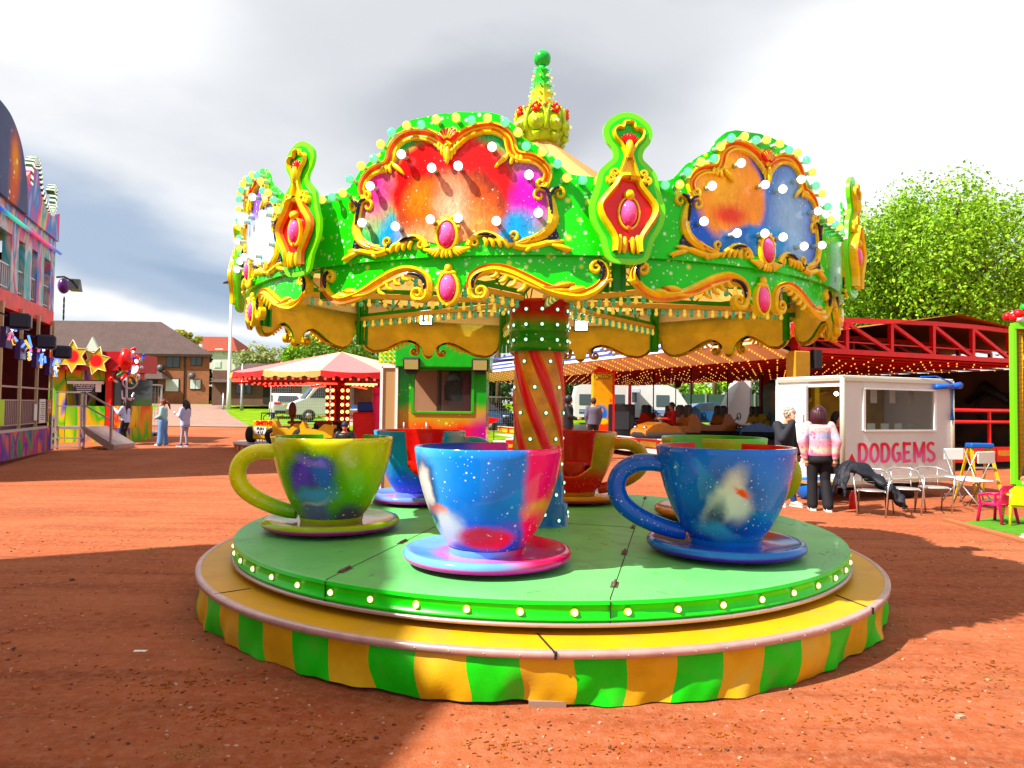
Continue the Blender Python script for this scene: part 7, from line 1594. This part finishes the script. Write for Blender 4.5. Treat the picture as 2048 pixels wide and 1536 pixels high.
    mb = MB(); mb.tube([(LX - .40, 10.2 + .38 * math.cos(q), 1.55 + .42 * math.sin(q)) for q in [2 * PI * k / 24 for k in range(24)]], .045, 6, closed=True); mb.build('painted_wheel', [mat('painted_dark_wheel', (.07, .03, .04), .6)], mm)
    mb = MB(); mb.tube([(LX - .38, 2.0 + .6 * math.cos(q), 1.7 + .5 * math.sin(q)) for q in [2 * PI * k / 24 for k in range(24)]], .06, 6, closed=True); mb.tube([(LX - .38, 1.6, 1.9), (LX - .4, 2.3, 2.4), (LX - .4, 2.9, 1.9)], [.1, .2, .1], 8); mb.build('painted_rider', [mat('painted_dark_shape', (.012, .010, .010), .6)], r)
    mb = MB(); mb.bar((LX - .4, 12.4, FZ), (LX - .4, 12.4, 2.95), .10); mb.build('magenta_post', [mat('magenta_post_paint', (.55, .01, .12), .4)], r)
    def loc(px, Y_): p = at(px, 860, Y_); return Vector((p.x, Y_, O.z + FZ))
    def dcar(px, Y_, rz, col, label, driver=False, seat=None):
        c = thing('dodgem_car', label, 'dodgem car', loc(px, Y_), R_(rz), 'dodgem cars on the track'); mb = MB()
        P = [(-.95, .12), (-.98, .55), (-.80, .80), (-.62, .82), (-.5, .45), (.05, .42), (.35, .55), (.75, .45), (1.0, .28), (1.02, .12)]
        mb.prism(P, (0, .46, 0), (1, 0, 0), (0, 0, 1), .92); mb.build('body', [col, M['black']], c, bevel=.07)
        mb = MB(); mb.tube([(1.08, 0, .14), (.9, .52, .14), (-.9, .54, .14), (-1.06, .4, .14), (-1.06, -.4, .14), (-.9, -.54, .14), (.9, -.52, .14)], .09, 8, closed=True); mb.build('rubber_bumper', [M['rubber']], c)
        for s in (-1, 1): mb = MB(); mb.box((-.66, s * .22, .82), (.16, .34, .55), bev=.06); mb.build('seat_back', [seat or mat('dark_padded_seat', (.05, .04, .04), .5)], c)
        mb = MB(); mb.tube([(-.05, .0 + .16 * math.cos(q), .72 + .12 * math.sin(q)) for q in [2 * PI * k / 16 for k in range(16)]], .018, 5, closed=True); mb.bar((-.05, 0, .7), (.2, 0, .5), .03); mb.build('steering_wheel', [M['black']], c)
        mb = MB(); mb.cyl((-.92, 0, .6), (-.92, 0, 2.36), .022, n=6); po = mb.build('pole', [M['black']], c); mb = MB(); mb.prism([(0, 0), (.0, .38), (-.30, .26), (-.2, .05)], (-.93, .0, 1.85), (1, 0, 0), (0, 0, 1), .01); mb.build('red_flag', [mat('dull_red_flag', (.30, .03, .03), .7)], po)
        for s in (-1, 1): mb = MB(); mb.ball((.92, s * .28, .36), .07, 8, 6); mb.build('headlamp', [M['chrome']], c)
        return c
    tanm = mat('tan_orange_gloss', (.38, .15, .05), .2, coat=.8, var=.2); orm = mat('orange_yellow_gloss', (.42, .15, .01), .2, coat=.8); yem = mat('yellow_car_gloss', (.70, .50, .02), .2, coat=.8); blm = mat('light_blue_gloss', (.04, .22, .50), .2, coat=.8); rdm = mat('red_orange_gloss', (.55, .06, .02), .2, coat=.8)
    c1 = dcar(1332, 22.3, 200, tanm, 'tan and orange dodgem car with a driver in a red shirt'); dcar(1405, 24.5, 190, orm, 'orange yellow dodgem car standing empty right of the driver'); dcar(1475, 25.5, 185, yem, 'bright yellow dodgem car parked left of the mural wall'); dcar(1535, 24.0, 175, blm, 'light blue dodgem car by the mural wall'); dcar(1258, 26.0, 150, rdm, 'red orange dodgem car behind the tall sign pillar')
    dcar(1310, 30.0, 190, rdm, 'red dodgem car at the back of the track beyond the driver')
    mb = MB(); mb.box((0, 0, .55), (.9, .7, 1.1), bev=.03); mb.box((0, -.36, .55), (.5, .02, .6), mat=1); tag(mb.build('speaker_cabinet', [M['black'], mat('dark_grille', (.03, .03, .035), .8)], loc=loc(1240, 24.2)), 'big black speaker cabinet on the track beside the sign pillar', 'speaker')
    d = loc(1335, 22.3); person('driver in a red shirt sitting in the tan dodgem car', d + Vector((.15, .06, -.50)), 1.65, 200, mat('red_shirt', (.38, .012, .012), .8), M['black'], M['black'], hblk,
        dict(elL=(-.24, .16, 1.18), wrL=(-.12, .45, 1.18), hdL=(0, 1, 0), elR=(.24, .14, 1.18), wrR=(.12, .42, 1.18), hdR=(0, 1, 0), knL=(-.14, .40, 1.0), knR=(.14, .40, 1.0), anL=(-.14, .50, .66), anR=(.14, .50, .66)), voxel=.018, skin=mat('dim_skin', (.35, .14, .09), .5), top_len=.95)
    # sign pillar
    p = loc(1203, 24.0); p.z = O.z + .02; s = thing('sign_pillar', 'tall orange and red sign pillar lettered SMITH\'S at the dodgem track edge', 'sign', p, R_(8)); H = at(1203, 737, 24.0).z - p.z
    gr = airbrush('orange_to_pink_sign', (.78, .42, .04), [((0, 0, H), (2, 2, .16), (.65, .02, .01), .2), ((0, 0, .6), (2, 2, .75), (.75, .10, .06), .5), ((-.05, -.2, 1.35), (.22, .5, .28), (.03, .20, .60), .3), ((-.12, -.2, 1.45), (.12, .5, .10), (.85, .35, .03), .4), ((-.02, -.2, 1.1), (.24, .5, .10), (.80, .60, .10), .4)], wob=.08, coat=.3)
    mb = MB(); mb.prism([(-.33, 0), (.33, 0), (.33, H - .12), (.2, H), (-.2, H), (-.33, H - .12)], (0, .15, 0), (1, 0, 0), (0, 0, 1), .3); mb.build('board', [gr], s, bevel=.02); mb = MB(); mb.box((.36, .05, H / 2), (.06, .55, H - .1)); mb.build('red_side', [M['red']], s)
    text('lettering_outline', "SMITH'S", .22, M['black'], s, (0, -.155, H - .28), bold=.020, sx=.80)
    text('lettering', "SMITH'S", .21, mat('yellow_black_lettering', (.80, .65, .02), .4), s, (0, -.17, H - .28), bold=.004, sx=.82); text('side_lettering', 'F\nU\nN\nF\nA\nI\nR', .15, M['red'], s, (.26, -.16, 1.35)); 
dodgems()
# ================================================================ dodgem pay booth
def dodgem_booth():
    O = Vector((5.84, 12.5, 0)); ang = 22.8; r = thing('dodgem_pay_booth', 'white box trailer pay booth lettered DODGEMS with a long window', 'pay booth', O, R_(ang)); Wd, D, z0, z1 = 2.84, 1.55, .34, 2.20
    X_ = Vector((math.cos(R_(ang)), math.sin(R_(ang)), 0))
    def u(px):
        k = (px - 1024) / F_PX; return (k * O.y - O.x) / (X_.x - k * X_.y)
    def zz(py, px): v = u(px); return at(px, py, O.y + X_.y * v).z
    wl, wr = u(1727), u(1869); wt, wb = zz(779, 1800), zz(861, 1800)
    mb = MB(); w = M['offwhite']
    mb.box((Wd / 2, .03, (z0 + wb) / 2), (Wd, .06, wb - z0)); mb.box((Wd / 2, .03, (wt + z1) / 2), (Wd, .06, z1 - wt)); mb.box((wl / 2, .03, (wt + wb) / 2), (wl, .06, wt - wb)); mb.box(((wr + Wd) / 2, .03, (wt + wb) / 2), (Wd - wr, .06, wt - wb))
    mb.box((Wd - .03, D / 2, (z0 + z1) / 2), (.06, D - .12, z1 - z0)); mb.box((Wd / 2, D - .03, (z0 + z1) / 2), (Wd, .06, z1 - z0)); mb.box((Wd / 2, D / 2, z0 + .03), (Wd - .1, D - .1, .06)); mb.box((.03, D / 2, z1 - .08), (.06, D - .12, .16)); mb.box((.03, D * .76, (z0 + z1) / 2 - .08), (.06, D * .44, z1 - z0 - .16))
    mb.build('wall', [w], r)
    mb = MB(); mb.box((Wd / 2, D / 2, z1 + .015), (Wd + .04, D + .04, .05), bev=.01); mb.build('roof', [w], r)
    for x, y in ((0, 0), (Wd, 0), (0, D), (Wd, D)): mb = MB(); mb.cyl((x, y, z0 - .05), (x, y, z1), .045, n=10); mb.build('corner_post', [mat('pale_aluminium_trim', (.62, .62, .52), .35, .5)], r)
    mb = MB()
    mb.bar((-.01, 0, z1 - .03), (-.01, D, z1 - .03), .06); mb.bar((0, -.01, z1 - .03), (Wd, -.01, z1 - .03), .06); mb.bar((0, -.01, z0), (Wd, -.01, z0), .07); mb.bar((-.01, 0, z0), (-.01, D, z0), .09)
    mb.build('corner_trim', [mat('pale_aluminium_trim', (.62, .62, .52), .35, .5)], r)
    fr = MB(); q = [(wl, wt), (wr, wt), (wr, wb), (wl, wb)]
    for i in range(4): a, b = q[i - 1], q[i]; fr.bar((a[0], -.012, a[1]), (b[0], -.012, b[1]), .06, .03)
    win_ = fr.build('window', [M['white']], r); mb = MB(); mb.box(((wl + wr) / 2, .02, (wt + wb) / 2), (wr - wl, .008, wt - wb)); mb.build('pane', [M['glassclear']], win_)
    mb = MB()
    rn = random.Random(8)
    for k in range(4): mb.box((wl + .35 + .5 * k, .5, wt - .12), (.16, .01, .26))
    for k in range(5): mb.box((wl + .30 + .36 * k, .4, wb + .02), (.20, .01, .20))
    mb.build('paper_notice', [mat('printed_paper', (.55, .55, .52), .6)], win_)
    mb = MB(); mb.box((Wd / 2, D - .10, (z0 + z1) / 2), (Wd - .15, .04, z1 - z0 - .1)); mb.build('wood_lining', [mat('brown_ply', (.42, .27, .08), .7, var=.3, vs=3)], r)
    mb = MB(); mb.box((wl + .15, D - .3, 1.7), (.12, .1, 1.0)); mb.box((wr - .55, D - .3, 1.7), (.10, .1, 1.0)); mb.build('yellow_strip', [mat('yellow_post_inside', (.60, .45, .02), .5)], r)
    mb = MB(); mb.tube([(.45, D - .25, 1.75), (.75, D - .25, 1.92), (1.15, D - .25, 1.98)], .05, 6); mb.box((.35, D - .25, 1.85), (.12, .1, .4)); mb.build('wooden_arch', [mat('light_wood', (.40, .24, .08), .6)], r)
    mb = MB(); mb.ball((.7, D * .5, 1.93), .04, 8, 6); mb.build('lit_lamp', [mat('booth_lamp', (1, 1, 1), emit=(1, .95, .85), es=8)], r)
    mb = MB(); mb.box((.5, D * .6, 1.05), (.7, .5, .05)); mb.box((.35, .55, 1.1), (.2, .2, .15), mat=1); mb.build('inner_counter', [M['white'], M['yellow']], r)
    mb = MB(); mb.box((-.05, D * .74, (z0 + z1) / 2 - .05), (.05, D * .5, z1 - z0 - .15)); d = mb.build('sliding_door', [M['white']], r); mb = MB(); mb.box((-.085, D * .52, 1.45), (.03, .03, .16)); mb.build('handle', [M['steel']], d)
    lm = airbrush('pink_red_lettering', (.80, .15, .34), [((0, 0, 1.02), (9, 9, .12), (.72, .03, .08), .8)], wob=.01, coat=.2)
    xa, xb, za, zb = u(1715), u(1871), zz(926, 1790), zz(884, 1790); lw = (xb - xa) / 7.25; lh = zb - za; sw = lw * .27
    arc = lambda cx, cy, rx, ry, a0, a1: [(cx + rx * math.cos(R_(a0 + (a1 - a0) * k / 14)), cy + ry * math.sin(R_(a0 + (a1 - a0) * k / 14))) for k in range(15)]
    GL = {'D': [[(.16, .08), (.16, .92)], [(.10, .09), (.45, .09)] + arc(.45, .5, .38, .41, -90, 90) + [(.10, .91)]], 'O': [arc(.5, .5, .36, .41, 0, 360)], 'G': [arc(.5, .5, .36, .41, 55, 355)[:13] + [(.84, .44)], [(.52, .46), (.93, .46)], [(.84, .46), (.84, .14)]],
          'E': [[(.18, .0), (.18, 1)], [(.1, .09), (.86, .09)], [(.1, .5), (.72, .5)], [(.1, .91), (.86, .91)]], 'M': [[(.13, .0), (.13, 1)], [(.13, .95), (.5, .25)], [(.5, .25), (.87, .95)], [(.87, 0), (.87, 1)]], 'S': [spline([(.80, .84), (.62, .92), (.36, .91), (.17, .78), (.24, .60), (.5, .50), (.76, .40), (.83, .22), (.64, .08), (.36, .08), (.14, .20)], 4)]}
    mb = MB(); X0 = xa
    for c_ in 'DODGEMS':
        wd = lw * (1.2 if c_ == 'M' else .95)
        for P_ in GL[c_]:
            pts = [Vector((X0 + x * wd, 0, za + y * lh)) for x, y in P_]; n = len(pts); L2 = []
            for k in range(n):
                a, b = pts[max(k - 1, 0)], pts[min(k + 1, n - 1)]; t = (b - a).normalized(); nn = Vector((-t.z, 0, t.x)) * sw * .5; nn.z *= .72; L2.append((pts[k] + nn, pts[k] - nn))
            o_ = GL[c_].index(P_) * .0012
            for k in range(n - 1):
                a, b, c2, d = L2[k][0], L2[k][1], L2[k + 1][1], L2[k + 1][0]; e = Vector((0, -.006 - o_, 0)); mb.add([a + e, b + e, c2 + e, d + e, a, b, c2, d], [(3, 2, 1, 0), (0, 1, 5, 4), (2, 3, 7, 6)])
        X0 += wd * 1.06
    tx_ = mb.build('lettering', [lm], r)
    rv = MB()
    for k in range(30): rv.ball((Wd * k / 29, -.03, z1 - .03), .007, 5, 4); rv.ball((Wd * k / 29, -.035, z0), .007, 5, 4)
    for k in range(16): rv.ball((Wd - .06, -.002, z0 + .06 + (z1 - z0 - .12) * k / 15), .006, 5, 4); rv.ball((.07, -.002, z0 + .06 + (z1 - z0 - .12) * k / 15), .006, 5, 4)
    rv.build('rivets', [M['steel']], r)
    # under the booth
    mb = MB(); mb.box((Wd / 2, D / 2, z0 - .08), (Wd - .3, .12, .10)); mb.bar((.1, .3, z0 - .08), (Wd - .1, .3, z0 - .08), .08); mb.build('chassis', [M['steel']], r)
    for x, y in ((1.7, .12), (1.7, D - .12)): mb = MB(); mb.lathe([(.08, -.08), (.27, -.08), (.27, .08), (.08, .08)], 20); w_ = mb.build('wheel', [M['rubber']], r, (x, y, .27)); w_.rotation_euler = (PI / 2, 0, 0)
    mb = MB(); mb.box((-.25, .5, .32), (.4, .8, .05)); mb.bar((-.4, .2, 0), (-.4, .2, .3), .04); mb.bar((-.4, .8, 0), (-.4, .8, .3), .04); mb.build('door_step', [mat('worn_wood_step', (.35, .22, .10), .7)], r)
    mb = MB(); a = (Wd + .02, -.06); mb.tube([(Wd - .9, -.03, z1 + .06), (Wd - .5, -.05, z1 + .08), (Wd - .12, -.06, z1 - .02), (Wd + .02, -.06, z1 - .1)], .012, 6); mb.tube([(Wd - .55, -.08, z1 - .12), (Wd - .1, -.08, z1 - .10)], .05, 10); mb.tube([(Wd - .1, -.08, z1 - .1), (Wd + .12, -.08, z1 - .08)], [.05, .07], 10); mb.tube([(Wd - .06, -.07, z1 - .15), (Wd - .08, -.06, z1 - .5), (Wd - .08, -.06, z1 - .75)], [.008, .008, .035], 8)
    tag(mb.build('power_connector', [mat('blue_plastic', (.02, .13, .55), .35)], loc=O, rz=R_(ang)), 'blue power connector and cable hanging at the corner of the white booth', 'cable')
dodgem_booth()
P = lambda px, py, z=0: (lambda rr: Vector((0, 0, EYE)) + rr * ((z - EYE) / rr.z))(ray(px, py))
mb = MB(); mb.lathe([(0, 0), (.17, .01), (.20, .06), (.20, .5), (.15, .6), (.06, .63), (.06, .68), (0, .68)], 20); o = mb.build('gas_bottle', [mat('blue_bottle_paint', (.01, .12, .40), .35, coat=.3)], loc=P(1645, 1012) + Vector((0, .9, .2))); o.rotation_euler = (0, R_(90), R_(10)); tag(o, 'blue gas bottle lying under the white dodgems booth', 'gas bottle')
mb = MB(); mb.lathe([(0, 0), (.055, .0), (.06, .02), (.06, .22), (.03, .27), (.03, .30), (0, .30)], 16); tag(mb.build('red_canister', [M['red']], loc=P(1706, 1018)), 'small red canister standing on the ground beside the jacket chair', 'canister')
mb = MB(); mb.prism([(-.14, 0), (.14, 0), (0, .28)], (0, 0, 0), (1, 0, 0), (0, 0, 1), .02); o = mb.build('warning_triangle', [mat('dark_red_reflector', (.30, .01, .02), .3)], loc=at(1703, 940, 12.0)); tag(o, 'small dark red triangle reflector on the corner of the white booth above the black jacket', 'reflector')
# aluminium chairs
def chair_proto():
    r = thing('cafe_chair', 'x', 'chair', (0, 0, 0)); W2 = .27; mb = MB(); m = mat('polished_aluminium_tube', (.78, .77, .76), .25, .9)
    mb.lathe([(0, 0), (.235, 0), (.245, .012), (.235, .02), (0, .02)], 28); mb.build('seat', [mat('dimpled_alu_seat', (.70, .70, .68), .35, .7, bump=.3, bs=70)], r, (0, 0, .43))
    mb = MB(); mb.tube([(.21, -.22, .0), (.245, -.225, .44), (.27, -.20, .66), (.275, .02, .69), (.25, .22, .74), (.13, .31, .79), (-.13, .31, .79), (-.25, .22, .74), (-.275, .02, .69), (-.27, -.20, .66), (-.245, -.225, .44), (-.21, -.22, .0)], .0125, 8); mb.build('arm_and_front_legs', [m], r)
    for s in (-1, 1): mb = MB(); mb.tube([(s * .22, .28, .0), (s * .20, .16, .43), (s * .21, -.20, .43)], .0125, 8); mb.build('leg', [m], r)
    mb = MB(); mb.tube([(-.16, .30, .775), (-.15, .24, .46)], .011, 6); mb.tube([(.16, .30, .775), (.15, .24, .46)], .011, 6)
    for k in range(5): z = .52 + .045 * k; mb.bar((-.15, .255 + .01 * k, z), (.15, .255 + .01 * k, z), .03, .008)
    mb.build('back_slats', [m], r); return r
ch = chair_proto()
for i, (px, py, rz, lb) in enumerate(((1745, 1035, -28, 'aluminium armchair with a black jacket thrown over it'), (1812, 1030, -18, 'middle aluminium armchair, standing bare between two others'), (1872, 1026, -12, 'bare aluminium armchair nearest the folding chairs'))):
    c = ch if i == 0 else copy_tree(ch); c.location = P(px, py) + Vector((.1, .22, 0)); c.rotation_euler = (0, 0, R_(rz)); c['label'] = lb; c.scale = (.9, .9, .88); c['group'] = 'aluminium chairs by the white booth'
jp = P(1745, 1035) + Vector((.1, .22, 0))
def jacket():
    m = mat('black_puffer_fabric', (.008, .009, .016), .6, bump=.5, bs=30); mb = MB(); rn = random.Random(5)
    sp = spline([(-.48, .06, .48), (-.42, .14, .68), (-.28, .22, .80), (-.04, .18, .76), (.12, .04, .58), (.22, -.08, .46), (.32, -.16, .36), (.36, -.22, .18)], 6); n = 22; vs = []; k = len(sp)
    for i, (x, y, z) in enumerate(sp):
        w = .13 + .07 * math.sin(PI * i / (k - 1)) + .02 * math.sin(i * .9)
        for j in range(n):
            t = -1 + 2 * j / (n - 1); fold = .018 * math.sin(7 * t + i * .35) + .014 * math.sin(13 * t - i * .6) + .010 * math.sin(i * 1.1)
            vs.append((x + fold + .05 * t * (i / k - .5), y + t * w, z - abs(t) ** 1.6 * (.16 + .05 * math.sin(i * .4)) * (1.2 - i / k * .7) + fold))
    mb.add(vs, [(i * n + j, i * n + j + 1, (i + 1) * n + j + 1, (i + 1) * n + j) for i in range(k - 1) for j in range(n - 1)], 0, True)
    o = mb.build('black_jacket', [m], loc=jp); so = o.modifiers.new('padding', 'SOLIDIFY'); so.thickness = .045; so.offset = 0; sb = o.modifiers.new('soft', 'SUBSURF'); sb.levels = 1; sb.render_levels = 1
    tag(o, 'black padded jacket draped over the arm of the nearest aluminium chair', 'jacket')
jacket()
def folding(px, py, label, rz):
    r = thing('folding_chair', label, 'chair', P(px, py), R_(rz), 'white folding chairs'); w = M['white']; mb = MB(); mb.box((0, 0, .46), (.40, .38, .025), bev=.01); mb.build('seat', [w], r); mb = MB(); mb.box((0, .20, .86), (.40, .02, .20), bev=.01); mb.build('backrest', [w], r); mb = MB()
    for s in (-1, 1): mb.tube([(s * .21, -.26, 0), (s * .21, .20, .95)], .012, 6); mb.tube([(s * .19, .28, 0), (s * .19, -.15, .45)], .012, 6)
    mb.bar((-.19, .2, .15), (.19, .2, .15), .015); mb.build('folding_frame', [M['steel']], r)
folding(1926, 1008, 'white folding chair standing upright left of the step ladder', 10); folding(1950, 1016, 'white folding chair with tilted seat in front of the step ladder', 200)
def ladder():
    r = thing('step_ladder', 'yellow step ladder with a blue top standing behind the white folding chairs', 'ladder', P(1962, 1004)); y = mat('yellow_fibreglass_rail', (.60, .42, .03), .5); mb = MB(); H = .98
    for s in (-1, 1): mb.bar((s * .25, -.25, 0), (s * .16, .0, H), .05, .025); mb.bar((s * .25, .35, 0), (s * .16, .08, H), .04, .025)
    mb.build('rails', [y], r)
    for k in range(4): z = .18 + .22 * k; t = z / H; mb = MB(); mb.box((0, -.25 + .25 * t, z), (.46 - .16 * t, .10, .025)); mb.build('step', [M['alu']], r)
    mb = MB(); mb.box((0, .03, H + .03), (.42, .20, .09), bev=.02); mb.build('blue_top', [mat('blue_ladder_top', (.02, .10, .35), .4)], r)
ladder()
def kidchair(px, py, col, label, rz):
    r = thing('child_chair', label, 'chair', P(px, py), R_(rz), 'small plastic chairs at the right edge'); m = mat(label.split()[0] + '_plastic', col, .35, coat=.3); mb = MB(); mb.box((0, 0, .27), (.32, .30, .025), bev=.01); mb.build('seat', [m], r)
    for s in (-1, 1):
        mb = MB(); mb.tube([(s * .18, -.17, 0), (s * .155, -.14, .26), (s * .17, -.15, .40), (s * .17, .0, .43), (s * .16, .14, .44)], [.022, .02, .018, .018, .02], 8); mb.build('leg', [m], r); mb = MB(); mb.tube([(s * .17, .19, 0), (s * .15, .14, .28), (s * .15, .17, .50)], [.022, .02, .018], 8); mb.build('leg', [m], r)
    mb = MB(); mb.prism([(-.16, .30), (.16, .30), (.17, .50), (.10, .56), (-.10, .56), (-.17, .50)], (0, .17, 0), (1, 0, 0), (0, 0, 1), .02); mb.build('backrest', [m], r)
kidchair(1995, 1046, (.70, .03, .14), 'pink plastic child\'s chair on the edge of the green mat', 200); kidchair(2040, 1050, (.65, .68, .10), 'yellow plastic child\'s chair cut off by the right frame edge', 160)
g0 = P(1905, 1042); mb = MB(); a, b, c, d = P(1925, 1046, .01), P(2100, 1082, .01), P(2200, 1062, .01), P(2010, 1030, .01); mb.add([a, b, c, d, a - Vector((0, 0, .012)), b - Vector((0, 0, .012)), c - Vector((0, 0, .012)), d - Vector((0, 0, .012))], [(0, 1, 2, 3), (0, 4, 5, 1), (1, 5, 6, 2), (2, 6, 7, 3), (3, 7, 4, 0)]); o = mb.build('artificial_grass_mat', [mat('green_turf_mat', (.09, .24, .02), .95, bump=.8, bs=60, var=.2)]); tag(o, 'flat green artificial grass mat under the small plastic chairs', 'mat')
mb = MB(); mb.bar(P(1890, 1038, .02), P(2060, 1084, .02), .10, .03); tag(mb.build('timber_board', [mat('reddish_timber', (.35, .15, .08), .8)]), 'long thin timber board along the front edge of the green mat', 'board')
def cage():
    Y = 11.2; p = gx(2027, Y); r = thing('play_frame', 'tall green framed play structure with yellow netted posts at the right edge', 'play structure', p); z = lambda py: at(2030, py, Y).z - p.z
    gm_ = mat('lime_green_frame', (.20, .60, .03), .4, coat=.2); mb = MB(); mb.box((.0, 0, (z(652) + z(968)) / 2), (.05, .10, z(652) - z(968))); mb.box((.7, 0, z(966)), (1.4, .12, .10)); mb.box((.7, 0, z(652)), (1.4, .12, .10)); mb.build('green_frame', [gm_], r)
    ym = mat('yellow_netted_pad', (.72, .45, .03), .6, bump=1, bs=30)
    for x in (.13, .33, .9, 1.2): mb = MB(); mb.tube([(x, .08, z(960)), (x, .08, z(662))], .075, 14); o = mb.build('yellow_post_pad', [ym], r)
    mb = MB()
    for k in range(34): zz = z(660) - (z(660) - z(960)) * k / 33; mb.bar((.02, -.02, zz), (1.3, -.02, zz), .006)
    for k in range(26): x = .02 + .05 * k; mb.bar((x, -.02, z(660)), (x, -.02, z(960)), .006)
    mb.build('netting', [mat('dark_netting', (.12, .08, .03), .7)], r)
    rn = random.Random(4); mb = MB(); cs = [mat('toy_red', (.6, .03, .05), .4), mat('toy_white', (.75, .75, .75), .4), mat('toy_green', (.05, .5, .08), .4), mat('toy_purple', (.25, .05, .4), .4), M['yellow']]
    for k in range(60): t = rn.random(); x = t * 1.1; zt = z(650) + .05 + .45 * math.sin(min(1, t * 1.4 + .12) * PI / 2) * rn.uniform(.3, 1); mb.ball((x, rn.uniform(-.1, .2), zt), rn.uniform(.04, .08), 8, 6, rn.randrange(5))
    mb.build('topping_ornament', cs, r); mb = MB(); mb.box((1.15, .3, z(652) + .2), (1.2, .5, .30)); mb.build('top_box', [mat('green_top', (.04, .35, .05), .4)], r)
cage()
# ================================================================ people on the right
charcoal = mat('charcoal_sweatshirt', (.022, .024, .032), .85); blackt = mat('black_trousers', (.010, .010, .013), .8); jeans = mat('dark_blue_jeans', (.02, .05, .16), .85)
pink = airbrush('patterned_pink_cardigan', (.72, .50, .50), [((0, 0, 1.20), (.6, .6, .055), (.42, .50, .78), .35, .8), ((0, 0, 1.08), (.6, .6, .05), (.80, .34, .44), .5, .8), ((0, 0, .98), (.6, .6, .035), (.78, .62, .45), .5, .7), ((0, 0, .89), (.6, .6, .03), (.80, .14, .26), .5, .8)], dots=.95, dot_scale=10, wob=.06, coat=0, rough=.9, dotcols=((.70, .12, .22), (.45, .10, .35)), dot_r=1.7, cluster=False)
person('grey haired man in a charcoal hooded top covering his face with one hand', P(1568, 1012), 1.66, -58, charcoal, jeans, mat('grey_white_trainers', (.45, .42, .40), .6), mat('silver_grey_hair', (.42, .38, .33), .6),
       dict(chest=(0, .01, 1.24), neck=(0, .04, 1.42), head=(0, .115, 1.555), elR=(.27, .16, 1.16), wrR=(.10, .26, 1.46), hdR=(-.25, -.18, 1), upR=(.2, 1, 0), elL=(-.24, .0, 1.10), wrL=(-.20, .14, .90), anL=(-.13, .10, .085), anR=(.10, -.06, .085), curl=.35), hairstyle='curly', voxel=.011, topw=1.14, skirtlen=.60, hoodm=charcoal, skin=mat('fair_skin', (.68, .36, .25), .5))
person('woman with a dark brown bob, pink patterned cardigan and black trousers, seen from behind', P(1638, 1021), 1.66, 78, pink, blackt, M['white'], mat('dark_bob_hair', (.045, .012, .018), .4),
       dict(elL=(-.27, -.06, 1.12), wrL=(-.22, -.04, .86), elR=(.27, -.06, 1.12), wrR=(.24, -.02, .86), hdL=(.25, -.1, -1), hdR=(-.1, -.05, -1), upL=(0, -1, 0), upR=(0, -1, 0), anL=(-.10, .0, .085), anR=(.12, -.10, .085)), hairstyle='bob', voxel=.011, topw=1.16, top_len=.90, legw=1.15, skirtlen=.78, hoodm=blackt, skin=mat('light_skin', (.68, .36, .26), .5))
def floor_at(px, Y): p = gx(px, Y); return p
person('boy in a grey hooded jacket standing before the sign pillar, seen from behind', Vector((at(1187, 820, 20.5).x, 20.5, .38)), 1.50, 95, mat('grey_jacket', (.12, .11, .15), .85), M['black'], M['black'], mat('short_dark_hair', (.05, .02, .015), .7), dict(elL=(-.24, 0, 1.12), wrL=(-.20, .06, .88), elR=(.24, 0, 1.12), wrR=(.20, .06, .88)), voxel=.016, topw=1.2, top_len=.84)
person('person in a black hooded coat half hidden behind the twisted column', Vector((at(1137, 820, 19.6).x, 19.6, .30)), 1.62, -20, M['black'], M['black'], M['black'], M['black'], dict(elR=(.24, .1, 1.12), wrR=(.16, .28, 1.05), hdR=(0, 1, 0)), voxel=.016, topw=1.15, hairstyle='hood', top_len=.8)
X2 = Vector((math.cos(R_(22.8)), math.sin(R_(22.8)), 0)); Yv = Vector((-X2.y, X2.x, 0)); o = Vector((5.84, 12.5, 0)) + X2 * .85 + Yv * .9
person('attendant in a red top sitting inside the white dodgems booth', Vector((o.x, o.y, -.08)), 1.65, -60, mat('red_top', (.45, .03, .02), .8), M['black'], M['black'], hblk, dict(elR=(.24, .1, 1.12), wrR=(.12, .3, 1.1), hdR=(0, 1, 0)), voxel=.016, hairstyle='bob')
person('person in a dark jacket and pale jeans cut off by the right frame edge', P(2078, 1080), 1.55, 170, mat('dark_maroon_jacket', (.035, .012, .02), .8), mat('pale_denim', (.35, .50, .55), .8), M['white'], hblk, {}, voxel=.016, topw=1.1)
